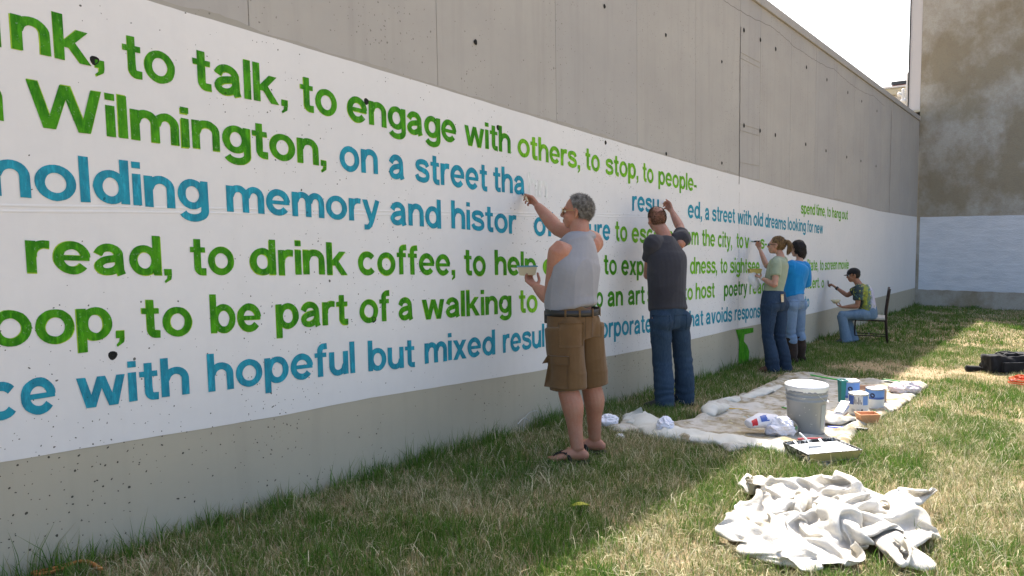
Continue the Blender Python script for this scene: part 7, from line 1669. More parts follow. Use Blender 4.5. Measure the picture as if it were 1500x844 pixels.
# roller tray full of white paint
rx_, ry_ = SPOTS['tray']
rz = sz(rx_, ry_) + 0.022
tr = root('roller_tray', (rx_, ry_, rz), 'black paint roller tray filled with white paint on the cloth', 'tray')
U2 = np.array([0.75, -0.66])
W2 = np.array([0.66, 0.75])
V = []
for z_, f_, ins in ((0.0, 0.9, 0), (0.065, 1.0, 0), (0.065, 1.0, -0.006), (0.006, 0.9, -0.006)):
    for a_, b_ in ((-1, -1), (1, -1), (1, 1), (-1, 1)):
        q = U2 * a_ * (0.20 * f_ + ins) + W2 * b_ * (0.145 * f_ + ins)
        V.append((rx_ + q[0], ry_ + q[1], rz + z_))
F = [(0, 3, 2, 1)] + [(k * 4 + j, k * 4 + (j + 1) % 4, k * 4 + 4 + (j + 1) % 4, k * 4 + 4 + j) for k in range(3) for j in range(4)] + [(12, 13, 14, 15)]
add('tray', V, F, M['tray_dark'], tr, bevel=0.003)
V = []
for a_, b_, z_ in ((-1, -1, 0.056), (1, -1, 0.056), (1, 0.80, 0.050), (-1, 0.80, 0.050)):
    q = U2 * a_ * 0.188 + W2 * b_ * 0.133
    V.append((rx_ + q[0], ry_ + q[1], rz + z_))
add('paint', V, [(0, 1, 2, 3)], M['white_gloss'], tr)
V = []
for a_, b_, z_ in ((-1, -1.012, 0.006), (1, -1.012, 0.006), (1, -1.03, 0.062), (-1, -1.03, 0.062)):
    f_ = 0.9 if z_ < 0.01 else 1.0
    q = U2 * a_ * 0.19 * f_ + W2 * b_ * 0.145 * f_
    V.append((rx_ + q[0], ry_ + q[1], rz + z_))
add('front_side', V, [(0, 1, 2, 3)], M['tray_side'], tr)
for k in range(2):
    q = U2 * (-0.11 + k * 0.19)
    p0 = (rx_ + q[0] + W2[0] * 0.10, ry_ + q[1] + W2[1] * 0.10, rz + 0.045)
    p1 = (rx_ + q[0] + W2[0] * 0.142, ry_ + q[1] + W2[1] * 0.142, rz + 0.064)
    add('rib', *bar(p0, p1, 0.018, 0.005), M['white_gloss'], tr)
pr = root('small_roller', (rx_ - 0.05, ry_ + 0.08, rz + 0.06), 'small white foam roller resting on the paint tray', 'roller')
q0 = np.array([rx_, ry_]) - U2 * 0.08 + W2 * 0.02
add('sleeve', *tube([(q0[0], q0[1], rz + 0.068), (q0[0] + U2[0] * 0.09, q0[1] + U2[1] * 0.09, rz + 0.068)], 0.014, n=14), M['white_gloss'], pr, True)
add('handle', *tube([(q0[0], q0[1], rz + 0.068), (q0[0] - 0.02, q0[1] - 0.0, rz + 0.10), (q0[0] + 0.0, q0[1] + 0.06, rz + 0.14)], 0.006, n=8), M['white_gloss'], pr, True)


def stick(name, p, ang, L, w, h, mat, label, cat, lift=0.02, n=8, tip=None):
    x, y = p
    d = IMR * math.cos(ang) + IMF * math.sin(ang)
    a = (x - d[0] * L / 2, y - d[1] * L / 2)
    b = (x + d[0] * L / 2, y + d[1] * L / 2)
    za, zb = sz(*a) + lift, sz(*b) + lift
    r_ = root(name, (x, y, (za + zb) / 2), label, cat)
    P0, P1 = np.array([a[0], a[1], za]), np.array([b[0], b[1], zb])
    if n == 4:
        add('shaft', *bar(P0, P1, w, h), mat, r_, bevel=0.0012)
    else:
        add('shaft', *tube([P0, P0 * 0.5 + P1 * 0.5, P1], [w * 0.35, w * 0.5, w * 0.42], [h * 0.4, h * 0.5, h * 0.4], side=(-d[1], d[0], 0), n=10), mat, r_, True)
    if tip:
        P2 = P1 + (P1 - P0) / L * 0.05
        add('tip', *tube([P1 - (P1 - P0) * 0.04, P2], [w * 0.7, w * 0.9], [h * 0.5, h * 0.25], side=(-d[1], d[0], 0), n=10, cap=0.2), tip, r_, True)
    return r_


stick('pencil', SPOTS['pencil'], 0.02, 0.18, 0.009, 0.009, M['yellow'], 'yellow pencil lying on the stained drop cloth', 'pencil', 0.012, 6, M['wood'])
stick('stir_stick', SPOTS['stick2'], 0.95, 0.36, 0.022, 0.005, M['white_gloss'], 'white painted stirring stick left of the bucket', 'stick', 0.02, 4)
stick('paintbrush', SPOTS['brushA'], -0.95, 0.20, 0.02, 0.012, M['green_pl'], 'green handled brush lying just left of the bucket', 'brush', 0.02, 8, M['black'])
stick('paintbrush', SPOTS['green'], -0.5, 0.30, 0.045, 0.02, M['green_pl'], 'wide green paintbrush at the back edge of the drop cloth', 'brush', 0.03, 8, M['black'])
stick('paintbrush', SPOTS['green2'], -0.75, 0.20, 0.018, 0.014, M['green_pl'], 'thin green brush at the far right end of the drop cloth', 'brush', 0.02, 8, M['wood'])
stick('roller_clip', SPOTS['clip'], -0.6, 0.11, 0.038, 0.02, M['blue_pl'], 'bright blue plastic handle right of the bucket', 'handle', 0.015, 8)
stick('roller_cover', SPOTS['dark'], -0.75, 0.19, 0.05, 0.035, M['black'], 'used black roller cover at the cloth edge below the orange tub', 'roller cover', 0.018, 10)
stick('marker_pen', (5.30, -1.90), 0.02, 0.17, 0.024, 0.018, M['red_pl'], 'dark red marker lying in front of the bucket', 'marker', 0.045, 8)
# taped stack of brochures beside the bucket
sx_, sy_ = SPOTS['books']
st = root('swatch_stack', (sx_, sy_, sz(sx_, sy_)), 'fanned stack of teal and white cards beside the bucket', 'cards')
for k in range(6):
    an = 0.5 + 0.07 * k
    d = IMR * math.cos(an) + IMF * math.sin(an)
    e = np.array([-d[1], d[0]])
    c_ = (sx_ + 0.008 * k, sy_ - 0.004 * k)
    z_ = sz(sx_, sy_) + 0.01 + k * 0.016
    V = []
    for dz in (0, 0.009):
        for a_, b_ in ((-1, -1), (1, -1), (1, 1), (-1, 1)):
            q = d * a_ * 0.085 + e * b_ * 0.035
            V.append((c_[0] + q[0], c_[1] + q[1], z_ + dz + a_ * 0.03))
    add('card', V, BOXF, (M['card'], M['can_white'], M['can_white'], M['teal'] if False else M['can_light'], M['paper'], M['can_white'])[k], st)
fx_, fy_ = SPOTS['folded']
V, F = lumpy_roll([gpt(fx_ - 0.12, fy_ + 0.16, 0.05), gpt(fx_, fy_ + 0.02, 0.055), gpt(fx_ + 0.10, fy_ - 0.10, 0.05)], [0.07, 0.09, 0.06], 231, 0.35)
props(add('rag', V, F, M['sheet'], smooth=True), 'folded cream rag on the cloth between bucket and orange tub', 'rag')


def crumple(name, c, r, h, seed, mat, label, cat, flat=1.0):
    V, F = ellipsoid((0, 0, 0), (r, r * flat, h), nu=40, nv=26)
    nrm = V / (np.linalg.norm(V, axis=1)[:, None] + 1e-9)
    q = 1 - np.abs(vnoise(V / r * 2.2, seed))
    q2 = 1 - np.abs(vnoise(V / r * 5.0, seed + 1))
    V = V + nrm * (r * (0.38 * q + 0.18 * q2 - 0.38))[:, None]
    V = V @ np.array([[IMR[0], IMR[1], 0], [IMF[0], IMF[1], 0], [0, 0, 1]])
    x, y = c
    base = sz(x, y) if not sheet_keep(np.array([x]), np.array([y]))[0] else float(lawn_z([x], [y])[0]) + 0.01
    V = V + np.array([x, y, base + h * 0.7])
    V[:, 2] = np.maximum(V[:, 2], base)
    o = add(name, V, F, mat, smooth=False)
    return props(o, label, cat)


crumple('paper_wad', SPOTS['wad1'], 0.085, 0.045, 301, M['paper'], 'crumpled white paper wad on the grass off the left tip of the cloth', 'paper', 0.7)
crumple('paper_wad', SPOTS['wad2'], 0.065, 0.075, 305, M['paper'], 'crumpled white paper wad sitting on the rolled cloth edge', 'paper')
crumple('paper_wad', (4.72, -0.70), 0.03, 0.016, 309, M['paper'], 'small white scrap on the grass behind the heels in flip flops', 'paper scrap')
# paint tube with torn rag
M['tube_white'] = mat_cloth('soft_white_wrapper', (0.76, 0.75, 0.78), (0.70, 0.69, 0.74), 0.5, 30, 0.2)
pt = root('paint_tube', (SPOTS['tube'][0], SPOTS['tube'][1], sz(*SPOTS['tube'])), 'squeezed white plastic wrapper with red and navy print left of the bucket', 'wrapper')
c0 = np.array([SPOTS['tube'][0] + 0.02, SPOTS['tube'][1] + 0.0])
c1 = c0 + IMR * 0.23 + IMF * 0.07
P0 = (c0[0], c0[1], sz(*c0) + 0.07)
P1 = (c1[0], c1[1], sz(*c1) + 0.10)
mid = tuple((np.array(P0) + P1) / 2 + np.array([0, 0, 0.015]))
V, F = tube([P0, mid, P1], [0.055, 0.075, 0.062], [0.03, 0.055, 0.045], side=(IMF[0], IMF[1], 0), n=30, sub=10, cap=0.3)
V = V + 0.006 * vnoise(V * 22, 3)[:, None]
add('wrapper', V, F, M['tube_white'], pt, True)
M['print_red'] = mat_new('red_print', (0.5, 0.02, 0.03), 0.5)


def tube_patch(name, t0, t1, a0, a1, mat, parent, A=np.array(P0), B=np.array(P1), rr=(0.055, 0.075, 0.062), rh=(0.03, 0.055, 0.045), off=0.005):
    V = []
    n1, n2_ = 6, 6
    sd = np.array([IMF[0], IMF[1], 0])
    T = (B - A) / np.linalg.norm(B - A)
    U_ = np.cross(T, sd)
    for i in range(n1 + 1):
        t_ = t0 + (t1 - t0) * i / n1
        c = A * (1 - t_) + B * t_ + np.array([0, 0, 0.015]) * (1 - (2 * t_ - 1) ** 2)
        ra_ = np.interp(t_, (0, 0.5, 1), rr) + off
        rb_ = np.interp(t_, (0, 0.5, 1), rh) + off
        for j in range(n2_ + 1):
            an = a0 + (a1 - a0) * j / n2_
            V.append(c + sd * ra_ * math.cos(an) + U_ * rb_ * math.sin(an))
    F = [(i * (n2_ + 1) + j, (i + 1) * (n2_ + 1) + j, (i + 1) * (n2_ + 1) + j + 1, i * (n2_ + 1) + j + 1) for i in range(n1) for j in range(n2_)]
    return add(name, V, F, mat, parent, True)


tube_patch('red_print', 0.05, 0.24, 2.1, 3.3, M['print_red'], pt)
tube_patch('navy_print', 0.36, 0.66, 2.0, 2.9, M['can_blue'], pt)
crumple('rag', (SPOTS['whiterag'][0] + 0.04, SPOTS['whiterag'][1] - 0.05), 0.11, 0.085, 311, M['paper'], 'crumpled white rag between the printed wrapper and the bucket', 'rag', 0.8)
crumple('plastic_wrap', SPOTS['bagp'], 0.15, 0.06, 315, mat_cloth('pinkish_plastic', (0.55, 0.42, 0.44), (0.75, 0.72, 0.72), 0.4, 12, 0.2), 'crumpled pinkish plastic wrap at the far right end of the cloth', 'wrapper', 0.7)
crumple('rag', (5.62, -1.62), 0.10, 0.07, 319, M['sheet'], 'dirty tan rag pushed against the left of the bucket', 'rag', 0.8)

# ------------------------------------------------------------------ bag, rope, leaf, wire
M['bag'] = mat_cloth('black_nylon', (0.010, 0.010, 0.012), (0.015, 0.015, 0.018), 0.8, 40, 0.2)
gx0, gy0 = SPOTS['bag']
gz0 = float(lawn_z([gx0], [gy0])[0]) + 0.01
bg_ = root('camera_bag', (gx0, gy0, gz0), 'black fabric carry bag with looped handles on the sunny grass', 'bag')
c = np.array([gx0, gy0]) + IMF * 0.08 + IMR * 0.06


def bagpt(u, v, z):
    q = c + IMR * u + IMF * v
    return (q[0], q[1], gz0 + z * 0.86)


parts_ = []
V = []
for z_, f_ in ((0, 0.94), (0.07, 1.0), (0.20, 0.97), (0.255, 0.80)):
    for a_, b_ in ((-1, -1), (1, -1), (1, 1), (-1, 1)):
        V.append(bagpt(a_ * 0.29 * (f_ if a_ > 0 else 0.97), b_ * 0.13 * f_, z_))
F = [(0, 3, 2, 1)] + [(k * 4 + j, k * 4 + (j + 1) % 4, k * 4 + 4 + (j + 1) % 4, k * 4 + 4 + j) for k in range(3) for j in range(4)] + [(12, 13, 14, 15)]
P2, F2 = fuse([(V, F)], 0.012, 4, lambda co, no: 0.022 * vnoise(co * 7, 4) + 0.010 * vnoise(co * 18, 5))
add('body', P2, F2, M['bag'], bg_, True)
add('front_pocket', *fuse([obox((bagpt(0.04, -0.145, 0)[0], bagpt(0.04, -0.145, 0)[1]), IMR, IMF, 0.20, 0.022, gz0 + 0.02, gz0 + 0.15)], 0.009, 3, lambda co, no: 0.006 * vnoise(co * 12, 8)), M['bag'], bg_, True)
for v_ in (-0.08, 0.08):
    add('handle', *tube([bagpt(-0.12, v_, 0.235), bagpt(-0.09, v_ * 0.8, 0.275), bagpt(0.0, v_ * 0.4, 0.30), bagpt(0.08, v_ * 0.8, 0.275), bagpt(0.11, v_, 0.235)], 0.014, 0.006, side=(IMF[0], IMF[1], 0), n=10), M['bag'], bg_, True)
add('shoulder_strap', *tube([bagpt(0.24, -0.06, 0.20), bagpt(0.30, -0.10, 0.14), bagpt(0.33, -0.14, 0.04), bagpt(0.2, -0.22, 0.01)], 0.018, 0.005, side=(IMF[0], IMF[1], 0), n=10), M['bag'], bg_, True)
add('flap', *fuse([obox((bagpt(0.1, 0.02, 0)[0], bagpt(0.1, 0.02, 0)[1]), IMR, IMF, 0.15, 0.09, gz0 + 0.21, gz0 + 0.24)], 0.009, 3, lambda co, no: 0.008 * vnoise(co * 12, 18)), M['bag'], bg_, True)
lx, ly = SPOTS['lens']
lz = float(lawn_z([lx], [ly])[0]) + 0.045
ln = root('black_pouch', (lx, ly, lz - 0.04), 'small black tube pouch tethered to the black bag', 'pouch')
add('pouch', *tube([(lx - IMR[0] * 0.08, ly - IMR[1] * 0.08, lz), (lx + IMR[0] * 0.08, ly + IMR[1] * 0.08, lz - 0.005)], [0.040, 0.034], n=18, sub=4, cap=0.2), M['bag'], ln, True)
add('tether', *tube([(lx + IMR[0] * 0.08, ly + IMR[1] * 0.08, lz), (lx + IMR[0] * 0.14, ly + IMR[1] * 0.14, lz + 0.02), (lx + IMR[0] * 0.17 + 0.05, ly + IMR[1] * 0.17 + 0.04, lz + 0.12)], 0.007, n=8), M['bag'], ln, True)

M['rope'] = mat_new('orange_cord', (0.72, 0.10, 0.03), 0.5)
ox, oy = SPOTS['rope']
pts = []
rr = random.Random(5)
for k in range(170):
    a_ = k * 0.52
    ring_ = 0.10 + 0.09 * math.sin(k * 0.173) + 0.02 * rr.random()
    u = 0.14 + 1.25 * ring_ * math.cos(a_)
    v = 0.9 * ring_ * math.sin(a_)
    q = np.array([ox, oy]) + IMR * u + IMF * v
    z = float(lawn_z([q[0]], [q[1]])[0]) + 0.03 + 0.055 * (1 - min(1, ring_ / 0.2)) + 0.02 * rr.random() + 0.00028 * k
    pts.append((q[0], q[1], z))
V, F = tube(pts, 0.0055, n=7, sub=2)
props(add('extension_cord', V, F, M['rope'], smooth=True), 'tangled coil of orange cord lying in front of the black bag', 'cord')
props(add('plug', *tube([(ox + IMR[0] * -0.02 + 0.03, oy + 0.08, lawn_z([ox], [oy])[0] + 0.05), (ox + 0.03 + IMR[0] * 0.1, oy + 0.08 + IMR[1] * 0.1, lawn_z([ox], [oy])[0] + 0.07)], 0.018, 0.012, n=10), M['tin'], smooth=True), 'grey metal plug end beside the orange cord', 'plug')
M['cord2'] = mat_new('brown_orange_cord', (0.36, 0.15, 0.04), 0.6)
cpts = [(1.086, -0.03), (1.169, -0.03), (1.231, -0.03), (1.266, -0.066), (1.271, -0.176)]
V, F = join([tube([(x, y + d_, float(lawn_z([x], [y])[0]) + 0.035 + 0.008 * math.sin(x * 30 + k)) for x, y in cpts], 0.008, n=8) for k, d_ in enumerate((0, -0.025))])
props(add('garden_cord', V, F, M['cord2'], smooth=True), 'brown orange cord in the grass at the near foot of the wall', 'cord')
lfx, lfy = SPOTS['leaf']
z = float(lawn_z([lfx], [lfy])[0]) + 0.045
M['leaf'] = mat_new('yellow_leaf', (0.34, 0.34, 0.03), 0.5)
V = []
for i in range(7):
    t_ = i / 6
    w_ = 0.022 * math.sin(math.pi * min(1, t_ * 0.92 + 0.08)) + 0.001
    u = -0.05 + 0.10 * t_
    for s_ in (-1, 0, 1):
        q = np.array([lfx, lfy]) + IMR * u + IMF * (s_ * w_)
        V.append((q[0], q[1], z + 0.012 * math.sin(t_ * 3) + (0.008 if s_ else 0)))
F = [(i * 3 + k, i * 3 + 3 + k, i * 3 + 4 + k, i * 3 + 1 + k) for i in range(6) for k in (0, 1)]
props(add('leaf', V, F, M['leaf'], smooth=True), 'single yellow leaf on the shaded grass', 'leaf')
wx, wy = 4.48, -0.03
wz = float(lawn_z([wx], [wy])[0])
M['wire'] = mat_new('pale_wire', (0.42, 0.42, 0.39), 0.5)
V, F = join([tube([(wx - 0.16, -0.05, wz + 0.10), (wx - 0.05, -0.03, wz + 0.12), (wx + 0.02, -0.03, wz + 0.08)], 0.004, n=6),
             tube([(wx - 0.10, -0.05, wz + 0.02), (wx - 0.02, -0.03, wz + 0.13), (wx + 0.12, -0.03, wz + 0.14), (wx + 0.2, -0.04, wz + 0.06)], 0.0025, n=6, sub=6)])
props(add('wire_loop', V, F, M['wire'], smooth=True), 'loop of pale wire sticking out of the grass at the wall foot', 'wire')

# ------------------------------------------------------------------ people
UP = Vector((0, 0, 1))


def VJ(key):
    return {k: Vector(v) for k, v in POSES[key].items()}


def finger(base, d, n, L, r, curl, spread=None):
    """three phalanges bending from d towards n"""
    P = [base]
    ang = 0.0
    cur = base
    for k, f in enumerate((0.45, 0.31, 0.24)):
        ang += curl[k]
        v = d * math.cos(ang) + n * math.sin(ang)
        cur = cur + v * (L * f)
        P.append(cur)
    s = d.cross(n)
    return tube(P, [r, r * 0.95, r * 0.88, r * 0.75], side=tuple(s), n=8, sub=2, cap=1.0)


def hand(w, d, n, thumb_s, curl=(0.7, 0.9, 0.5), k=1.0, thumb_curl=0.5):
    """w wrist, d fingers' direction, n direction the palm faces, thumb_s side of the thumb"""
    d = d.normalized()
    n = (n - d * n.dot(d)).normalized()
    s = thumb_s - d * thumb_s.dot(d) - n * thumb_s.dot(n)
    s.normalize()
    pr = [tube([w - d * 0.015, w + d * 0.03 * k, w + d * 0.075 * k, w + d * 0.092 * k], [0.025 * k, 0.036 * k, 0.042 * k, 0.040 * k], [0.020 * k, 0.017 * k, 0.015 * k, 0.012 * k], side=tuple(s), n=12, sub=3, cap=0.5)]
    L = (0.078, 0.088, 0.082, 0.064)
    for i in range(4):
        o = 0.031 - 0.0205 * i
        b = w + d * (0.088 - 0.004 * abs(i - 1.2)) * k + s * o * k
        c = tuple(q * (1 + 0.12 * (i - 1)) for q in curl)
        dd = (d + s * (0.06 - 0.04 * i)).normalized()
        pr.append(finger(b, dd, n, L[i] * k, 0.0092 * k, c))
    tb = w + d * 0.028 * k + s * 0.026 * k + n * 0.006
    td = (d * 0.62 + s * 0.62 + n * 0.35).normalized()
    t1 = tb + td * 0.042 * k
    td2 = (d * 0.85 + s * (0.35 - thumb_curl * 0.5) + n * (0.3 + thumb_curl * 0.6)).normalized()
    pr.append(tube([tb - td * 0.012, t1, t1 + td2 * 0.035 * k, t1 + td2 * 0.058 * k], [0.014 * k, 0.012 * k, 0.0105 * k, 0.009 * k], side=tuple(n), n=8, sub=2, cap=1.0))
    grip = w + d * 0.125 * k + n * 0.042 * k + s * 0.018 * k
    return pr, grip


def head_axes(f, tilt=None):
    f = f.normalized()
    u = (UP if tilt is None else tilt.normalized())
    s = f.cross(u).normalized()      # the person's right
    u = s.cross(f).normalized()
    return s, f, u


def head_parts(c, ax, k=1.0, jaw=1.0, chub=1.0):
    s, f, u = ax
    A = [tuple(s), tuple(f), tuple(u)]

    def P(x, y, z):
        return c + s * x * k + f * y * k + u * z * k

    def E(x, y, z, a, b, d):
        return ellipsoid(P(x, y, z), (a * k, b * k, d * k), A, 20, 14)
    pr = [E(0, -0.012, 0.028, 0.076, 0.096, 0.094),
          E(0, 0.022, -0.035, 0.060 * chub, 0.068, 0.072),
          E(0, 0.048, -0.082 * jaw, 0.036 * chub, 0.036, 0.026),
          E(0, 0.072, 0.030, 0.052, 0.020, 0.013),
          E(0.036, 0.058, -0.025, 0.024, 0.026, 0.024), E(-0.036, 0.058, -0.025, 0.024, 0.026, 0.024),
          E(0, 0.086, -0.053, 0.021, 0.012, 0.007), E(0, 0.084, -0.066, 0.019, 0.012, 0.008),
          E(0.012, 0.092, -0.026, 0.009, 0.010, 0.008), E(-0.012, 0.092, -0.026, 0.009, 0.010, 0.008)]
    pr.append(tube([P(0, 0.083, 0.022), P(0, 0.094, 0.004), P(0, 0.108, -0.020), P(0, 0.100, -0.028)], [0.009 * k, 0.010 * k, 0.014 * k, 0.012 * k], [0.010 * k, 0.011 * k, 0.012 * k, 0.008 * k], side=tuple(s), n=10, cap=0.8))
    for q in (1, -1):
        pr.append(tube([P(q * 0.074, -0.004, 0.020), P(q * 0.083, -0.014, 0.014), P(q * 0.085, -0.018, -0.008), P(q * 0.076, -0.006, -0.034)], [0.006 * k] * 4, [0.012 * k, 0.015 * k, 0.012 * k, 0.008 * k], side=tuple(s), n=8, cap=0.8))
        pr.append(tube([P(q * 0.075, 0.004, 0.026), P(q * 0.088, -0.012, 0.030), P(q * 0.090, -0.026, 0.010), P(q * 0.080, -0.018, -0.022)], 0.0048 * k, n=8, cap=0.8))
    return pr, P


def build_body(J, pers, ax, cfg):
    """one continuous skin: trunk, neck, head with face, arms with hands, legs with feet"""
    k = cfg.get('k', 1.0)
    sh = (J['rs'] - J['ls']).normalized()
    hp = (J['rh'] - J['lh']).normalized()
    hw = cfg.get('hip', 0.155) * k
    ww = cfg.get('waist', 0.14) * k
    cw = cfg.get('chest', 0.165) * k
    bel = cfg.get('belly', 0.11) * k
    up_t = (J['neck'] - J['chest']).normalized()
    front = UP.cross(sh).normalized()
    wst = J['waist'] + front * cfg.get('belly_fwd', 0.01)
    tr = [J['pel'] - UP * 0.09, J['pel'], wst, J['chest'], J['chest'] + up_t * 0.11, J['neck'] - up_t * 0.035, J['neck'] + up_t * 0.01]
    sd = [tuple(hp), tuple(hp), tuple((hp + sh).normalized())] + [tuple(sh)] * 4
    pr = [tube(tr, [hw * 0.8, hw, ww, cw, cw * 1.02, 0.10 * k, 0.058 * k], [0.10 * k, 0.115 * k, bel, 0.115 * k, 0.105 * k, 0.075 * k, 0.055 * k], side=sd, n=22, sub=4, cap=0.4)]
    hd, P = head_parts(J['head'], ax, cfg.get('headk', 1.0), cfg.get('jaw', 1.0), cfg.get('chub', 1.0))
    pr += hd
    s, f, u = ax
    pr.append(tube([J['neck'] - up_t * 0.05, J['neck'] + up_t * 0.02, J['head'] - u * 0.05 - f * 0.02], [0.070 * k, cfg.get('neckr', 0.060) * k, cfg.get('neckr', 0.060) * 0.95 * k], side=tuple(s), n=16, cap=0.5))
    a = cfg.get('arm', 1.0)
    for q in 'lr':
        S, Eb, W = J[q + 's'], J[q + 'e'], J[q + 'w']
        m1 = S * 0.55 + Eb * 0.45
        m2 = Eb * 0.7 + W * 0.3
        pr.append(tube([S + (J['chest'] - S) * 0.25 + UP * 0.02, S, m1, Eb], np.array([0.060, 0.060, 0.050, 0.041]) * a * k, np.array([0.062, 0.060, 0.052, 0.043]) * a * k, side=tuple((Eb - S).cross(UP) if abs((Eb - S).normalized().z) < 0.9 else front), n=16, sub=4, cap=0.6))
        pr.append(tube([Eb, m2, Eb * 0.25 + W * 0.75, W], np.array([0.041, 0.045, 0.034, 0.026]) * a * k, np.array([0.040, 0.042, 0.031, 0.021]) * a * k, side=tuple(cfg.get('fore_' + q, sh)), n=16, sub=4, cap=0.6))
    grips = {}
    for q in 'lr':
        h = cfg['hand_' + q]
        hpz, g = hand(J[q + 'w'], J[q + 'f'] - J[q + 'w'], h['n'], h['t'], h.get('curl', (0.7, 0.9, 0.5)), cfg.get('handk', 1.0) * k)
        pr += hpz
        grips[q] = g
    lg = cfg.get('leg', 1.0)
    for q in 'lr':
        Hh, K, A_ = J[q + 'h'], J[q + 'k'], J[q + 'a']
        sdv = tuple(hp)
        m1 = Hh * 0.5 + K * 0.5
        m2 = K * 0.72 + A_ * 0.28
        back = -front * 0.018
        pr.append(tube([Hh + UP * 0.02, m1, K], np.array([0.086, 0.075, 0.055 * lg]) * 0.95 * k, np.array([0.093, 0.078, 0.056 * lg]) * 0.95 * k, side=sdv, n=16, sub=4, cap=0.4))
        pr.append(tube([K, m2 + back, K * 0.42 + A_ * 0.58 + back * 0.5, A_], np.array([0.057, 0.058, 0.043, 0.034]) * lg * k, np.array([0.058, 0.062, 0.045, 0.037]) * lg * k, side=sdv, n=16, sub=4, cap=0.4))
        if cfg.get('feet', True):
            fd = cfg['toe_' + q]
            fd = Vector((fd[0], fd[1], 0)).normalized()
            fs = fd.cross(UP)
            g = A_.copy()
            g.z = float(lawn_z([A_.x], [A_.y])[0]) + cfg.get('sole', 0.02)
            pr.append(tube([g - fd * 0.055 + UP * 0.030, g - fd * 0.01 + UP * 0.045, g + fd * 0.06 + UP * 0.042, g + fd * 0.12 + UP * 0.026, g + fd * 0.155 + UP * 0.018], [0.028, 0.034, 0.040, 0.046, 0.040], [0.028, 0.045, 0.034, 0.022, 0.014], side=tuple(fs), n=14, sub=4, cap=0.7))
            pr.append(tube([A_ + UP * 0.02, g + UP * 0.06], [0.036, 0.034], n=12))
            for ti in range(5):
                o = (-0.034 + 0.0165 * ti) * (1 if q == 'r' else -1)
                ln = (0.030, 0.032, 0.029, 0.024, 0.018)[4 - ti if False else ti]
                b = g + fd * (0.155 - 0.004 * ti) + fs * o + UP * 0.013
                rr_ = 0.012 if ti == 0 else 0.0085
                pr.append(tube([b - fd * 0.01, b + fd * ln * 0.6, b + fd * ln], [rr_, rr_, rr_ * 0.8], side=tuple(fs), n=8, cap=0.9))
    Vb, Fb = fuse(pr, cfg.get('voxel', 0.006), cfg.get('smooth', 3))
    return Vb, Fb, grips, P


def trim(V, F, keep):
    """drop the faces whose corners are not all kept"""
    idx = -np.ones(len(V), int)
    kk = np.nonzero(keep)[0]
    idx[kk] = np.arange(len(kk))
    return V[kk], [tuple(idx[list(f)]) for f in F if all(keep[i] for i in f)]


def hair_mesh(name, cap, ax, cen, mat, pers, n, L, r, lay, seed, only=False):
    """cap of hair plus short strands growing from it"""
    V, F = cap
    o = add(name, V, F if not only else [], mat, pers, True)
    rg = np.random.default_rng(seed)
    V = np.asarray(V)
    tri = np.array([f[:3] for f in F])
    pick = tri[rg.integers(0, len(tri), n)]
    w = rg.dirichlet((1, 1, 1), n)
    P = (V[pick] * w[:, :, None]).sum(1)
    N = P - np.array(cen)
    N /= np.linalg.norm(N, axis=1)[:, None]
    lay = np.asarray(lay)
    D_ = N * 0.55 + lay + rg.normal(0, 0.28, (n, 3))
    D_ /= np.linalg.norm(D_, axis=1)[:, None]
    S = np.cross(D_, rg.normal(0, 1, (n, 3)))
    S /= np.linalg.norm(S, axis=1)[:, None]
    ln = L * rg.uniform(0.6, 1.3, n)[:, None]
    VV = np.stack([P - S * r - N * 0.002, P + S * r - N * 0.002, P + D_ * ln], 1)
    me = bpy.data.meshes.new('s')
    off = np.array(world_loc(pers))
    bm = bmesh.new()
    bm.from_mesh(o.data)
    for q in VV - off:
        vs_ = [bm.verts.new(tuple(p)) for p in q]
        bm.faces.new(vs_)
    if only:
        bmesh.ops.delete(bm, geom=[v for v in bm.verts if not v.link_faces], context='VERTS')
    bm.to_mesh(o.data)
    bm.free()
    return o


def folds(seed, amp=0.006, f1=5, f2=13, stretch=(1, 1, 0.55), extra=None):
    st = np.array(stretch)

    def fn(co, no):
        a = vnoise(co * f1 * st, seed)
        r = (1 - np.abs(vnoise(co * f2 * st, seed + 1))) ** 3
        r2 = (1 - np.abs(vnoise(co * f2 * 0.55 * st[::-1] + 5, seed + 2))) ** 4
        d = amp * (0.8 * a + 1.1 * r - 0.4 + 1.0 * r2)
        if extra is not None:
            d = d + extra(co, no)
        return d
    return fn


def on_surface(tree, o, d):
    h = tree.ray_cast(Vector(o), Vector(d))
    return h[0]


def patch(name, bod, origin, u, v, d, outline, mat, parent, thick=0.004, n=9, border=0.0):
    """a flat piece (pocket, flap, tag) laid on a surface: outline is (u0,u1,v0,v1)"""
    tree = BVHTree.FromPolygons([tuple(q) for q in bod[0]], bod[1])
    u = Vector(u).normalized()
    v = Vector(v).normalized()
    d = Vector(d).normalized()
    u0, u1, v0, v1 = outline
    V = []
    last = None
    for i in range(n + 1):
        for j in range(n + 1):
            p = Vector(origin) + u * (u0 + (u1 - u0) * i / n) + v * (v0 + (v1 - v0) * j / n)
            h = on_surface(tree, p - d * 0.5, d)
            if h is None:
                h = last if last is not None else p
            last = h
            V.append(h - d * thick)
    W = [q + d * (thick + 0.004) for q in V]
    m = n + 1
    F = [(i * m + j, (i + 1) * m + j, (i + 1) * m + j + 1, i * m + j + 1) for i in range(n) for j in range(n)]
    rim = [i * m for i in range(m)] + [n * m + j for j in range(1, m)] + [i * m + n for i in range(n - 1, -1, -1)] + [j for j in range(n - 1, 0, -1)]
    k = m * m
    F += [(rim[i], rim[(i + 1) % len(rim)], rim[(i + 1) % len(rim)] + k, rim[i] + k) for i in range(len(rim))]
    return add(name, [tuple(q) for q in V] + [tuple(q) for q in W], F, mat, parent, True)


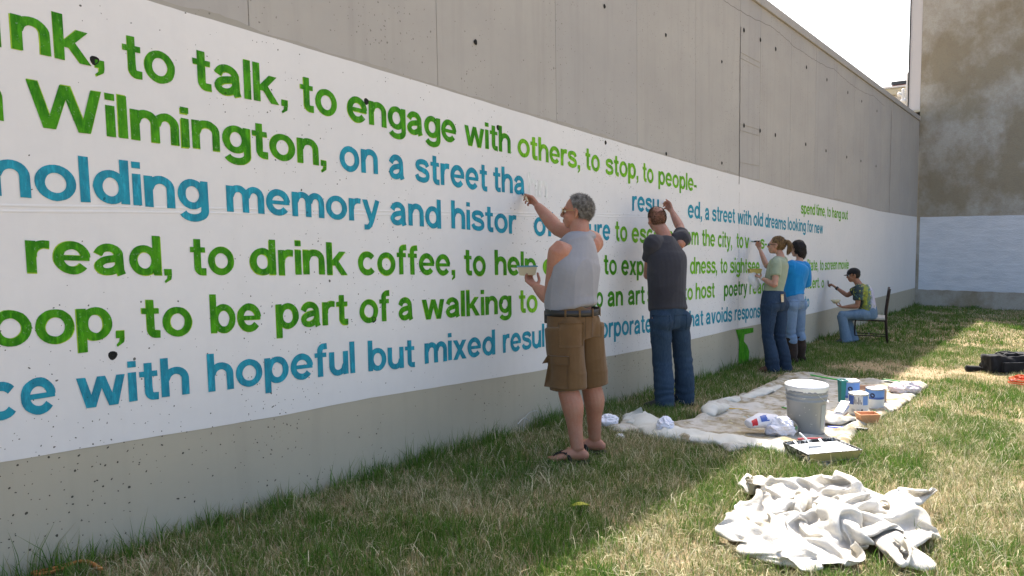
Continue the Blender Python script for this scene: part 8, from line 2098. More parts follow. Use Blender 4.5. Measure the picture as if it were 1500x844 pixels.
def band_ring(c, s, f, a, b, z0, z1, tilt=(0, 0, 0), n=40, thick=0.003):
    V = []
    for (zz, rr_) in ((z0, 0), (z0, thick), (z1, thick), (z1, 0)):
        for j in range(n):
            an = 2 * math.pi * j / n
            p = c + s * (a + rr_) * math.cos(an) + f * (b + rr_) * math.sin(an) + UP * zz
            V.append(tuple(p + Vector(tilt) * math.sin(an)))
    F = [(k * n + j, k * n + (j + 1) % n, (k + 1) * n + (j + 1) % n, (k + 1) * n + j) for k in range(3) for j in range(n)]
    return V, F


def jeans(J, cfg, fold_seed, hem=0.055, knee=0.068, thigh=0.10, hipw=0.165, hipd=0.125, floor=0.02, voxel=0.008, top=0.05, amp=0.006, low=None, break_=0.0):
    hp = (J['rh'] - J['lh']).normalized()
    front = UP.cross(hp).normalized()
    pr = [tube([J['pel'] - UP * 0.10, J['pel'] - UP * 0.01, J['waist'] + UP * (top - 0.03)], [hipw * 0.9, hipw, hipw * 0.88], [hipd * 0.85, hipd, hipd * 0.86], side=tuple(hp), n=24, sub=4, cap=0.15)]
    for q, sg in (('l', -1), ('r', 1)):
        Hh, K, A_ = J[q + 'h'], J[q + 'k'], J[q + 'a'].copy()
        if low is None:
            A_.z = float(lawn_z([A_.x], [A_.y])[0]) + floor
        else:
            A_ = K * (1 - low) + A_ * low
        pr.append(tube([Hh + UP * 0.0 - hp * sg * 0.005, Hh * 0.55 + K * 0.45, K, K * 0.5 + A_ * 0.5 - front * 0.012, A_], [thigh, thigh * 0.87, knee, (knee + hem) / 2 + 0.003, hem], [thigh * 1.12, thigh * 0.95, knee * 1.02, (knee + hem) / 2 + 0.008, hem * 1.12], side=tuple(hp), n=20, sub=5, cap=0.1))
        pr.append(ellipsoid(Hh - front * 0.045 - UP * 0.015 + hp * sg * 0.0, (0.085, 0.085, 0.10), nu=16, nv=12))
    kz = (J['lk'].z + J['rk'].z) / 2
    az = (J['la'].z + J['ra'].z) / 2

    def extra(co, no):
        w1 = np.exp(-((co[:, 2] - kz) / 0.09) ** 2)
        w2 = np.exp(-((co[:, 2] - az - 0.06) / 0.10) ** 2) * (1 if low is None else 0)
        r = np.sin(co[:, 2] * 95 + 4 * vnoise(co * 7, fold_seed + 9)) * (0.5 + 0.5 * vnoise(co * 8, fold_seed + 8))
        r2 = np.sin(co[:, 2] * 60 + 6 * (co[:, 0] - co[:, 1]) + 4 * vnoise(co * 5, fold_seed + 19))
        return (0.0045 * w1 + 0.006 * w2) * r + 0.0025 * r2 * np.exp(-((co[:, 2] - (J['pel'].z - 0.12)) / 0.08) ** 2)
    return fuse(pr, voxel, 3, folds(fold_seed, amp, 4, 9, (1, 1, 0.6), extra))


def shirt(J, cfg, seed, hipw=0.165, hipd=0.13, waistw=0.16, waistd=0.13, chestw=0.185, chestd=0.135, hem_drop=0.03, sleeve=0.5, sleeve_r=0.075, voxel=0.008, amp=0.007, shoulder=0.065, neckw=0.085, sag=0.0, belly_fwd=0.01):
    sh = (J['rs'] - J['ls']).normalized()
    hp = (J['rh'] - J['lh']).normalized()
    front = UP.cross(sh).normalized()
    up_t = (J['neck'] - J['chest']).normalized()
    mid = J['pel'] * 0.35 + J['waist'] * 0.65
    pts = [mid - UP * hem_drop, J['waist'] + front * belly_fwd, J['chest'], J['chest'] + up_t * 0.11, J['neck'] - up_t * 0.05, J['neck'] - up_t * 0.012]
    pr = [tube(pts, [hipw, waistw, chestw, chestw * 0.99, 0.125, neckw], [hipd, waistd, chestd, chestd * 0.9, 0.088, 0.068], side=[tuple(hp), tuple((hp + sh).normalized())] + [tuple(sh)] * 4, n=26, sub=5, cap=0.08)]
    for q in 'lr':
        S, Eb = J[q + 's'], J[q + 'e']
        if sleeve > 0:
            e = S * (1 - sleeve) + Eb * sleeve
            pr.append(tube([S + (J['neck'] - S) * 0.55 - UP * 0.01, S + UP * 0.004, S * 0.5 + e * 0.5 - UP * sag * 0.5, e - UP * sag], [0.055, shoulder, sleeve_r * 1.0, sleeve_r], side=tuple(front), n=18, sub=4, cap=0.12))
    return fuse(pr, voxel, 3, folds(seed, amp, 4, 8, (1, 1, 0.5)))


def solid_between(a, b, r0, r1, n=14, side=(1, 0, 0)):
    return tube([a, a * 0.5 + b * 0.5, b], [r0, (r0 + r1) / 2, r1], side=side, n=n)


def brush(tip, grip, label, handle_mat, bristle_mat, back=0.06, r=0.006, name='paintbrush'):
    d = (grip - tip).normalized()
    end = grip + d * back
    r_ = root(name, tuple(grip), label, 'brush')
    L_ = (end - tip).length
    add('bristles', *tube([tip, tip + d * 0.015, tip + d * 0.032], [r * 0.8, r * 1.7, r * 1.5], [r * 0.5, r * 1.2, r * 1.2], n=10, cap=0.6), bristle_mat, r_, True)
    add('ferrule', *tube([tip + d * 0.032, tip + d * 0.052], r * 1.45, n=12, cap=0.1), M['tin'], r_, True)
    add('handle', *tube([tip + d * 0.052, tip + d * 0.052 + (end - tip - d * 0.052) * 0.4, end], [r * 1.1, r * 1.35, r * 0.8], n=10, sub=4), handle_mat, r_, True)
    return r_


M['blue_wet'] = mat_new('blue_wet_paint', (0.03, 0.27, 0.42), 0.25, 0, 0.5)
M['green_wet'] = mat_new('green_wet_paint', (0.03, 0.2, 0.008), 0.25, 0, 0.5)
M['glass'] = mat_new('dark_brown_lens', (0.035, 0.02, 0.012), 0.08, 0, 0.6)
M['gold'] = mat_new('gold_wire_frame', (0.6, 0.42, 0.18), 0.3, 0.9)
M['eye_white'] = mat_new('eye_white', (0.7, 0.68, 0.65), 0.25, 0, 0.5)
M['watch'] = mat_new('steel_watch', (0.5, 0.52, 0.55), 0.3, 0.9)
M['leather'] = mat_new('black_leather', (0.018, 0.016, 0.015), 0.45, 0, 0.5)
M['tub_cream'] = mat_new('cream_plastic_tub', (0.62, 0.56, 0.38), 0.45)


def eyes(P, ax, pers, k=1.0):
    s, f, u = ax
    for q in (1, -1):
        add('eye', *ellipsoid(P(q * 0.030, 0.0745, 0.008), (0.0125 * k, 0.0125 * k, 0.0105 * k), [tuple(s), tuple(f), tuple(u)], 12, 8), M['eye_white'], pers, True)
        add('pupil', *ellipsoid(P(q * 0.030, 0.0835, 0.008), (0.0055 * k, 0.004 * k, 0.0055 * k), [tuple(s), tuple(f), tuple(u)], 10, 8), M['black'], pers, True)


def glasses(P, ax, pers, lens, frame, rx=0.024, rz=0.020, wire=0.0016):
    s, f, u = ax
    g = root('sunglasses', tuple(P(0, 0.1, 0.0)), None, None)
    g.parent = pers
    g.location = Vector(P(0, 0.1, 0.0)) - Vector(pers.location)
    for key in ('label', 'category'):
        if key in g:
            del g[key]
    for q in (1, -1):
        c = P(q * 0.032, 0.096, 0.006)
        V = []
        n = 18
        for dd in (0, 0.0025):
            for j in range(n):
                a = 2 * math.pi * j / n
                V.append(tuple(c + s * rx * math.cos(a) + u * rz * math.sin(a) + f * (dd - 0.010 * (q * math.cos(a)) ** 1 * 1.0)))
        add('lens', V, [tuple(range(n)), tuple(range(2 * n - 1, n - 1, -1))] + [(j, (j + 1) % n, n + (j + 1) % n, n + j) for j in range(n)], lens, g)
        ring = [Vector(v) for v in V[:n]] + [Vector(V[0])]
        add('rim', *tube(ring, wire, n=6, sub=1, cap=0), frame, g, True)
        add('temple', *tube([P(q * 0.056, 0.088, 0.012), P(q * 0.074, 0.055, 0.014), P(q * 0.081, 0.0, 0.016), P(q * 0.078, -0.02, 0.004)], wire * 1.3, n=6), frame, g, True)
    add('bridge', *tube([P(-0.009, 0.1, 0.010), P(0, 0.106, 0.014), P(0.009, 0.1, 0.010)], wire * 1.2, n=6), frame, g, True)


def sel_head(V, cen, ax):
    q = np.asarray(V) - np.array(cen)
    s, f, u = (np.array(v) for v in ax)
    return q @ s, q @ f, q @ u


# ---- man in the grey sleeveless shirt
J = VJ('m1')
ax = head_axes(Vector((-0.30, 0.93, 0.06)))
pers = root('person', (4.05, -0.78, ground_z(4.05)), 'grey haired person in a grey sleeveless shirt and brown cargo shorts painting letters', 'person', 'people painting the wall')
toeL = (SPOTS['m1lt'][0] - SPOTS['m1lh'][0], SPOTS['m1lt'][1] - SPOTS['m1lh'][1])
toeL = (-0.60, 0.80)
tip1 = Vector((4.50, -0.006, 1.768))
cfg = dict(k=1.0, hip=0.155, waist=0.15, chest=0.172, belly=0.135, belly_fwd=0.03, arm=1.22, leg=1.18, headk=0.98, chub=1.08, neckr=0.066,
           hand_l=dict(n=Vector((0.15, 0.35, 0.9)), t=Vector((0.9, 0.2, 0)), curl=(0.45, 0.7, 0.4)),
           hand_r=dict(n=Vector((-0.75, 0.1, -0.45)), t=Vector((-0.2, 0.5, 0.8)), curl=(0.75, 1.0, 0.6)),
           toe_l=toeL, toe_r=(-0.45, 0.89), sole=0.036, voxel=0.0055, smooth=3, fore_r=(0.6, -0.8, 0.3))
V, F, grips, P = build_body(J, pers, ax, cfg)
add('body', V, F, PSK['m1'], pers, True)
body1 = (V, F)
# tank top
sh = (J['rs'] - J['ls']).normalized()
hp = (J['rh'] - J['lh']).normalized()
fr1 = UP.cross(sh).normalized()
up_t = (J['neck'] - J['chest']).normalized()
M['tank'] = mat_cloth('light_grey_jersey', (0.285, 0.285, 0.30), (0.25, 0.25, 0.265), 0.9, 24, 0.2)
midp = J['pel'] * 0.25 + J['waist'] * 0.75
pts = [J['waist'] + fr1 * 0.022 - UP * 0.022, J['waist'] + fr1 * 0.035 + UP * 0.05, J['chest'] - UP * 0.01, J['chest'] + up_t * 0.07, J['chest'] + up_t * 0.125, J['neck'] - up_t * 0.045, J['neck'] - up_t * 0.004]
V, F = fuse([tube(pts, [0.186, 0.180, 0.190, 0.183, 0.160, 0.128, 0.082], [0.165, 0.165, 0.135, 0.122, 0.112, 0.088, 0.066], side=[tuple(hp), tuple(hp)] + [tuple(sh)] * 5, n=28, sub=5, cap=0.08),
             tube([J['ls'] + (J['neck'] - J['ls']) * 0.30 + UP * 0.022, J['neck'] - up_t * 0.02, J['rs'] + (J['neck'] - J['rs']) * 0.30 + UP * 0.022], [0.062, 0.075, 0.062], [0.036, 0.05, 0.036], side=tuple(fr1), n=16, sub=4, cap=0.2)], 0.0065, 8, folds(401, 0.008, 3.5, 7, (1, 1, 0.4)))
tank = add('tank_top', V, F, M['tank'], pers, True)
# shorts
M['shorts'] = mat_cloth('brown_cotton_twill', (0.150, 0.088, 0.040), (0.125, 0.072, 0.033), 0.9, 30, 0.22)
M['shorts_dark'] = mat_cloth('brown_cotton_twill_seam', (0.10, 0.058, 0.026), (0.085, 0.05, 0.022), 0.9, 30, 0.22)
V, F = fuse([tube([J['pel'] - UP * 0.10, J['pel'], J['waist'] - UP * 0.060], [0.168, 0.176, 0.172], [0.135, 0.150, 0.150], side=tuple(hp), n=28, sub=4, cap=0.1),
             tube([J['lh'], J['lh'] * 0.5 + J['lk'] * 0.5, J['lk'] + UP * 0.01], [0.116, 0.114, 0.112], [0.130, 0.125, 0.122], side=tuple(hp), n=22, sub=5, cap=0.06),
             tube([J['rh'], J['rh'] * 0.5 + J['rk'] * 0.5, J['rk'] + UP * 0.01], [0.106, 0.110, 0.108], [0.130, 0.125, 0.118], side=tuple(hp), n=22, sub=5, cap=0.06),
             ellipsoid(J['lh'] - fr1 * 0.05, (0.09, 0.09, 0.11)), ellipsoid(J['rh'] - fr1 * 0.045 - hp * 0.03, (0.085, 0.085, 0.11))], 0.007, 4, folds(411, 0.006, 4, 8, (1, 1, 0.5)))
add('shorts', V, F, M['shorts'], pers, True)
sh1 = (V, F)
view = Vector((0.80, 0.60, -0.05))
side_r = Vector((0.6, -0.8, 0))
pz = J['pel']
patch('back_pocket', sh1, pz + side_r * -0.015 - UP * 0.075, side_r, UP, view, (-0.085, 0.075, -0.08, 0.075), M['shorts'], pers, 0.004)
patch('back_pocket', sh1, pz + side_r * 0.135 - UP * 0.02, side_r, UP, view, (-0.012, 0.055, -0.085, 0.085), M['shorts'], pers, 0.005)
patch('cargo_pocket', sh1, J['lk'] + UP * 0.13 - side_r * 0.085, side_r, UP, view, (-0.07, 0.075, -0.10, 0.07), M['shorts'], pers, 0.011)
patch('pocket_flap', sh1, J['lk'] + UP * 0.215 - side_r * 0.085, side_r, UP, view, (-0.08, 0.085, -0.035, 0.02), M['shorts'], pers, 0.017)
patch('seam', sh1, pz + side_r * 0.075 - UP * 0.09, side_r, UP, view, (-0.003, 0.003, -0.14, 0.15), M['shorts_dark'], pers, 0.002, 12)
patch('seam', sh1, pz + side_r * 0.0 + UP * 0.062, side_r, UP, view, (-0.17, 0.17, -0.002, 0.003), M['shorts_dark'], pers, 0.002, 20)
bc = J['waist'] - UP * 0.040 + fr1 * 0.006
add('belt', *band_ring(bc, hp, UP.cross(hp), 0.190, 0.170, -0.022, 0.020), M['leather'], pers, True)
for a_ in (-2.6, -2.1, -1.57, -1.0, -0.4):
    f_ = UP.cross(hp)
    c_ = bc + hp * 0.195 * math.cos(a_) + f_ * 0.175 * math.sin(a_)
    add('belt_loop', *bar(c_ - UP * 0.03, c_ + UP * 0.028, 0.012, 0.005, up=tuple((c_ - bc).normalized())), M['shorts'], pers)
add('phone_case', *fuse([tube([bc - side_r * 0.175 + UP * 0.005, bc - side_r * 0.175 - UP * 0.075], [0.026, 0.024], [0.016, 0.016], side=tuple(view), n=10, cap=0.2)], 0.005, 1), M['leather'], pers, True)
# flip flops
M['sandal'] = mat_new('black_foam_sole', (0.02, 0.016, 0.015), 0.7)
for q in 'lr':
    fd = Vector((cfg['toe_' + q][0], cfg['toe_' + q][1], 0)).normalized()
    fs = fd.cross(UP)
    g = J[q + 'a'].copy()
    g.z = float(lawn_z([g.x], [g.y])[0]) + 0.024
    ff = root('sandal', tuple(g), None, None)
    for key in ('label', 'category'):
        if key in ff:
            del ff[key]
    ff.parent = pers
    ff.location = g - Vector(pers.location)
    add('sole', *tube([g - fd * 0.075, g - fd * 0.03, g + fd * 0.06, g + fd * 0.13, g + fd * 0.20], [0.030, 0.036, 0.038, 0.050, 0.034], 0.014, side=tuple(fs), n=14, sub=4, cap=0.5), M['sandal'], ff, True)
    add('strap', *tube([g + fd * 0.045 + fs * 0.046 + UP * 0.02, g + fd * 0.075 + fs * 0.030 + UP * 0.070, g + fd * 0.125 + UP * 0.064, g + fd * 0.155 + UP * 0.045], [0.012, 0.013, 0.010, 0.006], 0.004, side=tuple(fd), n=8), M['sandal'], ff, True)
    add('strap', *tube([g + fd * 0.045 - fs * 0.046 + UP * 0.02, g + fd * 0.075 - fs * 0.030 + UP * 0.070, g + fd * 0.125 + UP * 0.064], [0.012, 0.013, 0.010], 0.004, side=tuple(fd), n=8), M['sandal'], ff, True)
# head details
cen = J['head']
s, f, u = ax
M['grey_hair'] = mat_new('grey_hair', (0.20, 0.19, 0.17), 0.75, 0, 0.25)
t = NT(M['grey_hair'])
a = t.noise(t.coord((1, 1, 1)), 45, 3)
t.color(t.mix(t.fr(a, 0.35, 0.65), (0.34, 0.325, 0.30), (0.10, 0.092, 0.08)))
V, F = fuse([ellipsoid(P(0, -0.014, 0.030), (0.0815, 0.101, 0.099), [tuple(s), tuple(f), tuple(u)], 28, 20)], 0.006, 1, lambda co, no: 0.0015 * vnoise(co * 40, 9))
a_, b_, c_ = sel_head(V, cen, ax)
V, F = trim(V, F, ((b_ < 0.012 + 0.55 * np.clip(c_ - 0.045, 0, 1)) & (c_ > 0.012)) | ((b_ < -0.026) & (c_ > -0.062)))
hair_mesh('hair', (V, F), ax, tuple(P(0, -0.01, 0.03)), M['grey_hair'], pers, 9000, 0.017, 0.0009, np.array(tuple(-u * 0.5 - f * 0.25)) , 5)
eyes(P, ax, pers, 0.98)
glasses(P, ax, pers, M['glass'], M['gold'], 0.027, 0.024)
# watch on the left wrist
wd = (J['lw'] - J['le']).normalized()
wl_ = J['lw'] - wd * 0.02
add('wristwatch', *tube([wl_ - wd * 0.010, wl_ + wd * 0.010], 0.031, 0.027, side=tuple(sh), n=20, cap=0.1), M['watch'], pers, True)
# held tub
gl = grips['l']
tub('paint_tub', gl.x + 0.0, gl.y + 0.03, gl.z - 0.012, 0.055, 0.045, 0.060, 0.003, M['tub_cream'], 'small cream tub with a blue rim held by the grey haired painter', 'tub', 1.25, fill=M['blue_wet'])
for o in [o for o in bpy.data.objects if o.name.startswith('rim') and o.parent and o.parent.name.startswith('paint_tub')]:
    o.data.materials[0] = M['blue_wet']
brush(tip1, grips['r'], 'short wooden brush with blue paint held against the letter a', M['wood'], M['blue_wet'], 0.115, 0.0075)

# ---- man in the dark shirt
J = VJ('m2')
ax = head_axes(Vector((0.58, 0.80, 0.05)), Vector((-0.10, 0.12, 1)))
pers = root('person', (5.95, -0.62, ground_z(5.95)), 'balding person in a charcoal t-shirt and blue jeans reaching up to the wall', 'person', 'people painting the wall')
cfg = dict(k=1.0, hip=0.15, waist=0.15, chest=0.17, belly=0.12, arm=1.0, leg=0.95, headk=1.0, neckr=0.064,
           hand_l=dict(n=Vector((0.6, 0.1, 0.5)), t=Vector((0.2, 0.1, 0.9)), curl=(0.5, 0.7, 0.4)),
           hand_r=dict(n=Vector((-0.8, 0.1, -0.1)), t=Vector((0, 0.2, 0.9)), curl=(0.8, 1.0, 0.6)),
           toe_l=(0.2, 0.95), toe_r=(0.4, 0.9), feet=False, voxel=0.0065, smooth=3)
V, F, grips, P = build_body(J, pers, ax, cfg)
add('body', V, F, PSK['m2'], pers, True)
M['charcoal'] = mat_cloth('charcoal_jersey', (0.040, 0.040, 0.048), (0.032, 0.032, 0.039), 0.9, 20, 0.2)
V, F = shirt(J, cfg, 501, 0.180, 0.140, 0.180, 0.138, 0.195, 0.138, 0.035, 0.46, 0.072, 0.0075, 0.0085, 0.080, 0.088)
add('t_shirt', V, F, M['charcoal'], pers, True)


def mat_denim(name, c1, c2, fade):
    m = mat_new(name, c1, 0.85, 0, 0.2)
    t = NT(m)
    a = t.noise(t.coord((1, 1, 0.6)), 7, 4, 0.6)
    b = t.noise(t.coord((1, 1, 0.25)), 120, 2)
    c = t.mix(t.fr(a, 0.35, 0.65), c1, c2)
    c = t.mix(t.math('MULTIPLY', t.fr(b, 0.4, 0.7), 0.35), c, fade)
    t.color(c)
    t.bump(t.math('ADD', a, t.math('MULTIPLY', b, 0.15)), 0.25, 0.008)
    return m


M['denim'] = mat_denim('mid_blue_denim', (0.019, 0.038, 0.068), (0.028, 0.054, 0.092), (0.055, 0.09, 0.135))
M['denim_dark'] = mat_denim('dark_blue_denim', (0.018, 0.034, 0.064), (0.026, 0.048, 0.085), (0.05, 0.08, 0.13))
M['denim_pale'] = mat_denim('pale_blue_denim', (0.13, 0.205, 0.32), (0.18, 0.265, 0.39), (0.26, 0.34, 0.46))
M['denim_light'] = mat_denim('washed_blue_denim', (0.10, 0.16, 0.235), (0.14, 0.21, 0.29), (0.2, 0.27, 0.35))
M['thread'] = mat_new('tan_stitching', (0.20, 0.13, 0.05), 0.8)
V, F = jeans(J, cfg, 511, 0.082, 0.084, 0.098, 0.172, 0.132, 0.028, 0.0075, 0.06, 0.006)
add('jeans', V, F, M['denim'], pers, True)
jb = (V, F)
patch('back_pocket', jb, J['pel'] - side_r * 0.085 - UP * 0.055, side_r, UP, view, (-0.07, 0.07, -0.075, 0.065), M['denim'], pers, 0.003)
patch('back_pocket', jb, J['pel'] + side_r * 0.095 - UP * 0.055, side_r, UP, view, (-0.06, 0.06, -0.075, 0.065), M['denim'], pers, 0.003)
patch('seam', jb, J['pel'] + side_r * 0.01, side_r, UP, view, (-0.003, 0.003, -0.12, 0.08), M['denim_dark'], pers, 0.003, 12)
M['brown_shoe'] = mat_new('brown_leather_shoe', (0.10, 0.04, 0.022), 0.5)


def shoe(J, q, d, pers, mat, L=0.27, w=0.046):
    fd = Vector((d[0], d[1], 0)).normalized()
    fs = fd.cross(UP)
    g = J[q + 'a'].copy()
    g.z = float(lawn_z([g.x], [g.y])[0]) + 0.012
    V, F = tube([g - fd * 0.075 + UP * 0.03, g - fd * 0.01 + UP * 0.045, g + fd * 0.07 + UP * 0.038, g + fd * 0.14 + UP * 0.024, g + fd * (L - 0.09) + UP * 0.018], [0.032, w * 0.85, w * 0.9, w, w * 0.6], [0.034, 0.05, 0.042, 0.028, 0.018], side=tuple(fs), n=16, sub=4, cap=0.6)
    o = add('shoe', V, F, mat, pers, True)
    add('sole', *tube([g - fd * 0.085, g - fd * 0.02, g + fd * 0.08, g + fd * 0.14, g + fd * (L - 0.085)], [0.030, w * 0.82, w * 0.86, w * 1.05, w * 0.6], 0.010, side=tuple(fs), n=14, sub=3, cap=0.3), M['sandal'], o, True)


def add_child_ok(o):
    return o


shoe(J, 'l', (-0.25, 0.95), pers, M['leather'])
shoe(J, 'r', (0.1, 0.98), pers, M['leather'])
M['brown_hair'] = mat_new('short_brown_hair', (0.085, 0.05, 0.03), 0.8)
s, f, u = ax
cen = J['head']
V, F = fuse([ellipsoid(P(0, -0.014, 0.028), (0.0785, 0.0985, 0.0965), [tuple(s), tuple(f), tuple(u)], 28, 20)], 0.006, 1, None)
a_, b_, c_ = sel_head(V, cen, ax)
crown = ((b_ + 0.045) ** 2 + a_ ** 2 < 0.046 ** 2) & (c_ > 0.05) & (RNG.uniform(0, 1, len(a_)) < 0.33)
V, F = trim(V, F, (((b_ < 0.02 + 0.9 * np.clip(c_ - 0.02, 0, 0.06)) & (c_ > 0.0)) | ((b_ < -0.030) & (c_ > -0.066))) & ~crown)
# only stubble: strands without the cap surface
hair_mesh('hair', (V, F), ax, tuple(P(0, -0.01, 0.03)), M['brown_hair'], pers, 12000, 0.008, 0.0007, np.array(tuple(-u * 0.4)), 15, True)
eyes(P, ax, pers)
tip2 = Vector((6.98, -0.008, 1.742))
brush(tip2, grips['r'], 'slim brush held up by the balding painter behind the head', M['wood'], M['blue_wet'], 0.05)

# ---- woman in the sage green shirt
J = VJ('w1')
ax = head_axes(Vector((-0.12, 0.99, 0.08)))
pers = root('person', (9.1, -0.62, ground_z(9.1)), 'person with a blond ponytail in a pale green t-shirt and dark jeans', 'person', 'people painting the wall')
cfg = dict(k=0.90, hip=0.165, waist=0.125, chest=0.15, belly=0.10, arm=0.92, leg=0.98, headk=0.95, neckr=0.050, handk=0.95,
           hand_l=dict(n=Vector((0.1, 0.2, 0.95)), t=Vector((0.9, 0.1, 0)), curl=(0.3, 0.5, 0.3)),
           hand_r=dict(n=Vector((-0.8, 0.1, 0.1)), t=Vector((0, 0.3, 0.9)), curl=(0.75, 1.0, 0.6)),
           toe_l=(-0.5, 0.86), toe_r=(-0.4, 0.9), feet=False, voxel=0.0075, smooth=3)
V, F, grips, P = build_body(J, pers, ax, cfg)
add('body', V, F, PSK['w1'], pers, True)
M['sage'] = mat_cloth('sage_green_jersey', (0.30, 0.345, 0.24), (0.25, 0.29, 0.20), 0.9, 22, 0.2)
V, F = shirt(J, cfg, 601, 0.155, 0.125, 0.138, 0.112, 0.160, 0.125, 0.02, 0.55, 0.062, 0.009, 0.005, 0.060, 0.075)
add('t_shirt', V, F, M['sage'], pers, True)
V, F = jeans(J, cfg, 611, 0.078, 0.068, 0.094, 0.170, 0.140, 0.03, 0.009, 0.02, 0.0045)
add('jeans', V, F, M['denim_dark'], pers, True)
jb = (V, F)
patch('back_pocket', jb, J['pel'] - side_r * 0.02 - UP * 0.07, side_r, UP, view, (-0.065, 0.07, -0.08, 0.06), M['denim_dark'], pers, 0.004)
patch('pocket_item', jb, J['pel'] + side_r * 0.065 + UP * 0.05, side_r, UP, view, (-0.02, 0.02, -0.05, 0.045), M['wood'], pers, 0.012, 4)
shoe(J, 'l', (-0.55, 0.83), pers, M['brown_shoe'], 0.25, 0.042)
shoe(J, 'r', (-0.45, 0.89), pers, M['brown_shoe'], 0.25, 0.042)
M['blond'] = mat_new('dark_blond_hair', (0.20, 0.12, 0.05), 0.6, 0, 0.35)
t = NT(M['blond'])
a = t.noise(t.coord((1, 1, 0.3)), 60, 3)
t.color(t.mix(t.fr(a, 0.35, 0.65), (0.24, 0.15, 0.062), (0.085, 0.048, 0.02)))
s, f, u = ax
cen = J['head']
k_ = 0.95
V, F = fuse([ellipsoid(P(0, -0.014, 0.028), (0.0815 * k_, 0.1015 * k_, 0.100 * k_), [tuple(s), tuple(f), tuple(u)], 26, 18)], 0.007, 1, lambda co, no: 0.002 * vnoise(co * 50, 9))
a_, b_, c_ = sel_head(V, cen, ax)
V, F = trim(V, F, ((b_ < 0.045 + 0.3 * np.clip(c_ - 0.05, 0, 1)) & (c_ > 0.028)) | ((b_ < -0.012) & (c_ > -0.055)))
hair_mesh('hair', (V, F), ax, tuple(P(0, -0.01, 0.03)), M['blond'], pers, 3000, 0.02, 0.001, np.array(tuple(-f * 1.4 + u * 0.1)), 25)
pt_ = [P(0, -0.098, 0.055), P(0.005, -0.135, 0.065), P(0.01, -0.165, 0.03), P(0.01, -0.165, -0.03), P(0.005, -0.150, -0.085)]
V, F = fuse([tube(pt_, [0.016, 0.024, 0.034, 0.032, 0.012], [0.018, 0.026, 0.030, 0.028, 0.012], side=tuple(s), n=14, sub=4)], 0.006, 2, lambda co, no: 0.004 * vnoise(co * np.array([40, 40, 8]), 3))
pony = hair_mesh('ponytail', (V, F), ax, tuple(P(0, -0.12, 0.0)), M['blond'], pers, 2500, 0.03, 0.001, np.array(tuple(-u * 1.4)), 35)
add('hair_tie', *tube([P(0, -0.098, 0.056), P(0, -0.112, 0.060)], 0.019, n=12, cap=0.1), M['leather'], pers, True)
eyes(P, ax, pers, 0.95)
glasses(P, ax, pers, M['glass'], M['leather'], 0.023, 0.014, 0.0022)
wd = (J['lw'] - J['le']).normalized()
wl_ = J['lw'] - wd * 0.02
M['beads'] = mat_new('pale_bracelet', (0.5, 0.5, 0.48), 0.4)
add('bracelet', *tube([wl_ - wd * 0.008, wl_ + wd * 0.008], 0.028, n=16, cap=0.1), M['beads'], pers, True)
gl = grips['l']
tub('paint_tub', gl.x + 0.0, gl.y + 0.02, gl.z - 0.02, 0.066, 0.045, 0.055, 0.003, mat_new('yellow_ochre_plastic', (0.42, 0.34, 0.10), 0.5), 'yellowish tub held in the left hand of the ponytailed painter', 'tub', 1.15, fill=M['green_wet'])
bgp = Vector((gl.x, gl.y + 0.02, gl.z - 0.03))
pb = []
for k in range(3):
    e = bgp + Vector((-0.02 + 0.03 * k, 0.03 * k - 0.03, 0)) + side_r * (0.03 * (k - 1.2))
    pb.append(tube([e + UP * 0.02, e - UP * 0.05 - side_r * 0.02, e - UP * 0.13 + side_r * 0.015, e - UP * (0.17 + 0.02 * k)], [0.045, 0.055, 0.045, 0.012], [0.02, 0.028, 0.022, 0.006], side=tuple(side_r), n=16, sub=5))
V, F = join(pb)
V = V + 0.010 * np.stack([vnoise(V * 16, 3), vnoise(V * 16, 4), vnoise(V * 16, 5)], 1)
props(add('plastic_bag', V, F, M['plastic_clear'], smooth=True), 'thin clear plastic bag hanging below the tub of the ponytailed painter', 'plastic bag')
brush(Vector((9.66, -0.01, 1.285)), grips['r'], 'short dark brush with green paint raised by the ponytailed painter', M['black'], M['green_wet'], 0.045, 0.009)

# ---- woman in the blue shirt
J = VJ('w2')
ax = head_axes(Vector((0.42, 0.90, -0.05)))
pers = root('person', (10.2, -0.55, ground_z(10.2)), 'person in a bright blue top, pale jeans and tall dark boots, dark hair', 'person', 'people painting the wall')
cfg = dict(k=0.90, hip=0.16, waist=0.125, chest=0.15, belly=0.10, arm=0.9, leg=0.92, headk=0.96, neckr=0.050, handk=0.95,
           hand_l=dict(n=Vector((0.1, 0.2, 0.9)), t=Vector((0.9, 0.1, 0)), curl=(0.5, 0.7, 0.4)),
           hand_r=dict(n=Vector((-0.6, 0.1, 0.4)), t=Vector((0, 0.3, 0.9)), curl=(0.6, 0.8, 0.5)),
           toe_l=(-0.3, 0.9), toe_r=(0.0, 1.0), feet=False, voxel=0.008, smooth=3)
V, F, grips, P = build_body(J, pers, ax, cfg)
add('body', V, F, PSK['w2'], pers, True)
M['cyan_top'] = mat_cloth('bright_blue_jersey', (0.012, 0.22, 0.52), (0.008, 0.17, 0.43), 0.85, 18, 0.2)
V, F = shirt(J, cfg, 701, 0.150, 0.125, 0.150, 0.125, 0.172, 0.135, 0.02, 0.80, 0.095, 0.009, 0.010, 0.070, 0.075, sag=0.045)
add('loose_top', V, F, M['cyan_top'], pers, True)
V, F = jeans(J, cfg, 711, 0.066, 0.066, 0.092, 0.152, 0.128, 0.03, 0.009, 0.02, 0.004, low=0.35)
add('jeans', V, F, M['denim_pale'], pers, True)
jb = (V, F)
for o_ in (-0.055, 0.085):
    patch('back_pocket', jb, J['pel'] + side_r * o_ - UP * 0.06, side_r, UP, view, (-0.055, 0.055, -0.07, 0.055), M['denim_pale'], pers, 0.004)
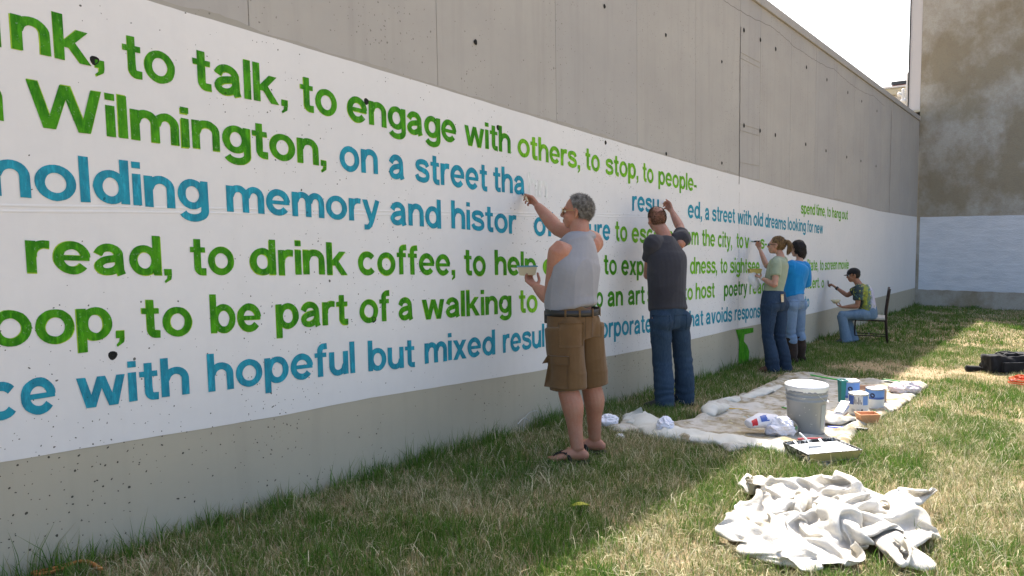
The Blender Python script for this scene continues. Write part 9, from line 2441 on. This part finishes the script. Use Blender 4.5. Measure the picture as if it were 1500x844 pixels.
M['boot'] = mat_cloth('dark_brown_suede', (0.040, 0.026, 0.020), (0.028, 0.019, 0.015), 0.8, 30, 0.3)
for q, d in (('l', (-0.3, 0.95)), ('r', (0.05, 1.0))):
    fd = Vector((d[0], d[1], 0)).normalized()
    g = J[q + 'a'].copy()
    g.z = float(lawn_z([g.x], [g.y])[0]) + 0.012
    top_ = J[q + 'k'] * 0.86 + J[q + 'a'] * 0.14
    V, F = fuse([tube([top_, top_ * 0.5 + g * 0.5 - fd * 0.01, g + UP * 0.07], [0.074, 0.068, 0.050], [0.076, 0.072, 0.055], side=tuple(fd.cross(UP)), n=18, sub=4, cap=0.08),
                 tube([g - fd * 0.06 + UP * 0.035, g + UP * 0.05, g + fd * 0.08 + UP * 0.035, g + fd * 0.15 + UP * 0.022], [0.034, 0.042, 0.042, 0.034], [0.036, 0.05, 0.034, 0.02], side=tuple(fd.cross(UP)), n=14, sub=4)], 0.008, 2, folds(720, 0.006, 5, 10, (0.6, 0.6, 1.6)))
    add('boot', V, F, M['boot'], pers, True)
M['dark_hair'] = mat_new('near_black_hair', (0.012, 0.009, 0.008), 0.6, 0, 0.3)
s, f, u = ax
cen = J['head']
V, F = fuse([ellipsoid(P(0, -0.018, 0.026), (0.090, 0.108, 0.104), [tuple(s), tuple(f), tuple(u)], 26, 18),
             tube([P(0.0, -0.055, 0.03), P(0.005, -0.075, -0.04), P(0.012, -0.070, -0.105), P(0.02, -0.06, -0.14)], [0.075, 0.075, 0.058, 0.030], [0.05, 0.045, 0.035, 0.02], side=tuple(s), n=18, sub=4)], 0.008, 2, lambda co, no: 0.005 * vnoise(co * np.array([30, 30, 22]), 9))
a_, b_, c_ = sel_head(V, cen, ax)
V, F = trim(V, F, ((b_ < 0.05 + 0.3 * np.clip(c_ - 0.05, 0, 1)) & (c_ > 0.028)) | ((b_ < -0.005)))
hair_mesh('hair', (V, F), ax, tuple(P(0, -0.01, 0.03)), M['dark_hair'], pers, 2500, 0.02, 0.001, np.array(tuple(-u * 1.4 - f * 0.2)), 45)
eyes(P, ax, pers, 0.96)

# ---- seated man and chair
cb = Vector(SPOTS['seatB'])
fC = Vector((-0.19, 0.982, 0))
sC = Vector((0.982, 0.19, 0))
cf = Vector(SPOTS['chairFoot'])
seat_h = cb.z
ch = root('chair', (cf.x, cf.y, ground_z(cf.x)), 'dark metal framed chair with a pale seat pad, someone seated on it', 'chair')
M['frame'] = mat_new('dark_brown_metal', (0.035, 0.025, 0.022), 0.45, 0.5, 0.4)
M['pad'] = mat_cloth('cream_seat_fabric', (0.50, 0.47, 0.42), (0.44, 0.41, 0.36), 0.9, 20, 0.2)
o0 = Vector((cf.x, cf.y, 0))
SWD, SDP = 0.42, 0.50


def cpt(a, b, z):
    p = o0 + sC * a * SWD + fC * b * SDP
    return Vector((p.x, p.y, z))


for a_ in (0, 1):
    gz_ = float(lawn_z([cpt(a_, 0, 0).x], [cpt(a_, 0, 0).y])[0])
    gf_ = float(lawn_z([cpt(a_, 0.9, 0).x], [cpt(a_, 0.9, 0).y])[0])
    add('leg', *tube([cpt(a_, -0.06, gz_), cpt(a_, 0, seat_h), cpt(a_, -0.02, seat_h + 0.2), cpt(a_, -0.09, seat_h + 0.50)], 0.014, 0.018, side=tuple(sC), n=8, sub=3, cap=0.2), M['frame'], ch, True)
    add('leg', *tube([cpt(a_, 0.93, gf_), cpt(a_, 0.93, seat_h - 0.08), cpt(a_, 0.88, seat_h - 0.035), cpt(a_, 0.75, seat_h - 0.03)], 0.012, side=tuple(sC), n=8, sub=3, cap=0.2), M['frame'], ch, True)
    add('rail', *tube([cpt(a_, 0, seat_h - 0.035), cpt(a_, 0.85, seat_h - 0.035)], 0.012, n=8), M['frame'], ch, True)
    add('stretcher', *tube([cpt(a_, 0, gz_ + 0.13), cpt(a_, 0.93, gf_ + 0.13)], 0.008, n=8), M['frame'], ch, True)
for z_, b_ in ((seat_h + 0.47, -0.08), (seat_h + 0.30, -0.045), (seat_h + 0.12, -0.012)):
    add('back_rail', *bar(cpt(0.02, b_, z_), cpt(0.98, b_, z_), 0.014, 0.055), M['frame'], ch, bevel=0.003)
add('stretcher', *tube([cpt(0, 0.5, ground_z(cf.x) + 0.13), cpt(1, 0.5, ground_z(cf.x) + 0.13)], 0.008, n=8), M['frame'], ch, True)
V = []
for z_ in (seat_h - 0.022, seat_h + 0.018):
    for a_, b_ in ((-0.02, 0.0), (1.02, 0.0), (1.02, 1.0), (-0.02, 1.0)):
        V.append(tuple(cpt(a_, b_, z_)))
V2, F2 = fuse([(V, BOXF)], 0.012, 3)
add('seat_pad', V2, F2, M['pad'], ch, True)

J = VJ('m3')
ax = head_axes(Vector((-0.30, 0.95, -0.12)))
pers = root('person', (13.4, -0.8, seat_h), 'seated person in a tie dye t-shirt, black cap and jeans painting low letters', 'person', 'people painting the wall')
cfg = dict(k=0.97, hip=0.15, waist=0.14, chest=0.16, belly=0.115, arm=0.95, leg=0.9, headk=0.97, neckr=0.058,
           hand_l=dict(n=Vector((0.1, 0.2, 0.95)), t=Vector((0.9, 0.1, 0)), curl=(0.5, 0.7, 0.4)),
           hand_r=dict(n=Vector((-0.5, 0.1, -0.8)), t=Vector((-0.7, 0.3, 0.6)), curl=(0.75, 1.0, 0.6)),
           toe_l=(-0.5, 0.86), toe_r=(-0.5, 0.86), feet=False, voxel=0.009, smooth=3)
V, F, grips, P = build_body(J, pers, ax, cfg)
add('body', V, F, PSK['m3'], pers, True)
M['tiedye'] = mat_new('tie_dye_jersey', (0.2, 0.2, 0.2), 0.9, 0, 0.15)
t = NT(M['tiedye'])
g_ = t.n('ShaderNodeNewGeometry').outputs['Position']
sp = t.n('ShaderNodeSeparateXYZ')
t.lk(g_, sp.inputs[0])
wn_ = t.noise(t.coord(), 9, 4, 0.7)
back_ = t.math('ADD', t.math('MULTIPLY', sp.outputs[1], -1.0), t.math('MULTIPLY', wn_, 0.35))
sc_ = t.math('ADD', t.math('MULTIPLY', sp.outputs[0], 0.52), t.math('MULTIPLY', sp.outputs[1], -0.85))
v_ = t.math('ADD', sc_, t.math('MULTIPLY', wn_, 0.22))
v_ = t.fr(v_, 7.40, 7.86)
c = t.ramp(v_, [(0.0, (0.035, 0.05, 0.055)), (0.34, (0.05, 0.07, 0.075)), (0.46, (0.30, 0.32, 0.05)), (0.56, (0.10, 0.16, 0.13)), (0.66, (0.45, 0.43, 0.52)), (1.0, (0.50, 0.46, 0.58))])
bl = t.noise(t.coord(), 17, 3, 0.7)
c = t.mix(t.fr(bl, 0.57, 0.64), c, (0.42, 0.46, 0.06))
c = t.mix(t.fr(t.noise(t.coord(), 24, 3), 0.60, 0.66), c, (0.06, 0.14, 0.13))
t.color(c)
V, F = shirt(J, cfg, 801, 0.165, 0.135, 0.165, 0.135, 0.180, 0.135, 0.06, 0.62, 0.078, 0.0095, 0.007, 0.072, 0.078)
add('t_shirt', V, F, M['tiedye'], pers, True)
# seated jeans: thighs forward, shins down
hp = (J['rh'] - J['lh']).normalized()
pr = [tube([J['pel'] - UP * 0.06, J['pel'] + UP * 0.03, J['waist']], [0.165, 0.165, 0.15], [0.14, 0.135, 0.12], side=tuple(hp), n=22, sub=4, cap=0.3)]
for q in 'lr':
    A_ = J[q + 'a'].copy()
    A_.z = float(lawn_z([A_.x], [A_.y])[0]) + 0.03
    pr.append(tube([J[q + 'h'], J[q + 'h'] * 0.5 + J[q + 'k'] * 0.5, J[q + 'k'] + (J[q + 'k'] - J[q + 'h']).normalized() * 0.01], [0.098, 0.088, 0.072], [0.095, 0.085, 0.072], side=tuple(hp), n=18, sub=4, cap=0.6))
    pr.append(tube([J[q + 'k'] - UP * 0.0, J[q + 'k'] * 0.5 + A_ * 0.5, A_], [0.072, 0.074, 0.088], [0.074, 0.08, 0.098], side=tuple(hp), n=18, sub=4, cap=0.15))
V, F = fuse(pr, 0.0095, 4, folds(811, 0.006, 4, 9, (1, 1, 0.6)))
add('jeans', V, F, M['denim_light'], pers, True)
shoe(J, 'l', (-0.55, 0.83), pers, M['leather'])
shoe(J, 'r', (-0.5, 0.86), pers, M['leather'])
s, f, u = ax
cen = J['head']
V, F = fuse([ellipsoid(P(0, -0.014, 0.026), (0.0795, 0.0995, 0.0965), [tuple(s), tuple(f), tuple(u)], 24, 16)], 0.008, 1)
a_, b_, c_ = sel_head(V, cen, ax)
V, F = trim(V, F, ((b_ < 0.02) & (c_ > 0.0)) | ((b_ < -0.028) & (c_ > -0.062)))
hair_mesh('hair', (V, F), ax, tuple(P(0, -0.01, 0.03)), M['dark_hair'], pers, 1500, 0.01, 0.001, np.array(tuple(-u * 0.8)), 55)
eyes(P, ax, pers, 0.97)
M['cap'] = mat_cloth('black_cap_cotton', (0.016, 0.015, 0.016), (0.011, 0.011, 0.012), 0.85, 30, 0.15)
cp = root('cap', tuple(P(0, 0, 0.07)), None, None)
for key in ('label', 'category'):
    if key in cp:
        del cp[key]
cp.parent = pers
cp.location = Vector(P(0, 0, 0.07)) - Vector(pers.location)
V, F = fuse([ellipsoid(P(0, -0.010, 0.040), (0.090, 0.110, 0.098), [tuple(s), tuple(f), tuple(u)], 26, 18)], 0.008, 1)
a_, b_, c_ = sel_head(V, cen, ax)
V, F = trim(V, F, c_ > 0.036)
add('crown', V, F, M['cap'], cp, True)
V = []
for i in range(9):
    a_ = -1.15 + 2.3 * i / 8
    x_ = 0.078 * math.sin(a_)
    y_ = 0.072 + 0.0 * math.cos(a_)
    yo = 0.072 + 0.082 * math.cos(a_ * 0.95)
    V += [tuple(P(x_, 0.080 * math.cos(a_ * 0.9), 0.042)), tuple(P(x_ * 1.02, yo, 0.028 - 0.012 * abs(math.sin(a_))))]
W_ = [tuple(Vector(v) - u * 0.004) for v in V]
F = [(2 * i, 2 * i + 1, 2 * i + 3, 2 * i + 2) for i in range(8)] + [(18 + 2 * i, 18 + 2 * i + 2, 18 + 2 * i + 3, 18 + 2 * i + 1) for i in range(8)] + [(2 * i + 1, 2 * i + 3, 18 + 2 * i + 3, 18 + 2 * i + 1) for i in range(8)]
add('brim', V + W_, F, M['cap'], cp, True)
wd = (J['rw'] - J['re']).normalized()
wl_ = J['rw'] - wd * 0.03
add('wristwatch', *tube([wl_ - wd * 0.016, wl_ + wd * 0.016], 0.033, n=16, cap=0.1), M['leather'], pers, True)
gl = grips['l']
tb_ = root('paint_bowl', (gl.x, gl.y, gl.z - 0.03), 'pale rounded bowl of paint in the left hand of the seated painter', 'bowl')
add('bowl', *lathe([(0.0, 0.0), (0.035, 0.0), (0.062, 0.03), (0.082, 0.062), (0.078, 0.062), (0.056, 0.028), (0.0, 0.012)], (gl.x - 0.01, gl.y + 0.01, gl.z - 0.02), 24), M['tub_cream'], tb_, True)
brush(Vector((13.75, -0.012, 0.50)), grips['r'], 'green tipped brush touching the low letters by the seated painter', M['black'], M['green_wet'], 0.05, 0.008)
